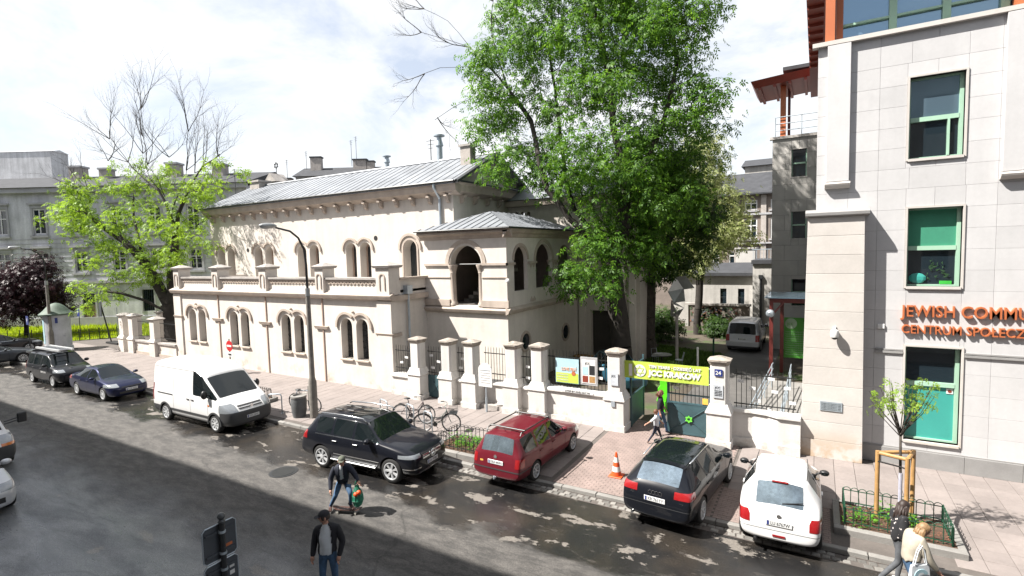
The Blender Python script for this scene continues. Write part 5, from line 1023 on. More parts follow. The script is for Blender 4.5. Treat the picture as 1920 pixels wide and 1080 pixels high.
for (z0_,z1_) in ((1.62,2.22),(1.0,1.58),(.38,.96)):
    c=.05; pts=[(4.36+c,z0_),(4.92-c,z0_),(4.92,z0_+c),(4.92,z1_-c),(4.92-c,z1_),(4.36+c,z1_),(4.36,z1_-c),(4.36,z0_+c)]
    p=MB().prism(pts,lambda u,w,d:(d,u,w),-8.53,-8.50).build('panel',MT['signback'],bs)
    m=MB(); m.tube([(-8.505,u,w) for u,w in pts],.010,6,closed=True); m.build('panel_edge',MT['zinc'],p)
    for z in (z0_+.12,z1_-.12): MB().box(-8.50,-8.475,4.40,4.88,z-.02,z+.02).build('stiffener',MT['signback'],p); MB().lathe([(.055,-.02),(.055,.02)],(-8.44,4.65,z),12).build('clamp',MT['zinc'],p)
st_=MB().box(-8.499,-8.496,4.73,4.84,1.78,1.83).build('sticker',MT['orange'],bs)
for z in (1.42,1.30): MB().box(-8.499,-8.496,4.77,4.85,z-.035,z+.035).build('sticker',MT['white'],bs)
for (x,y,l,m_) in ((-50.5,14.7,'blue parking sign on a pole left of the advertising column','platblue'),(-53.6,18.9,'small blue sign on a thin pole before the lawn','platblue')):
    t=thing('parking_sign',l,'road sign',(x,y,.1)); MB().tube([(x,y,.1),(x,y,2.6)],.03,6).build('pole',MT['darkmetal'],t); MB().box(x-.22,x+.22,y-.05,y-.03,2.1,2.75).build('plate',MT[m_],t); text('P',.4,(x-.13,y-.052,2.28),MT['white'],t)
sp=thing('road_works_sign','leaning dark sign pole on a rubber foot beside the forecourt wall','sign',(-48.6,19.1,.1)); MB().tube([(-48.6,19.1,.2),(-49.1,18.7,3.6)],.05,6).build('pole',MT['darkmetal'],sp); MB().tube([(-47.8,19.3,.15),(-47.8,19.3,3.0)],.03,6).build('prop',MT['zinc'],sp); MB().box(-49.1,-47.2,18.9,19.5,.1,.24).build('foot',MT['rubber'],sp); MB().box(-49.22,-48.86,18.68,18.72,2.3,3.5).build('panel',MT['signback'],sp)
# litter bin
bn_=thing('litter_bin','grey concrete litter bin with pale rim beside the street lamp','litter bin',(-18.15,13.42,.1)); MB().lathe([(.24,.1),(.29,.35),(.31,.75),(.29,.90)],(-18.15,13.42,0),20).build('drum',mk('bingrey',(.13,.135,.14),.8,.2,5,.4,50),bn_,smooth=30); MB().lathe([(.25,.90),(.31,.90),(.31,.98),(.22,1.0),(.20,.93)],(-18.15,13.42,0),20).build('rim',MT['concrete'],bn_,smooth=30)
MB().lathe([(0,.9),(.2,.9),(.2,.91),(0,.91)],(-18.15,13.42,0),16).build('opening',MT['dark'],bn_)
# bicycle stands and bicycles
def hoop(x,y,rz,label):
    t=thing('bicycle_stand',label,'bicycle stand',(x,y,.1),rz,'steel bicycle stands on the pavement')
    MB().tube([(-.28,0,0),(-.28,0,.72),(-.25,0,.79),(-.18,0,.82),(.18,0,.82),(.25,0,.79),(.28,0,.72),(.28,0,0)],.024,8).build('hoop',MT['zinc'],t,world=False,smooth='all')
    for s in (-.28,.28): MB().lathe([(.0,0),(.06,0),(.06,.012),(0,.012)],(s,0,0),10).build('foot_plate',MT['zinc'],t,world=False)
hoop(-19.45,13.25,.5,'steel bicycle stand nearest the white van'); hoop(-18.85,14.15,.4,'steel bicycle stand behind the grey litter bin'); hoop(-12.0,14.15,-.35,'steel bicycle stand beside the planter fence'); hoop(-13.2,14.55,-.35,'steel bicycle stand behind the black SUV bonnet'); hoop(-14.6,14.6,-.3,'steel bicycle stand behind the black SUV roof')
def bike(x,y,rz,lean,col,label,basket=False,low=False):
    t=thing('bicycle',label,'bicycle',(x,y,.1),rz,'parked bicycles'); t.rotation_euler=(lean,0,rz); fm=mk('bk_%s'%label[:9].replace(' ','_'),col,.35)
    r=.34; A=(-.52,0,r); B=(.52,0,r); bb=(-.08,0,.28); st=(-.24,0,.86); hd=(.36,0,.84); hd2=(.40,0,.70)
    f=MB().tube([A,bb],.012,6).tube([A,(-.2,0,.76)],.011,6).tube([bb,st],.016,6)
    if low: f.tube([bb,(.15,0,.42),(.38,0,.76)],.018,6).tube([(-.16,0,.55),(.12,0,.52),(.37,0,.80)],.016,6)
    else: f.tube([bb,hd2],.018,6).tube([(-.21,0,.78),hd],.016,6)
    f.tube([hd,hd2],.02,6).tube([hd2,(.45,0,.5),B],.014,6).build('frame',fm,t,world=False,smooth='all')
    for p in (A,B):
        w=MB().tube([(p[0]+r*math.cos(a*PI/14),0,p[2]+r*math.sin(a*PI/14)) for a in range(28)],.019,6,closed=True).build('wheel',MT['rubber'],t,world=False,smooth='all')
        MB().tube([(p[0]+(r-.03)*math.cos(a*PI/14),0,p[2]+(r-.03)*math.sin(a*PI/14)) for a in range(28)],.010,5,closed=True).build('rim',MT['alloy'],w,world=False)
        s=MB()
        for k in range(12): a=k*PI/6; s.tube([(p[0]+.02*math.cos(a),.02*(-1)**k,p[2]+.02*math.sin(a)),(p[0]+(r-.03)*math.cos(a+.2),0,p[2]+(r-.03)*math.sin(a+.2))],.0025,3)
        s.build('spokes',MT['zinc'],w,world=False,kind='stuff')
        m=MB().tube([(p[0]+(r+.03)*math.cos(a*PI/10),0,p[2]+(r+.03)*math.sin(a*PI/10)) for a in range(1 if p is A else 4,10)],.014,5).build('mudguard',MT['darkmetal'],t,world=False)
    MB().tube([hd,(.33,0,.98),(.38,0,1.02)],.013,6).tube([(.22,.28,1.04),(.36,.2,1.04),(.40,0,1.02),(.36,-.2,1.04),(.22,-.28,1.04)],.012,6).build('handlebar',MT['chrome'],t,world=False,smooth='all')
    for s in (-1,1): MB().tube([(.24,.275*s,1.04),(.12,.29*s,1.04)],.018,6).build('grip',MT['rubber'],t,world=False)
    MB().ball((-.27,0,.93),.13,10,(1.05,.75,.28)).tube([st,(-.26,0,.92)],.014,6).build('saddle',MT['plastic'],t,world=False,smooth='all')
    MB().lathe([(0,-.01),(.09,-.01),(.09,.01),(0,.01)],bb,16,'y').tube([(bb[0],-.08,bb[2]),(bb[0]+.12,-.09,bb[2]-.10),(bb[0]+.12,-.16,bb[2]-.10)],.012,5).tube([(bb[0],.08,bb[2]),(bb[0]-.12,.09,bb[2]+.10),(bb[0]-.12,.16,bb[2]+.10)],.012,5).build('crankset',MT['darkmetal'],t,world=False)
    MB().tube([(-.2,0,.76),(-.6,.06,.73),(-.6,-.06,.73),(-.2,0,.76)],.009,5).build('carrier',MT['darkmetal'],t,world=False)
    if basket:
        m=MB()
        for k in range(9):
            u=k/8
            for q in ((.45+.3*u,-.16,.45+.3*u,.16),): m.tube([(.46+.3*u,-.17,.72),(.46+.3*u,-.17,.94)],.004,3).tube([(.46+.3*u,.17,.72),(.46+.3*u,.17,.94)],.004,3)
        for z in (.72,.80,.87,.94): m.tube([(.46,-.17,z),(.76,-.17,z),(.76,.17,z),(.46,.17,z)],.005,3,closed=True)
        m.box(.46,.76,-.17,.17,.715,.722).build('basket',MT['darkmetal'],t,world=False)
bike(-18.55,14.05,.15,.12,(.45,.42,.36),'pale old bicycle parked behind the grey litter bin')
bike(-11.9,14.55,.5,.10,(.10,.13,.12),'grey-green bicycle with wire front basket at planter fence',True,True)
bike(-13.35,14.9,.35,-.12,(.03,.015,.02),'dark step-through bicycle behind the black SUV bonnet',False,True)
# traffic cone
cn_=thing('traffic_cone','orange and white striped traffic cone on the brick crossover','traffic cone',(-4.88,13.9,.104)); cx,cy=-4.88,13.9; mk('coneorange',(.80,.10,.02),.5)
MB().box(cx-.19,cx+.19,cy-.19,cy+.19,.104,.14).build('base',MT['coneorange'],cn_,bevel=.01)
zc=[.14,.26,.40,.52,.66,.80]; rc=lambda z:.145-(z-.14)*.18
for k,(a,b) in enumerate(zip(zc,zc[1:])): MB().lathe([(rc(a),a),(rc(b),b)],(cx,cy,0),18).build('cone_band',MT['coneorange'] if k%2==0 else MT['white'],cn_,smooth=30)
# planters with hooped fences
def planter(name,label,x0,x1,y0,y1,col,nplants,seed,skip=()):
    t=thing(name,label,'planter',((x0+x1)/2,(y0+y1)/2,.1)); rr=random.Random(seed)
    for (a,b,c,d,nm) in ((x0-.22,x1+.22,y0-.26,y0-.08,1),(x0-.22,x1+.22,y1+.08,y1+.2,1),(x0-.22,x0-.08,y0-.08,y1+.08,0),(x1+.08,x1+.22,y0-.08,y1+.08,0)):
        if nm: 
            n=max(1,round((b-a)/1.0)); 
            for k in range(n): MB().box(a+(b-a)*k/n+.004,a+(b-a)*(k+1)/n-.004,c,d,.0,.24).build('edging_stone',MT['concrete'],t,bevel=.012)
        else: MB().box(a,b,c+.004,d-.004,.0,.235).build('edging_stone',MT['concrete'],t,bevel=.012)
    m=MB(); nx=12; ny=8
    vs=[(x0-.08+(x1-x0+.16)*i/nx,y0-.08+(y1-y0+.16)*j/ny,.20+rr.uniform(0,.05)) for j in range(ny+1) for i in range(nx+1)]; m.add(vs,[(j*(nx+1)+i,j*(nx+1)+i+1,(j+1)*(nx+1)+i+1,(j+1)*(nx+1)+i) for j in range(ny) for i in range(nx)]); m.build('soil_bed',MT['soil'],t)
    ch=MB()
    for k in range(420):
        p=V((rr.uniform(x0,x1),rr.uniform(y0,y1),.235)); a=rr.uniform(0,PI); q=V((math.cos(a),math.sin(a),rr.uniform(-.2,.4)))*rr.uniform(.02,.05); s=V((-math.sin(a),math.cos(a),0))*.015; ch.add([p-q,p+s,p+q,p-s],[(0,1,2,3)])
    ch.build('bark_chips',mk('chips_%d'%seed,(.16,.07,.04),.9,.5,20),t,kind='stuff')
    def run(a,b,st=.155,pairs=True):
        a=V(a);b=V(b);L_=(b-a).length; n=max(2,round(L_/st)); d=(b-a)/n; z0,z1=.2,.60
        for k in range(n+1): p=a+d*k; MB().tube([(p.x,p.y,z0),(p.x,p.y,z1+.02)],.010 if 0<k<n else .022,6).build('upright',col,t)
        for z in (.30,.60): MB().tube([(a.x,a.y,z),(b.x,b.y,z)],.012,5).build('rail',col,t)
        for k in range(n):
            p,q=a+d*k,a+d*(k+1); MB().tube([(p+(q-p)*(.5-.5*math.cos(PI*i/6))).to_tuple()[:2]+(.60+.5*d.length*1.0*math.sin(PI*i/6),) for i in range(7)],.009,5).build('hoop',col,t)
    run((x0,y0,0),(x1,y0,0)); run((x0,y1,0),(x1,y1,0)); run((x0,y0,0),(x0,y1,0)); run((x1,y0,0),(x1,y1,0))
    for k in range(nplants):
        px,py=rr.uniform(x0+.15,x1-.15),rr.uniform(y0+.12,y1-.12); lf=MB(); sz=rr.uniform(.15,.30)
        for j in range(70):
            a=rr.uniform(0,2*PI); r=rr.random()**.6*sz; p=V((px+r*math.cos(a),py+r*math.sin(a),.24+rr.random()*sz*1.5*(1.15-r/sz))); dd=V((math.cos(a),math.sin(a),rr.uniform(-.1,.7)))*rr.uniform(.04,.085); s=V((-math.sin(a),math.cos(a),rr.uniform(-.3,.3)))*.022
            lf.add([p,p+dd*.5+s,p+dd,p+dd*.5-s],[(0,1,2,3)])
        pl=lf.build('shrub',MT['leaf_plant']); pl.location=(0,0,0); tag(pl,None); pl.parent=t; pl.matrix_parent_inverse=MX.Translation(-V(t.location)); pl['kind']='stuff'
    return t
planter('planter','hooped iron fenced planter with green shrubs between black SUV and maroon estate',-10.75,-8.85,13.15,14.2,MT['ironbar'],11,41)
planter('planter','green hoop fenced planter with staked young tree by the walking women',.62,2.52,13.55,14.62,MT['greenmetal'],7,42)
planter('planter','fenced planter with reddish edging half hidden behind the white van',-23.4,-21.4,13.4,14.4,MT['ironbar'],5,43)
# young staked tree
yt=thing('young_tree','young thin tree with fresh leaves in the green fenced planter','tree',(1.70,14.3,.22)); rr=random.Random(9)
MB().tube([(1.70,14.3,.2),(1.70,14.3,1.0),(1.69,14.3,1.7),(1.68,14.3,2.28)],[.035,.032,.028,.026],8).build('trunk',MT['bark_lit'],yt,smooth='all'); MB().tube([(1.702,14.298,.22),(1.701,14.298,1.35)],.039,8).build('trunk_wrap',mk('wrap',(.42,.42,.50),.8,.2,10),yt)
br=MB(); lv=MB(); rng_=np.random.default_rng(3)
for k in range(26):
    a=rr.uniform(0,2*PI); sp_=rr.uniform(.15,.66); top=V((1.68+sp_*math.cos(a),14.3+sp_*math.sin(a)*.8,rr.uniform(2.85,3.45)+.45*(1-sp_/.66))); b0=V((1.68,14.3,2.15+rr.uniform(0,.2))); mid=b0.lerp(top,.55)+V((math.cos(a),math.sin(a),0))*.06
    br.tube([b0,mid,top],[.012,.008,.004],5)
    for q in range(7):
        c=mid.lerp(top,.15+.85*q/6)+V((rr.gauss(0,.05),rr.gauss(0,.05),rr.gauss(0,.05)))
        v=leaves(None,np.array(c),rng_,1,.04,.12,.3)
        for i in range(0,len(v),4): lv.add([tuple(x) for x in v[i:i+4]],[(0,1,2,3)])
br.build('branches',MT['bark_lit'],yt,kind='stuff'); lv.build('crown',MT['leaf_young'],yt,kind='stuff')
sk=thing('tree_stake','wooden three-legged tree stake frame around the young tree','tree stake',(1.65,14.45,.2))
S3=[(1.27,14.32),(1.80,14.12),(1.98,14.72)]
for (x,y) in S3: MB().tube([(x,y,.15),(x,y,1.78)],.047,12).build('post',MT['wood'],sk,smooth=30)
for i in range(3):
    a,b=S3[i],S3[(i+1)%3]; MB().tube([(a[0],a[1],1.74),(b[0],b[1],1.74)],.042,8).build('top_rail',MT['wood'],sk)
MB().tube([(1.27,14.28,1.55),(1.70,14.26,1.50),(1.80,14.10,1.52)],.018,6).build('strap',MT['rubber'],sk)
# ------------------------------------------------------------ vehicles
def paint(name,col,metal=.0,rough=.32):
    m=mat(name,col,rough,.04,3,metal=metal,coat=.6,spec=.08); MT[name]=m; return m
mk('carglass',(.006,.009,.010),.02,0,spec=.6); mk('rearglass',(.24,.30,.34),.03,.45,spec=1.0,metal=.8)  # rearglass: mottled reflection of bright clouds painted into its colour
mk('headlamp',(.26,.28,.30),.12,.1,20,spec=.8,coat=1); mk('taillamp',(.30,.010,.012),.2,0,coat=1); mk('amber',(.65,.18,.03),.25,0,coat=1); mk('wheelwell',(.006,.006,.006),.95,0)
mk('plate',(.75,.76,.76),.4,0); mk('trimgrey',(.035,.036,.038),.55,.05)
BV=None
def evalmesh(o):
    bpy.context.view_layer.update(); return bpy.data.meshes.new_from_object(o.evaluated_get(bpy.context.evaluated_depsgraph_get()))
def carbody(ST,L,W,H,wr,wb,track,sub=2):
    # ST rows: (x, hw, zb, zbelt, ztop, wt, flag); flag names what follows this station
    hw0=W/2; V_=[];ring=10
    def rg(s):
        x,hw,zb,zl,zt,wt=s[:6]; h=hw*hw0; t=zt-zl; w=wt*hw0
        return [(x,0,zb),(x,h*.80,zb),(x,h*.965,zb+.09),(x,h,zb+(zl-zb)*.5),(x,h*.985,zl-.09),(x,h*.945,zl),(x,w,zl+t*.86),(x,w*.90,zl+t*.97),(x,w*.45,zt+.015),(x,0,zt+.022)]
    rows=[rg(s) for s in ST]; n=len(rows); vs=[];idx={}
    for i,r in enumerate(rows):
        for j,p in enumerate(r):
            idx[i,j,1]=len(vs); vs.append(p)
            if j in (0,9): idx[i,j,-1]=idx[i,j,1]
            else: idx[i,j,-1]=len(vs); vs.append((p[0],-p[1],p[2]))
    fs=[];mi=[]
    for i in range(n-1):
        fl=ST[i][6] if len(ST[i])>6 else ''
        for j in range(9):
            m=0
            if j==5 and fl and fl in 'WGr': m=1
            if fl=='W' and j in (7,8): m=2
            if fl in ('R','r') and fl and j in (7,8): m=3
            for s in (1,-1):
                q=(idx[i,j,s],idx[i+1,j,s],idx[i+1,j+1,s],idx[i,j+1,s]); fs.append(q if s==1 else q[::-1]); mi.append(m)
    for e in (0,n-1):
        for j in range(9):
            q=[idx[e,j,1],idx[e,j+1,1],idx[e,j+1,-1],idx[e,j,-1]]; q2=[]
            for k in q:
                if k not in q2: q2.append(k)
            fs.append(tuple(q2 if e==0 else q2[::-1])); mi.append(0)
    me=bpy.data.meshes.new('b'); me.from_pydata(vs,[],fs); 
    for k in range(5): me.materials.append(MT['rubber'])
    me.polygons.foreach_set('material_index',mi)
    bm=bmesh.new(); bm.from_mesh(me); bmesh.ops.recalc_face_normals(bm,faces=bm.faces)
    cr=bm.edges.layers.float.new('crease_edge'); cv=bm.verts.layers.float.new('crease_vert')
    for e in bm.edges:
        ms=[f.material_index for f in e.link_faces]
        if len(ms)==2 and ms[0]!=ms[1]:
            e[cr]=1.0
            for v in e.verts: v[cv]=.9
    bm.to_mesh(me); bm.free()
    o=bpy.data.objects.new('b',me); COL.objects.link(o); md=o.modifiers.new('s','SUBSURF'); md.levels=sub; md.render_levels=sub
    cm=MB()
    for sx in (-1,1):
        k=24; r=wr+.05
        for sy in (-1,1): cm.lathe([(.0,sy*hw0*1.25),(r,sy*hw0*1.25),(r,sy*(hw0-.30)),(0,sy*(hw0-.30))],(sx*wb/2,0,wr),k,'y')
    cme=cm.mesh('c',[MT['rubber']]*5); cme.polygons.foreach_set('material_index',[4]*len(cme.polygons))
    c=bpy.data.objects.new('c',cme); COL.objects.link(c)
    b=o.modifiers.new('b','BOOLEAN'); b.operation='DIFFERENCE'; b.object=c; b.solver='EXACT'
    out=evalmesh(o); bpy.data.objects.remove(o); bpy.data.objects.remove(c); return out
def part_from(bm,name,mt,parent,smooth=True):
    me=bpy.data.meshes.new(name); bm.to_mesh(me); me.materials.clear(); me.materials.append(mt)
    me.polygons.foreach_set('material_index',[0]*len(me.polygons))
    if smooth: me.polygons.foreach_set('use_smooth',[True]*len(me.polygons)); me.set_sharp_from_angle(angle=R(42))
    o=bpy.data.objects.new(name,me); COL.objects.link(o); o.parent=parent; OFF[o.name]=V((0,0,0)); return o
def islands(bm):
    seen=set();out=[]
    for f in bm.faces:
        if f.index in seen: continue
        st=[f];seen.add(f.index);comp=[]
        while st:
            g=st.pop(); comp.append(g.index)
            for e in g.edges:
                for h in e.link_faces:
                    if h.index not in seen: seen.add(h.index); st.append(h)
        out.append(comp)
    return out
def sel(me,idx,name,mt,parent,split=False,keepname=None):
    bm=bmesh.new(); bm.from_mesh(me); bmesh.ops.delete(bm,geom=[f for f in bm.faces if f.material_index not in idx],context='FACES'); bm.faces.ensure_lookup_table(); bm.faces.index_update()
    if not bm.faces: bm.free(); return []
    if not split: o=[part_from(bm,name,mt,parent)]; bm.free(); return o
    res=[]
    for comp in islands(bm):
        b2=bm.copy(); b2.faces.ensure_lookup_table(); keep=set(comp); bmesh.ops.delete(b2,geom=[f for f in b2.faces if f.index not in keep],context='FACES'); res.append(part_from(b2,name,mt,parent)); b2.free()
    bm.free(); return res
def shell(me,name,mt,parent,x=None,y=None,z=None,off=.006,planes=(),nrm=None,mats=(0,)):
    bm=bmesh.new(); bm.from_mesh(me); bmesh.ops.delete(bm,geom=[f for f in bm.faces if f.material_index not in mats or (nrm and not nrm(f.normal))],context='FACES')
    P=[]
    for ax,rg in ((0,x),(1,y),(2,z)):
        if rg:
            for k,s in ((rg[0],-1),(rg[1],1)):
                co=[0,0,0];no=[0,0,0];co[ax]=k;no[ax]=s;P.append((co,no))
    P+=list(planes)
    for co,no in P:
        if not bm.faces: break
        bmesh.ops.bisect_plane(bm,geom=bm.verts[:]+bm.edges[:]+bm.faces[:],plane_co=co,plane_no=no,clear_outer=True,dist=1e-5)
    if not bm.faces: bm.free(); return None
    bm.normal_update()
    nv=[(v,v.normal.copy()) for v in bm.verts]
    for v,nn in nv: v.co+=nn*off
    o=part_from(bm,name,mt,parent); bm.free(); return o
WM={}
def wheelmesh(r,w,spk,style):
    key=(r,w,spk,style)
    if key in WM: return WM[key]
    t=MB().lathe([(r*.66,-w/2),(r*.80,-w/2-.005),(r*.94,-w/2+.01),(r,-w/2+.035),(r,w/2-.035),(r*.94,w/2-.01),(r*.80,w/2+.005),(r*.66,w/2)],(0,0,0),32,'y',False)
    tyre=t.mesh('tyre',MT['rubber'],smooth=True)
    m=MB().lathe([(r*.70,w/2-.02),(r*.70,w/2+.004),(r*.64,w/2+.006),(r*.61,w/2-.02),(r*.61,w/2-.05)],(0,0,0),32,'y',False)
    for k in range(spk):
        a=2*PI*k/spk; 
        for q in ((-.10,.10),) if style!='twin' else ((-.17,-.03),(.03,.17)):
            c0,s0=math.cos(a),math.sin(a); pt=lambda rr_,da,yy:(rr_*math.cos(a+da),yy,rr_*math.sin(a+da))
            m.add([pt(r*.14,q[0]*2.2,w/2-.012),pt(r*.14,q[1]*2.2,w/2-.012),pt(r*.64,q[1]*(.95 if style!='steel' else 2),w/2-.004),pt(r*.64,q[0]*(.95 if style!='steel' else 2),w/2-.004),pt(r*.14,q[0]*2.2,w/2-.05),pt(r*.14,q[1]*2.2,w/2-.05),pt(r*.64,q[1],w/2-.05),pt(r*.64,q[0],w/2-.05)],[(0,1,2,3),(0,1,5,4),(1,2,6,5),(2,3,7,6),(3,0,4,7)])
    m.lathe([(0,w/2),(r*.16,w/2-.002),(r*.17,w/2-.05)],(0,0,0),16,'y')
    rim=m.mesh('rim',MT['alloy']); 
    dk=MB().lathe([(0,w/2-.07),(r*.68,w/2-.06)],(0,0,0),24,'y').mesh('hub',MT['wheelwell'])
    WM[key]=(tyre,rim,dk); return WM[key]
def wheels(root,wb,tr,r,w,spk,style,steer=0,rimmat=None):
    ty,ri,dk=wheelmesh(r,w,spk,style)
    for sx in (1,-1):
        for sy in (1,-1):
            o=inst('wheel',ty,root,(sx*wb/2,sy*tr/2,r),(0,0,(0 if sy>0 else PI)+(steer if sx>0 else 0)),world=False)
            inst('rim',ri,o,(0,0,0),world=False); inst('hub_disc',dk,o,(0,0,0),world=False)
def hit(me,o,d):
    from mathutils.bvhtree import BVHTree
    global BV
    if BV is None or BV[0]!=me.name: BV=(me.name,BVHTree.FromPolygons([v.co for v in me.vertices],[p.vertices for p in me.polygons]))
    r=BV[1].ray_cast(V(o),V(d)); return (r[0],r[1]) if r[0] else (None,None)
def plate(root,me,x,z,txt,front=True,w=.50,h=.11,tilt=0):
    p,n=hit(me,(x*3,0,z),(-1 if x>0 else 1,0,0)); s=1 if x>0 else -1
    if p is None: return
    X=p.x+s*.012; o=MB().box(min(X,X+s*.012),max(X,X+s*.012),-w/2,w/2,z-h/2,z+h/2).build('number_plate',MT['plate'],root,world=False,bevel=.003)
    MB().box(min(X+s*.0125,X+s*.014),max(X+s*.0125,X+s*.014),(w/2-.045)*(-1 if s>0 else 1)-.02,(w/2-.045)*(-1 if s>0 else 1)+.02,z-h/2+.008,z+h/2-.008).build('plate_band',MT['platblue'],o,world=False)
    text(txt,h*.95,(X+s*.0135,(-.16 if s>0 else .16)*w/.5,z-h*.32),MT['darkmetal'],o,rot=(PI/2,0,PI/2 if s>0 else -PI/2),ext=.001,width=w*.72,world=False)
def mirrors(root,me,x,z,mt,sz=(.09,.11,.07),out=.10):
    for s in (1,-1):
        p,n=hit(me,(x,s*3,z-.02),(0,-s,0))
        if p is None: continue
        y=p.y+s*out; m=MB().ball((x,y+s*.05,z+.02),1,10,(sz[0],sz[1],sz[2])).tube([(x,p.y-s*.03,z-.02),(x,y,z)],.022,6).build('mirror',mt,root,world=False,smooth='all')
        MB().box(x-sz[0]*.92,x-sz[0]*.80,y+s*.05-sz[1]*.62,y+s*.05+sz[1]*.62,z+.02-sz[2]*.55,z+.02+sz[2]*.55).build('mirror_glass',MT['carglass'],m,world=False)
def seam(me,root,xs,z0,z1,sl=0):
    for x in xs:
        for s in (1,-1): shell(me,'door_gap',MT['wheelwell'],root,y=(0,2) if s>0 else (-2,0),z=(z0,z1),off=.002,planes=[((x-.006,0,z0),(-1,0,sl)),((x+.006,0,z0),(1,0,-sl))],nrm=lambda n:abs(n.y)>.4)
def handles(root,me,xs,z,mt):
    for x in xs:
        for s in (1,-1):
            p,n=hit(me,(x,s*3,z),(0,-s,0))
            if p: MB().box(x-.09,x+.09,p.y-.01 if s>0 else p.y-.03,p.y+.03 if s>0 else p.y+.01,z-.016,z+.016).build('door_handle',mt,root,world=False,bevel=.008)
def vehicle(name,label,cat,loc,deg,ST,L,W,H,wr,wb,pm_,wheel=(6,'std'),group='parked vehicles',glassb='rearglass',lower=None,ww=.20,steer=0,wheelinset=.02,rimmat=None):
    t=thing(name,label,cat,loc,R(deg),group); me=carbody(ST,L,W,H,wr,wb,0)
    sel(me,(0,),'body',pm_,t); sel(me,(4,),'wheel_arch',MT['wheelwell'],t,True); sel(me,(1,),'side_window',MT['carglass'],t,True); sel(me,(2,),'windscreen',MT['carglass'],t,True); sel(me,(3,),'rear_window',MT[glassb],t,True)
    wheels(t,wb,W-ww-2*wheelinset,wr,ww,wheel[0],wheel[1],steer)
    MB().box(-wb/2-.3,wb/2+.3,-W*.36,W*.36,.16,.34).build('underbody',MT['wheelwell'],t,world=False)
    return t,me
def bump(me,t,x,z,mt,name='bumper'): return shell(me,name,mt,t,x=x,z=z,off=.008)
def wiper(t,me,x,z,y0,y1): 
    p,_=hit(me,(x*3,(y0+y1)/2,z),(-1 if x>0 else 1,0,0))
    if p: MB().tube([(p.x-.02*(1 if x<0 else -1),y0,z-.02),(p.x-.01*(1 if x<0 else -1),y1,z+.02)],.010,5).build('wiper',MT['plastic'],t,world=False)
# --- hatchback (white, rear to the road)
def white_hatch():
    P=paint('paint_white',(.80,.80,.80)); F,B=1.89,-1.90
    ST=[(F,.55,.30,.52,.56,.40),(F-.07,.80,.22,.60,.63,.58),(F-.32,.95,.19,.70,.75,.72),(F-.75,.99,.18,.82,.87,.78),(.80,1,.18,.90,.94,.80,'W'),(.10,1,.18,.93,1.40,.64,'G'),(-.28,1,.18,.94,1.43,.645),(-.36,1,.18,.945,1.43,.645,'G'),(-1.02,1,.18,.97,1.40,.63),(-1.36,.99,.2,.98,1.33,.60,'R'),(-1.73,.95,.22,.93,.97,.62),(-1.82,.92,.24,.80,.86,.66),(B+.02,.86,.28,.66,.70,.62),(B,.70,.32,.58,.60,.50)]
    t,me=vehicle('parked_car','white three-door hatchback parked nose-in with rear to the road','car',(-.66,13.80,.05),91,ST,3.8,1.65,1.43,.29,2.44,P)
    for s in (1,-1):
        shell(me,'tail_light',MT['taillamp'],t,x=(-2,-1.50),y=(.56,.9) if s>0 else (-.9,-.56),z=(.60,.84),planes=[((-1.6,s*.60,.84),(0,-s*.75,.35))]); shell(me,'headlight',MT['headlamp'],t,x=(1.35,2),y=(.40,.9) if s>0 else (-.9,-.40),z=(.60,.72))
        for y in (.57*s,): MB().tube([(.05,.52*s,1.435),(-.5,.535*s,1.452),(-1.2,.51*s,1.41)],.009,5).build('roof_strip',MT['plastic'],t,world=False)
    MB().box(-1.40,-1.34,-.16,.16,1.352,1.366).build('brake_light',MT['taillamp'],t,world=False)
    shell(me,'bumper_crease',MT['trimgrey'],t,x=(-2,-1.55),z=(.495,.505),off=.002); MB().box(-1.915,-1.88,-.12,.12,.37,.41).build('fog_light',MT['taillamp'],t,world=False); MB().tube([(-1.7,.45,.26),(-1.95,.45,.25)],.03,8).build('exhaust',MT['plastic'],t,world=False)
    plate(t,me,-1.9,.66,'LU 6767W'); mirrors(t,me,.48,.98,MT['plastic']); seam(me,t,(-.42,.62),.32,.9); handles(t,me,(-.28,),.80,P)
    p,_=hit(me,(-5,-.1,1.05),(1,0,0)); MB().tube([(-1.70,-.05,1.02),(-1.66,-.45,1.09)],.012,5).build('wiper',MT['plastic'],t,world=False)
    MB().lathe([(0,0),(.045,0),(.045,.01),(0,.01)],(-1.87,.0,.80),12,'x').build('emblem',MT['chrome'],t,world=False); text('206',.07,(-1.875,-.42,.62),MT['zinc'],t,rot=(PI/2,0,-PI/2),ext=.002,world=False); MB().box(-1.60,-1.55,-.5,-.36,1.0,1.04).build('window_sticker',MT['signred'],t,world=False)
white_hatch()
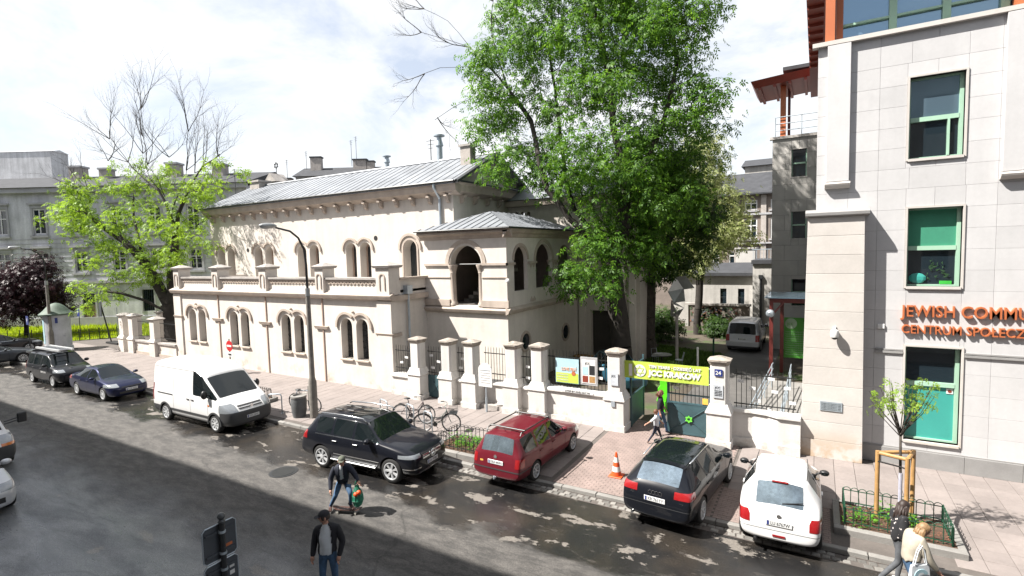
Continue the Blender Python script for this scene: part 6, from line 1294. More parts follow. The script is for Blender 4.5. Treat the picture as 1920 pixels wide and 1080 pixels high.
def black_hatch():
    P=paint('paint_black',(.006,.007,.010)); F,B=2.14,-2.15
    ST=[(F,.58,.30,.54,.60,.42),(F-.08,.82,.20,.64,.68,.6),(F-.35,.96,.17,.74,.80,.72),(F-.9,1,.16,.86,.91,.78),(.92,1,.16,.93,.97,.80,'W'),(.20,1,.16,.96,1.39,.66,'G'),(-.10,1,.16,.97,1.42,.665),(-.18,1,.16,.975,1.42,.665,'G'),(-.86,1,.16,1.0,1.41,.655),(-.94,1,.16,1.0,1.405,.65,'G'),(-1.36,.99,.17,1.02,1.37,.63),(-1.56,.98,.18,1.02,1.33,.61,'R'),(-1.98,.94,.2,.98,1.03,.64),(-2.08,.92,.22,.84,.92,.68),(B+.02,.88,.27,.66,.72,.66),(B,.72,.30,.56,.60,.54)]
    t,me=vehicle('parked_car','glossy black five-door hatchback with panoramic roof parked nose-in by the cone','car',(-2.98,13.80,.07),84.5,ST,4.29,1.77,1.42,.315,2.58,P,(10,'std'))
    shell(me,'glass_roof',MT['carglass'],t,x=(-1.40,.14),y=(-.54,.54),z=(1.3,1.6),off=.003)
    for s in (1,-1):
        shell(me,'tail_light',MT['taillamp'],t,x=(-2.3,-1.78),y=(.44,.95) if s>0 else (-.95,-.44),z=(.80,.95)); shell(me,'headlight',MT['headlamp'],t,x=(1.55,2.2),y=(.42,.95) if s>0 else (-.95,-.42),z=(.62,.76))
        MB().tube([(.15,.585*s,1.40),(-.5,.60*s,1.435),(-1.35,.57*s,1.39)],.014,6).build('roof_rail',MT['chrome'],t,world=False,smooth='all')
    shell(me,'rear_spoiler',P,t,x=(-1.66,-1.42),y=(-.58,.58),z=(1.3,1.5),off=.02); plate(t,me,-2.1,.70,'KR 761TY'); mirrors(t,me,.62,1.0,P); seam(me,t,(-.14,.74,-1.0),.30,.92); handles(t,me,(-.02,-.88),.84,P)
    for k in range(4): MB().tube([(-2.112,.12-.08*k+.045*math.cos(a*PI/6),.84+.045*math.sin(a*PI/6)) for a in range(12)],.006,4,closed=True).build('emblem_ring',MT['chrome'],t,world=False)
    MB().tube([(-1.96,.05,1.05),(-1.90,-.42,1.08)],.012,5).build('wiper',MT['plastic'],t,world=False); shell(me,'bumper_edge',MT['trimgrey'],t,x=(-2.3,-1.9),z=(.55,.565),off=.002); MB().tube([(-1.9,.55,.27),(-2.17,.55,.26)],.032,8).build('exhaust',MT['chrome'],t,world=False)
    text('A3',.07,(-2.12,.60,.74),MT['chrome'],t,rot=(PI/2,0,-PI/2),ext=.002,world=False); text('TDI',.06,(-2.12,-.56,.70),MT['chrome'],t,rot=(PI/2,0,-PI/2),ext=.002,world=False)
black_hatch()
def maroon_estate():
    P=paint('paint_maroon',(.105,.010,.017),.15,.42); F,B=2.02,-2.12
    ST=[(F,.58,.32,.54,.58,.44),(F-.06,.82,.22,.62,.66,.62),(F-.32,.95,.19,.72,.77,.74),(F-.85,.99,.18,.84,.88,.80),(.74,1,.18,.90,.94,.82,'W'),(.12,1,.18,.93,1.38,.68,'G'),(-.22,1,.18,.94,1.41,.69),(-.30,1,.18,.94,1.41,.69,'G'),(-1.0,1,.18,.95,1.41,.69),(-1.10,1,.18,.95,1.41,.69,'G'),(-1.74,.99,.19,.96,1.38,.68),(-1.86,.98,.2,.96,1.35,.66,'R'),(-2.02,.95,.22,.92,.95,.70),(-2.06,.93,.24,.78,.84,.74),(B+.01,.92,.28,.52,.58,.72),(B,.80,.32,.48,.50,.6)]
    t,me=vehicle('parked_car','faded maroon estate car with black roof bars parked nose-in beside the planter','car',(-7.56,13.86,.09),88.5,ST,4.14,1.64,1.43,.285,2.44,P,(7,'std'))
    for s in (1,-1):
        shell(me,'tail_light',MT['taillamp'],t,x=(-2.3,-1.85),y=(.62,.9) if s>0 else (-.9,-.62),z=(.62,.86)); shell(me,'headlight',MT['headlamp'],t,x=(1.4,2.1),y=(.38,.9) if s>0 else (-.9,-.38),z=(.58,.72))
        MB().tube([(.02,.56*s,1.40),(.0,.56*s,1.46),(-1.6,.56*s,1.46),(-1.66,.56*s,1.38)],.018,6).build('roof_rail',MT['plastic'],t,world=False)
    for x in (-.05,-1.45): MB().box(x-.03,x+.03,-.60,.60,1.465,1.50).build('roof_bar',MT['plastic'],t,world=False,bevel=.01)
    MB().tube([(-1.60,-.05,1.42),(-1.72,-.05,1.58)],.006,4).build('aerial',MT['plastic'],t,world=False)
    shell(me,'bumper_strip',MT['trimgrey'],t,x=(-2.3,-1.5),z=(.50,.53),off=.01); plate(t,me,-2.1,.70,'KRA 44W1'); mirrors(t,me,.44,.98,P); seam(me,t,(-.26,.62,-1.02),.30,.88); handles(t,me,(-.14,-.9),.80,P)
    MB().lathe([(0,0),(.05,0),(.05,.01),(0,.01)],(-2.075,.02,.84),14,'x').build('emblem',MT['chrome'],t,world=False); MB().lathe([(0,0),(.055,0),(.055,.008),(0,.008)],(-2.08,-.42,.68),10,'x').build('sticker',mk('stickercream',(.6,.5,.35),.6),t,world=False); MB().box(-2.095,-2.08,.42,.52,.60,.70).build('sticker',MT['stickeryellow'],t,world=False)
    MB().tube([(-2.0,0,.28),(-2.2,0,.27),(-2.2,0,.34)],.025,6).build('tow_bar',MT['zinc'],t,world=False); MB().tube([(-2.0,.0,.97),(-1.96,.40,1.02)],.012,5).build('wiper',MT['plastic'],t,world=False); text('VARIO',.05,(-2.085,-.36,.56),MT['zinc'],t,rot=(PI/2,0,-PI/2),ext=.002,world=False); MB().box(-1.965,-1.955,.30,.58,.99,1.05).build('window_sticker',MT['stickercream'],t,world=False)
maroon_estate()
def black_suv():
    P=paint('paint_black2',(.007,.008,.012)); F,B=2.20,-2.33
    ST=[(F,.70,.34,.66,.76,.56),(F-.06,.88,.26,.80,.88,.68),(F-.30,.97,.24,.92,.99,.78),(F-.85,1,.24,1.02,1.08,.84),(.92,1,.24,1.08,1.12,.86,'W'),(.36,1,.24,1.10,1.60,.72,'G'),(-.02,1,.24,1.11,1.65,.735),(-.10,1,.24,1.11,1.65,.735,'G'),(-.88,1,.24,1.13,1.65,.735),(-.96,1,.24,1.13,1.65,.735,'G'),(-1.62,1,.24,1.15,1.62,.72),(-1.78,.99,.25,1.15,1.58,.70,'R'),(-2.12,.97,.28,1.10,1.15,.76),(-2.22,.95,.30,.92,1.0,.80),(B+.02,.93,.34,.68,.74,.78),(B,.80,.38,.62,.66,.66)]
    t,me=vehicle('parked_suv','glossy black SUV with silver roof rails and side steps parked along the kerb','SUV',(-11.95,11.50,0),3.4,ST,4.53,1.84,1.69,.365,2.755,P,(7,'twin'),ww=.235,glassb='carglass')
    for s in (1,-1):
        yr=(.50,.98) if s>0 else (-.98,-.50); shell(me,'headlight',MT['headlamp'],t,x=(1.65,2.3),y=yr,z=(.775,.875),planes=[((2.0,s*.5,.76),(0,0,-1))]); shell(me,'tail_light',MT['taillamp'],t,x=(-2.4,-1.98),y=(.60,.98) if s>0 else (-.98,-.60),z=(.88,1.12)); shell(me,'fog_light',MT['chrome'],t,x=(1.8,2.3),y=(.52,.98) if s>0 else (-.98,-.52),z=(.47,.50),off=.012)
        MB().tube([(.30,.66*s,1.60),(.20,.665*s,1.69),(-.6,.675*s,1.715),(-1.5,.655*s,1.68),(-1.62,.65*s,1.62)],.022,7).build('roof_rail',MT['chrome'],t,world=False,smooth='all')
        MB().box(-.95,.85,.90*s-.06,.90*s+.06,.36,.41).build('side_step',MT['chrome'],t,world=False,bevel=.015)
        shell(me,'waist_strip',MT['chrome'],t,x=(-1.6,.75),y=(.5,1.2) if s>0 else (-1.2,-.5),z=(1.075,1.105),off=.008,mats=(0,1)); shell(me,'side_moulding',MT['chrome'],t,x=(-.85,.95),y=(.5,1.2) if s>0 else (-1.2,-.5),z=(.55,.575),off=.014)
    shell(me,'grille',MT['trimgrey'],t,x=(1.9,2.3),y=(-.46,.46),z=(.66,.86),off=.004)
    for z in (.72,.79): shell(me,'grille_bar',MT['chrome'],t,x=(1.9,2.3),y=(-.44,.44),z=(z-.022,z+.022),off=.016)
    MB().tube([(2.245,.10*math.cos(a*PI/10),.76+.10*math.sin(a*PI/10)) for a in range(20)],.014,5,closed=True).tube([(2.25,0,.76),(2.25,0,.86)],.012,4).tube([(2.25,0,.76),(2.25,.085,.71)],.012,4).tube([(2.25,0,.76),(2.25,-.085,.71)],.012,4).build('star_badge',MT['chrome'],t,world=False)
    shell(me,'skid_plate',MT['chrome'],t,x=(1.7,2.3),y=(-.62,.62),z=(.33,.38),off=.02); plate(t,me,2.2,.54,'KR 1K880'); mirrors(t,me,.62,1.14,P,(.10,.13,.085)); seam(me,t,(-.06,.80,-.92),.42,1.05); handles(t,me,(.06,-.78),.95,MT['chrome'])
    shell(me,'sunroof',MT['carglass'],t,x=(-.55,.25),y=(-.45,.45),z=(1.5,1.8),off=.004)
    for x,y in ((-.75,.2),(-.75,-.15),(-1.2,.2),(-1.2,-.2)): MB().box(x-.13,x+.13,y-.06,y+.06,1.70,1.72).build('roof_patch',MT['plastic'],t,world=False,bevel=.008)
    for y in (.25,-.35): MB().tube([(.90,y,1.13),(.72,y+.42,1.23)],.010,5).build('wiper',MT['plastic'],t,world=False)
black_suv()
def blue_sedan():
    P=paint('paint_blue',(.011,.014,.042),.35); F,B=2.20,-2.33
    ST=[(F,.58,.30,.54,.58,.46),(F-.07,.82,.20,.64,.68,.62),(F-.34,.96,.17,.76,.81,.74),(F-.9,1,.16,.88,.93,.80),(.90,1,.16,.93,.97,.82,'W'),(.10,1,.16,.95,1.39,.64,'G'),(-.20,1,.16,.96,1.43,.645),(-.27,1,.16,.96,1.43,.645,'G'),(-.85,1,.16,.98,1.40,.63,'G'),(-1.02,1,.16,.99,1.36,.62,'r'),(-1.62,.98,.17,1.0,1.06,.68),(-2.05,.95,.20,.98,1.04,.72),(-2.24,.92,.24,.86,.95,.72),(B+.01,.88,.28,.64,.70,.68),(B,.74,.32,.58,.6,.56)]
    t,me=vehicle('parked_car','dark blue four-door saloon parked behind the white van','car',(-30.56,11.78,0),1.0,ST,4.53,1.775,1.445,.32,2.70,P,(10,'std'))
    for s in (1,-1): shell(me,'headlight',MT['headlamp'],t,x=(1.45,2.3),y=(.48,.95) if s>0 else (-.95,-.48),z=(.66,.80)); shell(me,'tail_light',MT['taillamp'],t,x=(-2.4,-1.85),y=(.56,.95) if s>0 else (-.95,-.56),z=(.80,.96))
    shell(me,'grille',MT['plastic'],t,x=(1.9,2.3),y=(-.5,.5),z=(.34,.44),off=.006); shell(me,'grille',MT['plastic'],t,x=(1.9,2.3),y=(-.4,.4),z=(.62,.66),off=.006); plate(t,me,2.2,.52,'KTA 1G35'); mirrors(t,me,.58,1.0,P); seam(me,t,(-.23,.72,-1.0),.30,.90); handles(t,me,(-.1,-.85),.84,P)
blue_sedan()
def courier():
    P=paint('paint_anthracite',(.016,.017,.020)); F,B=2.02,-2.12
    ST=[(F,.62,.32,.60,.68,.5),(F-.06,.84,.24,.74,.80,.64),(F-.30,.96,.2,.86,.92,.74),(F-.70,1,.19,.98,1.03,.80),(1.02,1,.19,1.03,1.07,.84,'W'),(.38,1,.19,1.05,1.64,.74,'G'),(-.10,1,.19,1.07,1.70,.76),(-.18,1,.19,1.07,1.70,.76,'G'),(-1.0,1,.19,1.08,1.71,.765),(-1.08,1,.19,1.08,1.71,.765,'G'),(-1.80,.99,.2,1.08,1.69,.76),(-1.95,.98,.22,1.08,1.64,.75,'R'),(-2.07,.96,.24,1.0,1.04,.82),(B+.01,.92,.28,.62,.68,.82),(B,.84,.34,.56,.6,.7)]
    t,me=vehicle('parked_van','small anthracite people carrier with ladder on its roof, parked behind blue saloon','van',(-36.40,11.80,0),1.5,ST,4.15,1.76,1.72,.31,2.55,P,(10,'std'))
    for s in (1,-1): shell(me,'headlight',MT['headlamp'],t,x=(1.4,2.1),y=(.50,.95) if s>0 else (-.95,-.50),z=(.78,.92)); shell(me,'tail_light',MT['taillamp'],t,x=(-2.2,-1.9),y=(.66,.95) if s>0 else (-.95,-.66),z=(.8,1.25))
    shell(me,'grille',MT['plastic'],t,x=(1.7,2.1),y=(-.55,.55),z=(.42,.60),off=.006); plate(t,me,2.0,.50,'KR 5W210'); mirrors(t,me,.72,1.12,P,(.09,.12,.09)); seam(me,t,(-.14,.86,-1.04),.34,1.0); handles(t,me,(0.0,-.95),.92,MT['plastic'])
    p,_=hit(me,(.3,-3,.78),(0,1,0)); text('tekmara',.17,(.0,p.y-.012,.70),MT['white'],t,rot=(PI/2,0,0),ext=.002,width=.62,world=False)
    return t
courier()
ld=thing('roof_ladder','aluminium ladder strapped on top of the small anthracite carrier','ladder',(-36.9,11.8,1.8),R(1.5))
for y in (-.35,.25): MB().box(-1.4,1.5,y-.05,y+.05,.0,.10).build('stile',MT['alloy'],ld,world=False)
for k in range(10): MB().tube([(-1.25+k*.29,-.35,.05),(-1.25+k*.29,.25,.05)],.02,6).build('rung',MT['alloy'],ld,world=False)
for x in (-.9,.9): MB().box(x-.03,x+.03,-.7,.7,-.08,-.0).build('crossbar',MT['plastic'],ld,world=False)
def white_van():
    P=paint('paint_vanwhite',(.78,.78,.78)); F,B=2.66,-2.74
    ST=[(F,.66,.34,.62,.72,.56),(F-.08,.86,.26,.78,.86,.70),(F-.35,.97,.24,1.0,1.06,.80),(F-.62,.99,.24,1.16,1.22,.84),(1.86,1,.24,1.24,1.30,.88,'W'),(1.02,1,.24,1.28,2.02,.86,'G'),(.92,1,.24,1.28,2.16,.86,'G'),(.28,1,.24,1.28,2.42,.86),(.16,1,.24,1.28,2.44,.87),(-1.2,1,.24,1.28,2.45,.87),(-2.3,1,.24,1.28,2.44,.87),(-2.60,.99,.25,1.28,2.42,.865),(-2.70,.985,.26,1.26,2.36,.85),(B,.95,.30,1.2,2.2,.82)]
    t,me=vehicle('delivery_van','large white high-roof panel van with dark grey bumper parked along the kerb','van',(-21.42,11.80,0),.4,ST,5.4,1.99,2.47,.345,3.50,P,(8,'steel'),ww=.21)
    for s in (1,-1):
        shell(me,'headlight',MT['headlamp'],t,x=(2.05,2.8),y=(.54,1.1) if s>0 else (-1.1,-.54),z=(.80,1.10),planes=[((2.2,s*.54,1.02),(0,-s*.6,.55))]); shell(me,'sill_moulding',MT['trimgrey'],t,x=(-1.36,1.36),y=(.5,1.2) if s>0 else (-1.2,-.5),z=(.50,.60),off=.012); shell(me,'quarter_moulding',MT['trimgrey'],t,x=(-2.8,-2.16),y=(.5,1.2) if s>0 else (-1.2,-.5),z=(.30,.62),off=.012)
        for xc in (-1.75,1.75): MB().band(xc,.345,.385,.45,lambda u,w,d:(u,s*(.99+d),w),-.03,.015,-.1,PI+.1,16).build('arch_trim',MT['trimgrey'],t,world=False)
        shell(me,'indicator',MT['amber'],t,x=(1.36,1.46),y=(.5,1.2) if s>0 else (-1.2,-.5),z=(.98,1.04),off=.012); shell(me,'tail_light',MT['taillamp'],t,x=(-2.8,-2.6),y=(.8,1.1) if s>0 else (-1.1,-.8),z=(.8,1.5))
        shell(me,'slide_rail',MT['trimgrey'],t,x=(-2.3,-1.15),y=(.5,1.2) if s>0 else (-1.2,-.5),z=(1.13,1.17),off=.012)
    shell(me,'front_bumper',MT['trimgrey'],t,x=(2.1,2.8),z=(.2,.80),off=.014)
    for z in (.90,.98): shell(me,'grille_slot',MT['trimgrey'],t,x=(2.2,2.8),y=(-.48,.48),z=(z-.022,z+.022),off=.010)
    MB().lathe([(0,0),(.06,0),(.06,.02),(0,.02)],(2.60,0,.95),14,'x').build('emblem',MT['chrome'],t,world=False); plate(t,me,2.6,.56,'KRA 33HM'); mirrors(t,me,1.34,1.42,MT['plastic'],(.09,.12,.17),.12); seam(me,t,(.14,1.34),.5,1.26); seam(me,t,(-1.1,),.34,2.1); handles(t,me,(.30,-.02),1.10,MT['plastic'])
    shell(me,'roof_gutter',MT['trimgrey'],t,x=(-2.7,.6),y=(.6,1.1),z=(2.20,2.215),off=.004); shell(me,'roof_gutter',MT['trimgrey'],t,x=(-2.7,.6),y=(-1.1,-.6),z=(2.20,2.215),off=.004)
white_van()
def minivan_silver():
    P=paint('paint_silver',(.50,.51,.53),.3); F,B=2.45,-2.6
    ST=[(F,.64,.32,.60,.7,.54),(F-.08,.86,.24,.78,.85,.68),(F-.4,.98,.22,.95,1.0,.78),(1.62,1,.22,1.08,1.12,.84,'W'),(.85,1,.22,1.10,1.80,.80,'G'),(.30,1,.22,1.11,1.87,.82),(.22,1,.22,1.11,1.87,.82,'G'),(-1.0,1,.22,1.12,1.88,.82),(-1.1,1,.22,1.12,1.88,.82,'G'),(-2.2,1,.22,1.14,1.86,.82),(-2.42,.99,.23,1.16,1.80,.81,'R'),(-2.52,.975,.25,1.10,1.14,.86),(-2.57,.96,.28,.70,.78,.88),(B,.88,.34,.62,.66,.76)]
    t,me=vehicle('parked_van','silver passenger van parked in the courtyard under the trees','van',(-3.85,36.4,.09),90,ST,5.1,1.93,1.9,.33,3.2,P,(8,'std'),glassb='carglass')
    for s in (1,-1): shell(me,'tail_light',MT['taillamp'],t,x=(-2.7,-2.36),y=(.72,1.1) if s>0 else (-1.1,-.72),z=(.72,1.12))
    shell(me,'bumper',MT['trimgrey'],t,x=(-2.7,-2.2),z=(.2,.42),off=.01); plate(t,me,-2.6,.86,'KR 24JC'); mirrors(t,me,1.3,1.2,P,(.1,.12,.12)); seam(me,t,(.26,1.35,-1.05),.4,1.05)
minivan_silver()
def blue_car():
    P=paint('paint_teal',(.03,.10,.15),.3); F,B=2.0,-2.0
    ST=[(F,.58,.30,.54,.58,.46),(F-.07,.82,.20,.64,.68,.62),(F-.34,.96,.17,.74,.79,.74),(F-.8,1,.16,.86,.91,.80),(.85,1,.16,.92,.96,.82,'W'),(.10,1,.16,.94,1.41,.64,'G'),(-.3,1,.16,.95,1.45,.645),(-.38,1,.16,.95,1.45,.645,'G'),(-1.1,1,.16,.98,1.42,.63),(-1.4,.99,.18,1.0,1.36,.62,'R'),(-1.82,.95,.2,.96,1.02,.66),(-1.95,.9,.25,.7,.8,.7),(B,.74,.32,.58,.6,.56)]
    t,me=vehicle('parked_car','blue-green car mostly hidden behind the gate pillar inside the yard','car',(-8.3,24.0,.09),-50,ST,4.0,1.7,1.45,.30,2.45,P)
    mirrors(t,me,.55,1.0,P); seam(me,t,(-.34,.66),.30,.90)
    for s in (1,-1): shell(me,'headlight',MT['headlamp'],t,x=(1.35,2.1),y=(.42,.95) if s>0 else (-.95,-.42),z=(.62,.76))
blue_car()
def far_saloon(loc,deg,label,nm,col):
    P=paint(nm,col,.3); F,B=2.25,-2.35
    ST=[(F,.58,.30,.54,.58,.46),(F-.07,.82,.20,.64,.68,.62),(F-.34,.96,.17,.74,.79,.74),(F-.95,1,.16,.86,.91,.80),(.90,1,.16,.91,.95,.82,'W'),(.10,1,.16,.93,1.36,.64,'G'),(-.30,1,.16,.94,1.40,.645),(-.37,1,.16,.94,1.40,.645,'G'),(-.95,1,.16,.96,1.37,.63,'G'),(-1.1,1,.16,.97,1.34,.62,'r'),(-1.7,.98,.17,.98,1.04,.68),(-2.1,.95,.20,.95,1.01,.72),(-2.28,.92,.24,.84,.92,.72),(B,.74,.32,.58,.6,.56)]
    t,me=vehicle('parked_car',label,'car',loc,deg,ST,4.6,1.8,1.42,.32,2.75,P,(10,'std'))
    mirrors(t,me,.58,.98,P); seam(me,t,(-.33,.72),.30,.88); handles(t,me,(-.2,),.82,MT['chrome'])
    for s in (1,-1): shell(me,'headlight',MT['headlamp'],t,x=(1.55,2.4),y=(.45,.95) if s>0 else (-.95,-.45),z=(.64,.77)); shell(me,'waist_strip',MT['chrome'],t,x=(-1.6,.8),y=(.5,1.2) if s>0 else (-1.2,-.5),z=(.925,.94),off=.006,mats=(0,1)); shell(me,'tail_light',MT['taillamp'],t,x=(-2.4,-1.9),y=(.56,.95) if s>0 else (-.95,-.56),z=(.78,.93))
far_saloon((-46.6,11.6,.06),82,'dark grey saloon at the left edge behind the anthracite carrier','paint_grey',(.055,.06,.068)); far_saloon((-51.6,13.4,.1),84,'black car behind the dark grey saloon at the left edge','paint_blk3',(.008,.008,.01))
def left_van():
    P=MT['paint_vanwhite']; F,B=2.3,-2.6
    ST=[(F,.66,.32,.62,.70,.56),(F-.08,.88,.24,.80,.88,.70),(F-.35,.98,.22,.98,1.04,.80),(1.62,1,.22,1.10,1.15,.86,'W'),(.85,1,.22,1.12,1.82,.82,'G'),(.25,1,.22,1.12,1.90,.84),(.15,1,.22,1.12,1.90,.84),(-1.2,1,.22,1.12,1.92,.84),(-2.2,1,.22,1.12,1.90,.84),(-2.5,.99,.24,1.12,1.86,.83),(B,.94,.3,1.0,1.7,.78)]
    t,me=vehicle('parked_van','white van with long mirror arm cut off by the left picture edge','van',(-24.75,5.05,0),2,ST,4.9,1.92,1.92,.32,3.0,P,(8,'steel'))
    for s in (1,-1):
        shell(me,'headlight',MT['headlamp'],t,x=(1.75,2.4),y=(.5,1.1) if s>0 else (-1.1,-.5),z=(.84,1.06)); shell(me,'indicator',MT['amber'],t,x=(1.75,2.4),y=(.5,1.1) if s>0 else (-1.1,-.5),z=(.76,.84))
        y=s*1.05; MB().tube([(1.4,s*.86,1.28),(1.4,s*1.22,1.33)],.02,6).tube([(1.4,s*.86,1.36),(1.4,s*1.22,1.41)],.02,6).build('mirror_arm',MT['plastic'],t,world=False); MB().box(1.34,1.44,s*1.33-.13,s*1.33+.13,1.22,1.56).build('mirror',MT['plastic'],t,world=False,bevel=.03)
    shell(me,'front_bumper',MT['trimgrey'],t,x=(1.6,2.4),z=(.2,.76),off=.014); seam(me,t,(.2,1.2),.4,1.1); plate(t,me,2.3,.5,'KR 8L771')
left_van()
def left_car():
    P=MT['paint_silver']; F,B=2.0,-2.1
    ST=[(F,.58,.30,.54,.60,.46),(F-.07,.82,.20,.66,.70,.62),(F-.34,.96,.17,.78,.83,.74),(F-.8,1,.16,.90,.95,.80),(.95,1,.16,.97,1.01,.82,'W'),(.20,1,.16,.99,1.46,.66,'G'),(-.2,1,.16,1.0,1.50,.665),(-.28,1,.16,1.0,1.50,.665,'G'),(-1.1,1,.16,1.02,1.48,.65),(-1.4,.99,.18,1.02,1.42,.64,'R'),(-1.9,.95,.2,.98,1.04,.68),(-2.05,.9,.25,.7,.8,.7),(B,.74,.32,.58,.6,.56)]
    t,me=vehicle('parked_car','silver car nose just visible at the left edge before the white van','car',(-20.3,4.0,0),2,ST,4.1,1.75,1.5,.31,2.5,P)
    for s in (1,-1): shell(me,'headlight',MT['headlamp'],t,x=(1.35,2.1),y=(.42,.95) if s>0 else (-.95,-.42),z=(.64,.80))
    mirrors(t,me,.66,1.04,P,(.10,.13,.08),.12); seam(me,t,(-.24,.72),.30,.92); shell(me,'grille',MT['plastic'],t,x=(1.7,2.1),y=(-.5,.5),z=(.36,.50),off=.006)
left_car()
# ------------------------------------------------------------ people (local frame: x to the right of the picture, y away from the viewer, z up)
mk('hair_dark',(.022,.012,.009),.6,.3,30); mk('hair_blond',(.25,.15,.07),.6,.35,30); mk('hair_red',(.12,.045,.02),.6,.3,30); mk('beige_cloth',(.40,.36,.29),.9,.15,10); mk('grey_cloth',(.075,.08,.088),.9,.2,12); mk('shoe_white',(.62,.60,.58),.6,.05); mk('shoe_brown',(.06,.025,.018),.5,.1); mk('camo',(.11,.12,.09),.85,.5,25)
def floral():
    m=mat('floral_cloth',(.010,.010,.012),.85,.2,10); nt=m.node_tree; n=nt.nodes; L=nt.links.new; b=n['Principled BSDF']
    v=n.new('ShaderNodeTexVoronoi'); v.inputs['Scale'].default_value=17; g=n.new('ShaderNodeNewGeometry'); L(g.outputs['Position'],v.inputs['Vector'])
    mr=n.new('ShaderNodeMapRange'); mr.inputs[1].default_value=.22; mr.inputs[2].default_value=.30; mr.inputs[3].default_value=1; mr.inputs[4].default_value=0; L(v.outputs['Distance'],mr.inputs[0])
    nz=n.new('ShaderNodeTexNoise'); nz.inputs['Scale'].default_value=9; L(g.outputs['Position'],nz.inputs['Vector']); m2=n.new('ShaderNodeMapRange'); m2.inputs[1].default_value=.48; m2.inputs[2].default_value=.54; L(nz.outputs[0],m2.inputs[0])
    mm=n.new('ShaderNodeMath'); mm.operation='MULTIPLY'; L(mr.outputs[0],mm.inputs[0]); L(m2.outputs[0],mm.inputs[1])
    mx=n.new('ShaderNodeMix'); mx.data_type='RGBA'; L(mm.outputs[0],mx.inputs[0]); mx.inputs[6].default_value=(.010,.010,.012,1); mx.inputs[7].default_value=(.55,.50,.48,1); L(mx.outputs[2],b.inputs['Base Color']); MT['floral_cloth']=m
floral()
def person(label,loc,J,mats,rs=1.0,face=(0,-1),hair=None,hairlen=0,cap=None,open_front=None,fem=False,rz=30.5,bulk=1.0,sleeve='long',bface=None):
    """J: joint -> (x,y,z). mats: dict top,pants,shoe,(shirt)"""
    t=thing('person',label,'person',loc,R(rz),'people in the street'); J={k:V(v) for k,v in J.items()}
    order=['pelvis','waist','chest','neck','head0','hipL','kneeL','ankL','toeL','hipR','kneeR','ankR','toeR','shL','elL','wrL','shR','elR','wrR']
    J['waist']=J.get('waist',J['pelvis'].lerp(J['chest'],.45)); J['head0']=J['neck'].lerp(J['head'],.45)
    rad=dict(pelvis=.135,waist=.118 if fem else .13,chest=.128 if fem else .148,neck=.056,head0=.052,hipL=.098,hipR=.098,kneeL=.062,kneeR=.062,ankL=.045,ankR=.045,toeL=.036,toeR=.036,shL=.068,shR=.068,elL=.048,elR=.048,wrL=.033,wrR=.033)
    E=[('pelvis','waist'),('waist','chest'),('chest','neck'),('neck','head0'),('pelvis','hipL'),('hipL','kneeL'),('kneeL','ankL'),('ankL','toeL'),('pelvis','hipR'),('hipR','kneeR'),('kneeR','ankR'),('ankR','toeR'),('chest','shL'),('shL','elL'),('elL','wrL'),('chest','shR'),('shR','elR'),('elR','wrR')]
    me=bpy.data.meshes.new('p'); me.from_pydata([J[k] for k in order],[(order.index(a),order.index(b)) for a,b in E],[])
    o=bpy.data.objects.new('p',me); COL.objects.link(o); o.modifiers.new('k','SKIN'); sv=me.skin_vertices[0].data
    for i,k in enumerate(order): r=rad[k]*rs*(bulk if k in ('pelvis','waist','chest','shL','shR','elL','elR') else 1); sv[i].radius=(r,r); sv[i].use_root=(i==0)
    sb=o.modifiers.new('s','SUBSURF'); sb.levels=3; sb.render_levels=3
    bmn=evalmesh(o); bpy.data.objects.remove(o)
    body=MB(); body.v=[tuple(v.co) for v in bmn.vertices]; body.f=[tuple(p.vertices) for p in bmn.polygons]; body.m=[0]*len(body.f); nb=len(body.f)
    hd=J['head']; hr=.098*rs**.5; fx=V((face[0],face[1],0)).normalized(); sd=V((-fx.y,fx.x,0)); bf=V((*(bface or face),0)).normalized(); bs_=V((-bf.y,bf.x,0)); 
    def hp(a,b,c): return hd+fx*a*hr+sd*b*hr+V((0,0,1))*c*hr
    # head: shaped ellipsoid with brow, nose, chin, ears
    vs=[];fs=[];n=16;m=12
    for i in range(m+1):
        th=PI*i/m
        for j in range(n):
            ph=2*PI*j/n; a=math.sin(th)*math.cos(ph)*1.0; b=math.sin(th)*math.sin(ph)*.80; c=math.cos(th)*1.22
            if c<-.3: k=1-.28*min(1,(-c-.3)/.9); b*=k; a*=(k*.5+.5); 
            if a>.75 and -.25<c<.15 and abs(b)<.22: a+=.22*(1-abs(b)/.25)
            if a>.6 and .1<c<.3 and .15<abs(b)<.5: a-=.07
            vs.append(hp(a,b,c))
    for i in range(m):
        for j in range(n): fs.append((i*n+j,(i+1)*n+j,(i+1)*n+(j+1)%n,i*n+(j+1)%n))
    body.add(vs,fs)
    for s in (-1,1): body.ball(hp(.0,s*.82,-.05),.032*rs**.5,8,(.8,.5,1.2))
    # hands: palm, four fingers, thumb
    def hand(w,e,sgn):
        d=(J[w]-J[e]).normalized(); s_=d.cross(V((0,1,0))); s_=s_.normalized() if s_.length>.1 else V((1,0,0)); f_=d.cross(s_).normalized(); p=J[w]
        q=p+d*.085*rs; body.tube([p-d*.02,p+d*.03*rs,q],[.030*rs,.038*rs,.036*rs],8)
        for k,(off,ln) in enumerate(((-.026,.065),(-.009,.075),(.009,.07),(.026,.055))):
            b=q+f_*off*rs; body.tube([b-d*.02,b+d*ln*.5*rs+s_*.004,b+d*ln*.9*rs+s_*.03*rs],[.010*rs,.0095*rs,.008*rs],6)
        b=p+d*.03*rs; body.tube([b,b+f_*(-.045)*rs+d*.03*rs,b+f_*(-.05)*rs+d*.07*rs],[.013*rs,.011*rs,.009*rs],6)
    hand('wrL','elL',1); hand('wrR','elR',-1)
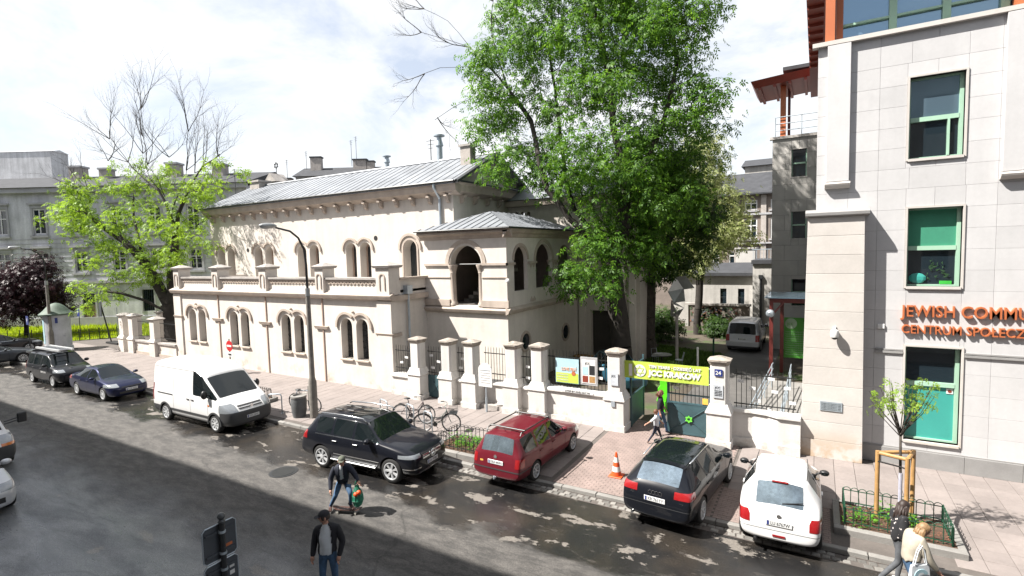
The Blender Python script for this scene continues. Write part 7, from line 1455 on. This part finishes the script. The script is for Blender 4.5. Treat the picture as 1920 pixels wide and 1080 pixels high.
    segs=[('pelvis','waist','top'),('waist','chest','top'),('chest','neck','top'),('neck','head0','skin'),('pelvis','hipL','pants'),('pelvis','hipR','pants'),('hipL','kneeL','pants'),('kneeL','ankL','pants'),('hipR','kneeR','pants'),('kneeR','ankR','pants'),('ankL','toeL','shoe'),('ankR','toeR','shoe'),('chest','shL','top'),('chest','shR','top'),('shL','elL','top'),('shR','elR','top'),('elL','wrL','top' if sleeve=='long' else 'skin'),('elR','wrR','top' if sleeve=='long' else 'skin')]
    slots=['skin','top','pants','shoe','shirt']; 
    def cls(c):
        best=None
        for a,b,k in segs:
            A,Bv=J[a],J[b]; ab=Bv-A; u=max(0,min(1,(c-A).dot(ab)/max(1e-9,ab.length_squared))); d=(c-(A+ab*u)).length/(rad[b]*rs)
            if best is None or d<best[0]: best=(d,k,u,a)
        k=best[1]
        if best[3]=='pelvis' and k=='top' and best[2]<.12: k='pants'
        return k
    kinds=[]
    for i,f in enumerate(body.f):
        if i<nb:
            c=V((0,0,0))
            for k in f: c+=V(body.v[k])
            c/=len(f); k=cls(c)
            if k=='top' and open_front:
                rel=c-J['chest']; side=abs(rel.dot(bs_)); fr=rel.dot(bf)
                if fr>.02 and side<open_front*rs and c.z<J['neck'].z+.02: k='shirt'
        else: k='skin'
        kinds.append(k)
    body.m=[slots.index(k) for k in kinds]
    ml=[MT['skin'],MT[mats['top']],MT[mats['pants']],MT[mats['shoe']],MT[mats.get('shirt',mats['top'])]]
    bo=body.build('body',ml,t,smooth='all',world=False)
    # garment shell over the top
    gm=MB(); used={}; nv=[v.normal for v in bmn.vertices]
    for i in range(nb):
        if kinds[i]=='top':
            q=[]
            for k in body.f[i]:
                if k not in used: used[k]=len(gm.v); gm.v.append(tuple(V(body.v[k])+V(nv[k])*.012*rs))
                q.append(used[k])
            gm.f.append(tuple(q)); gm.m.append(0)
    if gm.f:
        g=gm.build('jacket' if open_front else 'shirt',MT[mats['top']],t,smooth='all',world=False); md=g.modifiers.new('s','SOLIDIFY'); md.thickness=.008*rs; md.offset=0
    # shoes soles
    for s in 'LR':
        a,b=J['ank'+s],J['toe'+s]; d=(b-a); d.z=0; d=d.normalized() if d.length>.01 else fx; c=a.lerp(b,.5); z=min(a.z,b.z)-.045*rs
        sh=MB(); w=V((-d.y,d.x,0))*.045*rs; L0=a-d*.07*rs; L1=b+d*.05*rs
        sh.add([L0-w,L0+w,L1+w*.9,L1-w*.9]+[L0-w+V((0,0,.05*rs)),L0+w+V((0,0,.05*rs)),L1+w*.9+V((0,0,.03*rs)),L1-w*.9+V((0,0,.03*rs))],[(0,3,2,1),(4,5,6,7),(0,1,5,4),(1,2,6,5),(2,3,7,6),(3,0,4,7)])
        sh.v=[(x,y,zz-V((0,0,c.z)).z*0) for x,y,zz in sh.v]; zs=min(v[2] for v in sh.v); sh.build('shoe',MT[mats['shoe']],t,world=False,bevel=.012)
    if hair:
        h=MB(); vs=[];fs=[]; n=18; m=8
        for i in range(m+1):
            th=PI*.60*i/m
            for j in range(n):
                ph=2*PI*j/n; a=math.sin(th)*math.cos(ph); b=math.sin(th)*math.sin(ph); c=math.cos(th)*1.30
                fr=max(0,a); 
                if fr>.55 and c<.75: c=.75+(c-.75)*.15; a=min(a,.86)
                vs.append(hp(a*1.10-.04,b*.93,c+.05))
        for i in range(m):
            for j in range(n): fs.append((i*n+j,(i+1)*n+j,(i+1)*n+(j+1)%n,i*n+(j+1)%n))
        h.add(vs,fs)
        if hairlen:
            rr=random.Random(5)
            for k in range(46):
                a=PI*.5+rr.uniform(-1.75,1.75)*1.0; base=hp(-.2+.75*-abs(math.cos(a-PI/2))*1.0,.86*math.cos(a),rr.uniform(-.2,.5)); ln=hairlen*rr.uniform(.75,1.05)
                h.tube([base,base+V((rr.gauss(0,.012),rr.gauss(0,.012),-ln*.4))-fx*.03,base+V((rr.gauss(0,.02),rr.gauss(0,.02),-ln*.75))-fx*.045,base+V((rr.gauss(0,.03),rr.gauss(0,.03),-ln))-fx*.035],[.026,.026,.02,.006],5)
        h.build('hair',MT[hair],t,smooth='all',world=False)
    if cap:
        h=MB(); n=18;m=6;vs=[];fs=[]
        for i in range(m+1):
            th=PI*.47*i/m
            for j in range(n): ph=2*PI*j/n; vs.append(hp(math.sin(th)*math.cos(ph)*1.13,math.sin(th)*math.sin(ph)*.95,math.cos(th)*1.0+.42))
        for i in range(m):
            for j in range(n): fs.append((i*n+j,(i+1)*n+j,(i+1)*n+(j+1)%n,i*n+(j+1)%n))
        h.add(vs,fs); h.add([hp(.8,-.75,.40),hp(.8,.75,.40),hp(1.75,.5,.25),hp(1.85,0,.27),hp(1.75,-.5,.25),hp(.8,-.75,.47),hp(.8,.75,.47),hp(1.75,.5,.30),hp(1.85,0,.33),hp(1.75,-.5,.30)],[(0,4,3,2,1),(5,6,7,8,9),(1,2,7,6),(2,3,8,7),(3,4,9,8),(4,0,5,9)]); h.build('cap',MT[cap],t,smooth=40,world=False)
    for s in (-1,1): MB().ball(hp(.90,s*.32,.12),.013*rs**.5,6,(1,1,.7)).build('eye',MT['plastic'],t,world=False)
    return t
person('man in open black jacket, white shirt and black cap standing on the road',(-8.02,6.38,0),dict(pelvis=(0,0,.93),chest=(.02,-.02,1.32),neck=(0,-.02,1.51),head=(-.02,-.04,1.66),hipL=(-.09,0,.90),kneeL=(-.10,-.05,.49),ankL=(-.11,.02,.09),toeL=(-.14,-.12,.045),hipR=(.10,0,.90),kneeR=(.13,-.02,.49),ankR=(.14,.06,.09),toeR=(.17,-.09,.045),shL=(-.18,0,1.42),elL=(-.25,.02,1.14),wrL=(-.27,-.05,.90),shR=(.21,.0,1.42),elR=(.29,.03,1.15),wrR=(.24,-.06,.90)),
  dict(top='black_cloth',pants='jeans',shoe='plastic',shirt='white_cloth'),1.0,(-.85,-.45),hair='hair_dark',cap='black_cloth',open_front=.11,bface=(-.3,-1))
skt=person('skateboarder in navy jacket and patterned cap crouching with green net bag',(-10.35,8.95,.0),dict(pelvis=(-.14,.08,.80),chest=(-.09,-.10,1.15),neck=(-.06,-.16,1.30),head=(-.04,-.22,1.44),hipL=(-.21,.06,.78),kneeL=(-.27,-.16,.50),ankL=(-.50,.10,.12),toeL=(-.46,-.05,.05),hipR=(-.06,.06,.78),kneeR=(.14,-.20,.58),ankR=(.06,-.02,.20),toeR=(.16,-.14,.145),shL=(-.27,-.10,1.22),elL=(-.38,-.12,.94),wrL=(-.35,-.24,.70),shR=(.09,-.10,1.24),elR=(.25,-.16,1.07),wrR=(.36,-.26,.92)),
  dict(top='navy_cloth',pants='jeans',shoe='shoe_brown',shirt='white_cloth'),.98,(.1,-1),hair='hair_dark',cap='camo',open_front=.05,bulk=1.1)
sbd=thing('skateboard','wooden skateboard under the foot of the crouching rider','skateboard',(-10.33,8.90,0),R(22))
dk=MB(); n=12
vs=[]; 
for i in range(n+1):
    u=-1+2*i/n; x=u*.40; w=.10*math.sqrt(max(.05,1-abs(u)**6)); z=.105+.05*max(0,abs(u)-.7)/.3
    vs+=[(x,-w,z),(x,w,z),(x,-w,z+.013),(x,w,z+.013)]
fs=[]
for i in range(n): b=4*i; fs+=[(b,b+1,b+5,b+4),(b+2,b+6,b+7,b+3),(b,b+4,b+6,b+2),(b+1,b+3,b+7,b+5)]
dk.add(vs,fs+[(0,2,3,1),(4*n,4*n+1,4*n+3,4*n+2)]).build('deck',MT['shoe_brown'],sbd,world=False)
for x in (-.24,.24):
    MB().box(x-.03,x+.03,-.06,.06,.05,.104).build('truck',MT['alloy'],sbd,world=False)
    for y in (-.085,.085): MB().lathe([(.028,-.018),(.03,0),(.028,.018)],(x,y,.03),12,'y').build('wheel',mk('skw%d%d'%(x>0,y>0),(.5,.48,.42),.5),sbd,world=False)
bag=thing('net_bag','green mesh shopping bag with orange fruit held by the skateboarder','bag',(-9.95,8.90,.25),R(30.5)); mk('netgreen',(.02,.20,.12),.6,.3,20)
bg=MB(); n=14; prof=[(.02,.56),(.05,.50),(.10,.42),(.135,.30),(.14,.18),(.10,.06),(.03,.0)]
vs=[(r*math.cos(2*PI*j/n)*(1+.12*math.sin(j*2.3)),r*.8*math.sin(2*PI*j/n),z) for r,z in prof for j in range(n)]; bg.add(vs,[(i*n+j,i*n+(j+1)%n,(i+1)*n+(j+1)%n,(i+1)*n+j) for i in range(len(prof)-1) for j in range(n)])
bo_=bg.build('net',MT['netgreen'],bag,world=False); wm_=bo_.modifiers.new('w','WIREFRAME'); wm_.thickness=.012; wm_.use_replace=False
MB().tube([(-.05,0,.52),(-.03,-.03,.64),(0,-.05,.70),(.03,-.03,.64),(.05,0,.52)],.012,6).build('handle',MT['netgreen'],bag,world=False)
for p in ((.06,-.06,.40),(-.01,-.08,.36)): MB().ball(p,.06,10).build('fruit',MT['coneorange'],bag,world=False,smooth='all')
person('woman with long dark hair in black floral jacket walking past the planter',(1.42,11.95,.0),dict(pelvis=(.0,.0,.90),chest=(-.02,-.02,1.26),neck=(.02,-.02,1.43),head=(.06,-.03,1.565),hipL=(-.02,-.08,.87),kneeL=(-.06,-.08,.50),ankL=(-.38,-.06,.20),toeL=(-.44,-.08,.08),hipR=(.03,.08,.87),kneeR=(.10,.06,.47),ankR=(.02,.05,.09),toeR=(.17,.05,.045),shL=(-.03,-.16,1.36),elL=(-.07,-.20,1.10),wrL=(.06,-.24,.92),shR=(.02,.15,1.36),elR=(.08,.20,1.10),wrR=(.22,.14,1.0)),
  dict(top='floral_cloth',pants='grey_cloth',shoe='shoe_white'),.93,(1,.25),hair='hair_dark',hairlen=.36,fem=True,bulk=1.25)
person('blonde woman in beige jacket carrying a white tote bag beside her friend',(1.54,11.26,.0),dict(pelvis=(-.04,.02,.88),chest=(.02,-.02,1.22),neck=(.09,-.03,1.38),head=(.16,-.05,1.49),hipL=(-.05,-.08,.85),kneeL=(-.02,-.10,.46),ankL=(-.16,-.08,.09),toeL=(-.03,-.10,.045),hipR=(-.02,.10,.85),kneeR=(.12,.08,.47),ankR=(.10,.06,.09),toeR=(.25,.05,.045),shL=(.02,-.17,1.32),elL=(.10,-.24,1.05),wrL=(.24,-.26,.86),shR=(.06,.14,1.32),elR=(.14,.18,1.06),wrR=(.28,.10,.96)),
  dict(top='beige_cloth',pants='jeans',shoe='shoe_brown'),.92,(.9,-.3),hair='hair_blond',hairlen=.30,fem=True,bulk=1.3)
tb_=thing('tote_bag','white cotton tote bag with pale blue print held by the blonde woman','bag',(1.61,11.01,.60),R(30.5))
tm=MB(); tm.add([(-.19,-.04,.02),(.19,-.04,0),(.17,-.02,.40),(-.16,-.02,.38),(-.19,.05,.02),(.19,.05,0),(.17,.02,.40),(-.16,.02,.38)],[(0,1,2,3),(7,6,5,4),(0,4,5,1),(1,5,6,2),(2,6,7,3),(3,7,4,0)]); tm.build('sack',MT['white_cloth'],tb_,world=False,bevel=.02)
for s in (-.02,.02): MB().tube([(-.10,s,.38),(-.04,s,.62),(.02,s,.72),(.07,s,.6),(.11,s,.39)],.010,5).build('strap',MT['white_cloth'],tb_,world=False)
pt=MB(); pt.band(0,.2,.06,.12,lambda u,w,d:(u,-.042+d,w),-.012,.0,.3,5.6,16); pt.build('print',MT['paleblue'],tb_,world=False)
person('small boy in pale shirt and dark trousers striding past the gate',(-4.55,16.95,.10),dict(pelvis=(0,0,.57),chest=(0,0,.82),neck=(0,0,.95),head=(-.01,-.01,1.05),hipL=(-.03,-.05,.55),kneeL=(-.12,-.05,.31),ankL=(-.27,-.04,.10),toeL=(-.30,-.06,.03),hipR=(.04,.05,.55),kneeR=(.13,.04,.31),ankR=(.20,.04,.06),toeR=(.30,.02,.03),shL=(-.05,-.09,.89),elL=(-.20,-.12,.78),wrL=(-.36,-.14,.70),shR=(.05,.09,.89),elR=(.12,.12,.74),wrR=(.22,.08,.66)),
  dict(top='white_cloth',pants='navy_cloth',shoe='shoe_brown'),.64,(1,.3),hair='hair_red',sleeve='short')
person('woman in black top and jeans walking out behind the small boy',(-4.62,17.75,.10),dict(pelvis=(0,0,.84),chest=(0,0,1.18),neck=(.01,0,1.35),head=(.02,-.01,1.48),hipL=(-.05,-.07,.82),kneeL=(-.06,-.07,.46),ankL=(-.20,-.05,.12),toeL=(-.16,-.08,.045),hipR=(.06,.07,.82),kneeR=(.17,.05,.46),ankR=(.24,.04,.09),toeR=(.38,.02,.045),shL=(-.05,-.14,1.28),elL=(-.10,-.18,1.02),wrL=(-.06,-.20,.80),shR=(.06,.14,1.28),elR=(.13,.17,1.02),wrR=(.22,.12,.84)),
  dict(top='black_cloth',pants='jeans',shoe='plastic'),.86,(1,-.2),hair='hair_red',hairlen=.12,fem=True,sleeve='short')
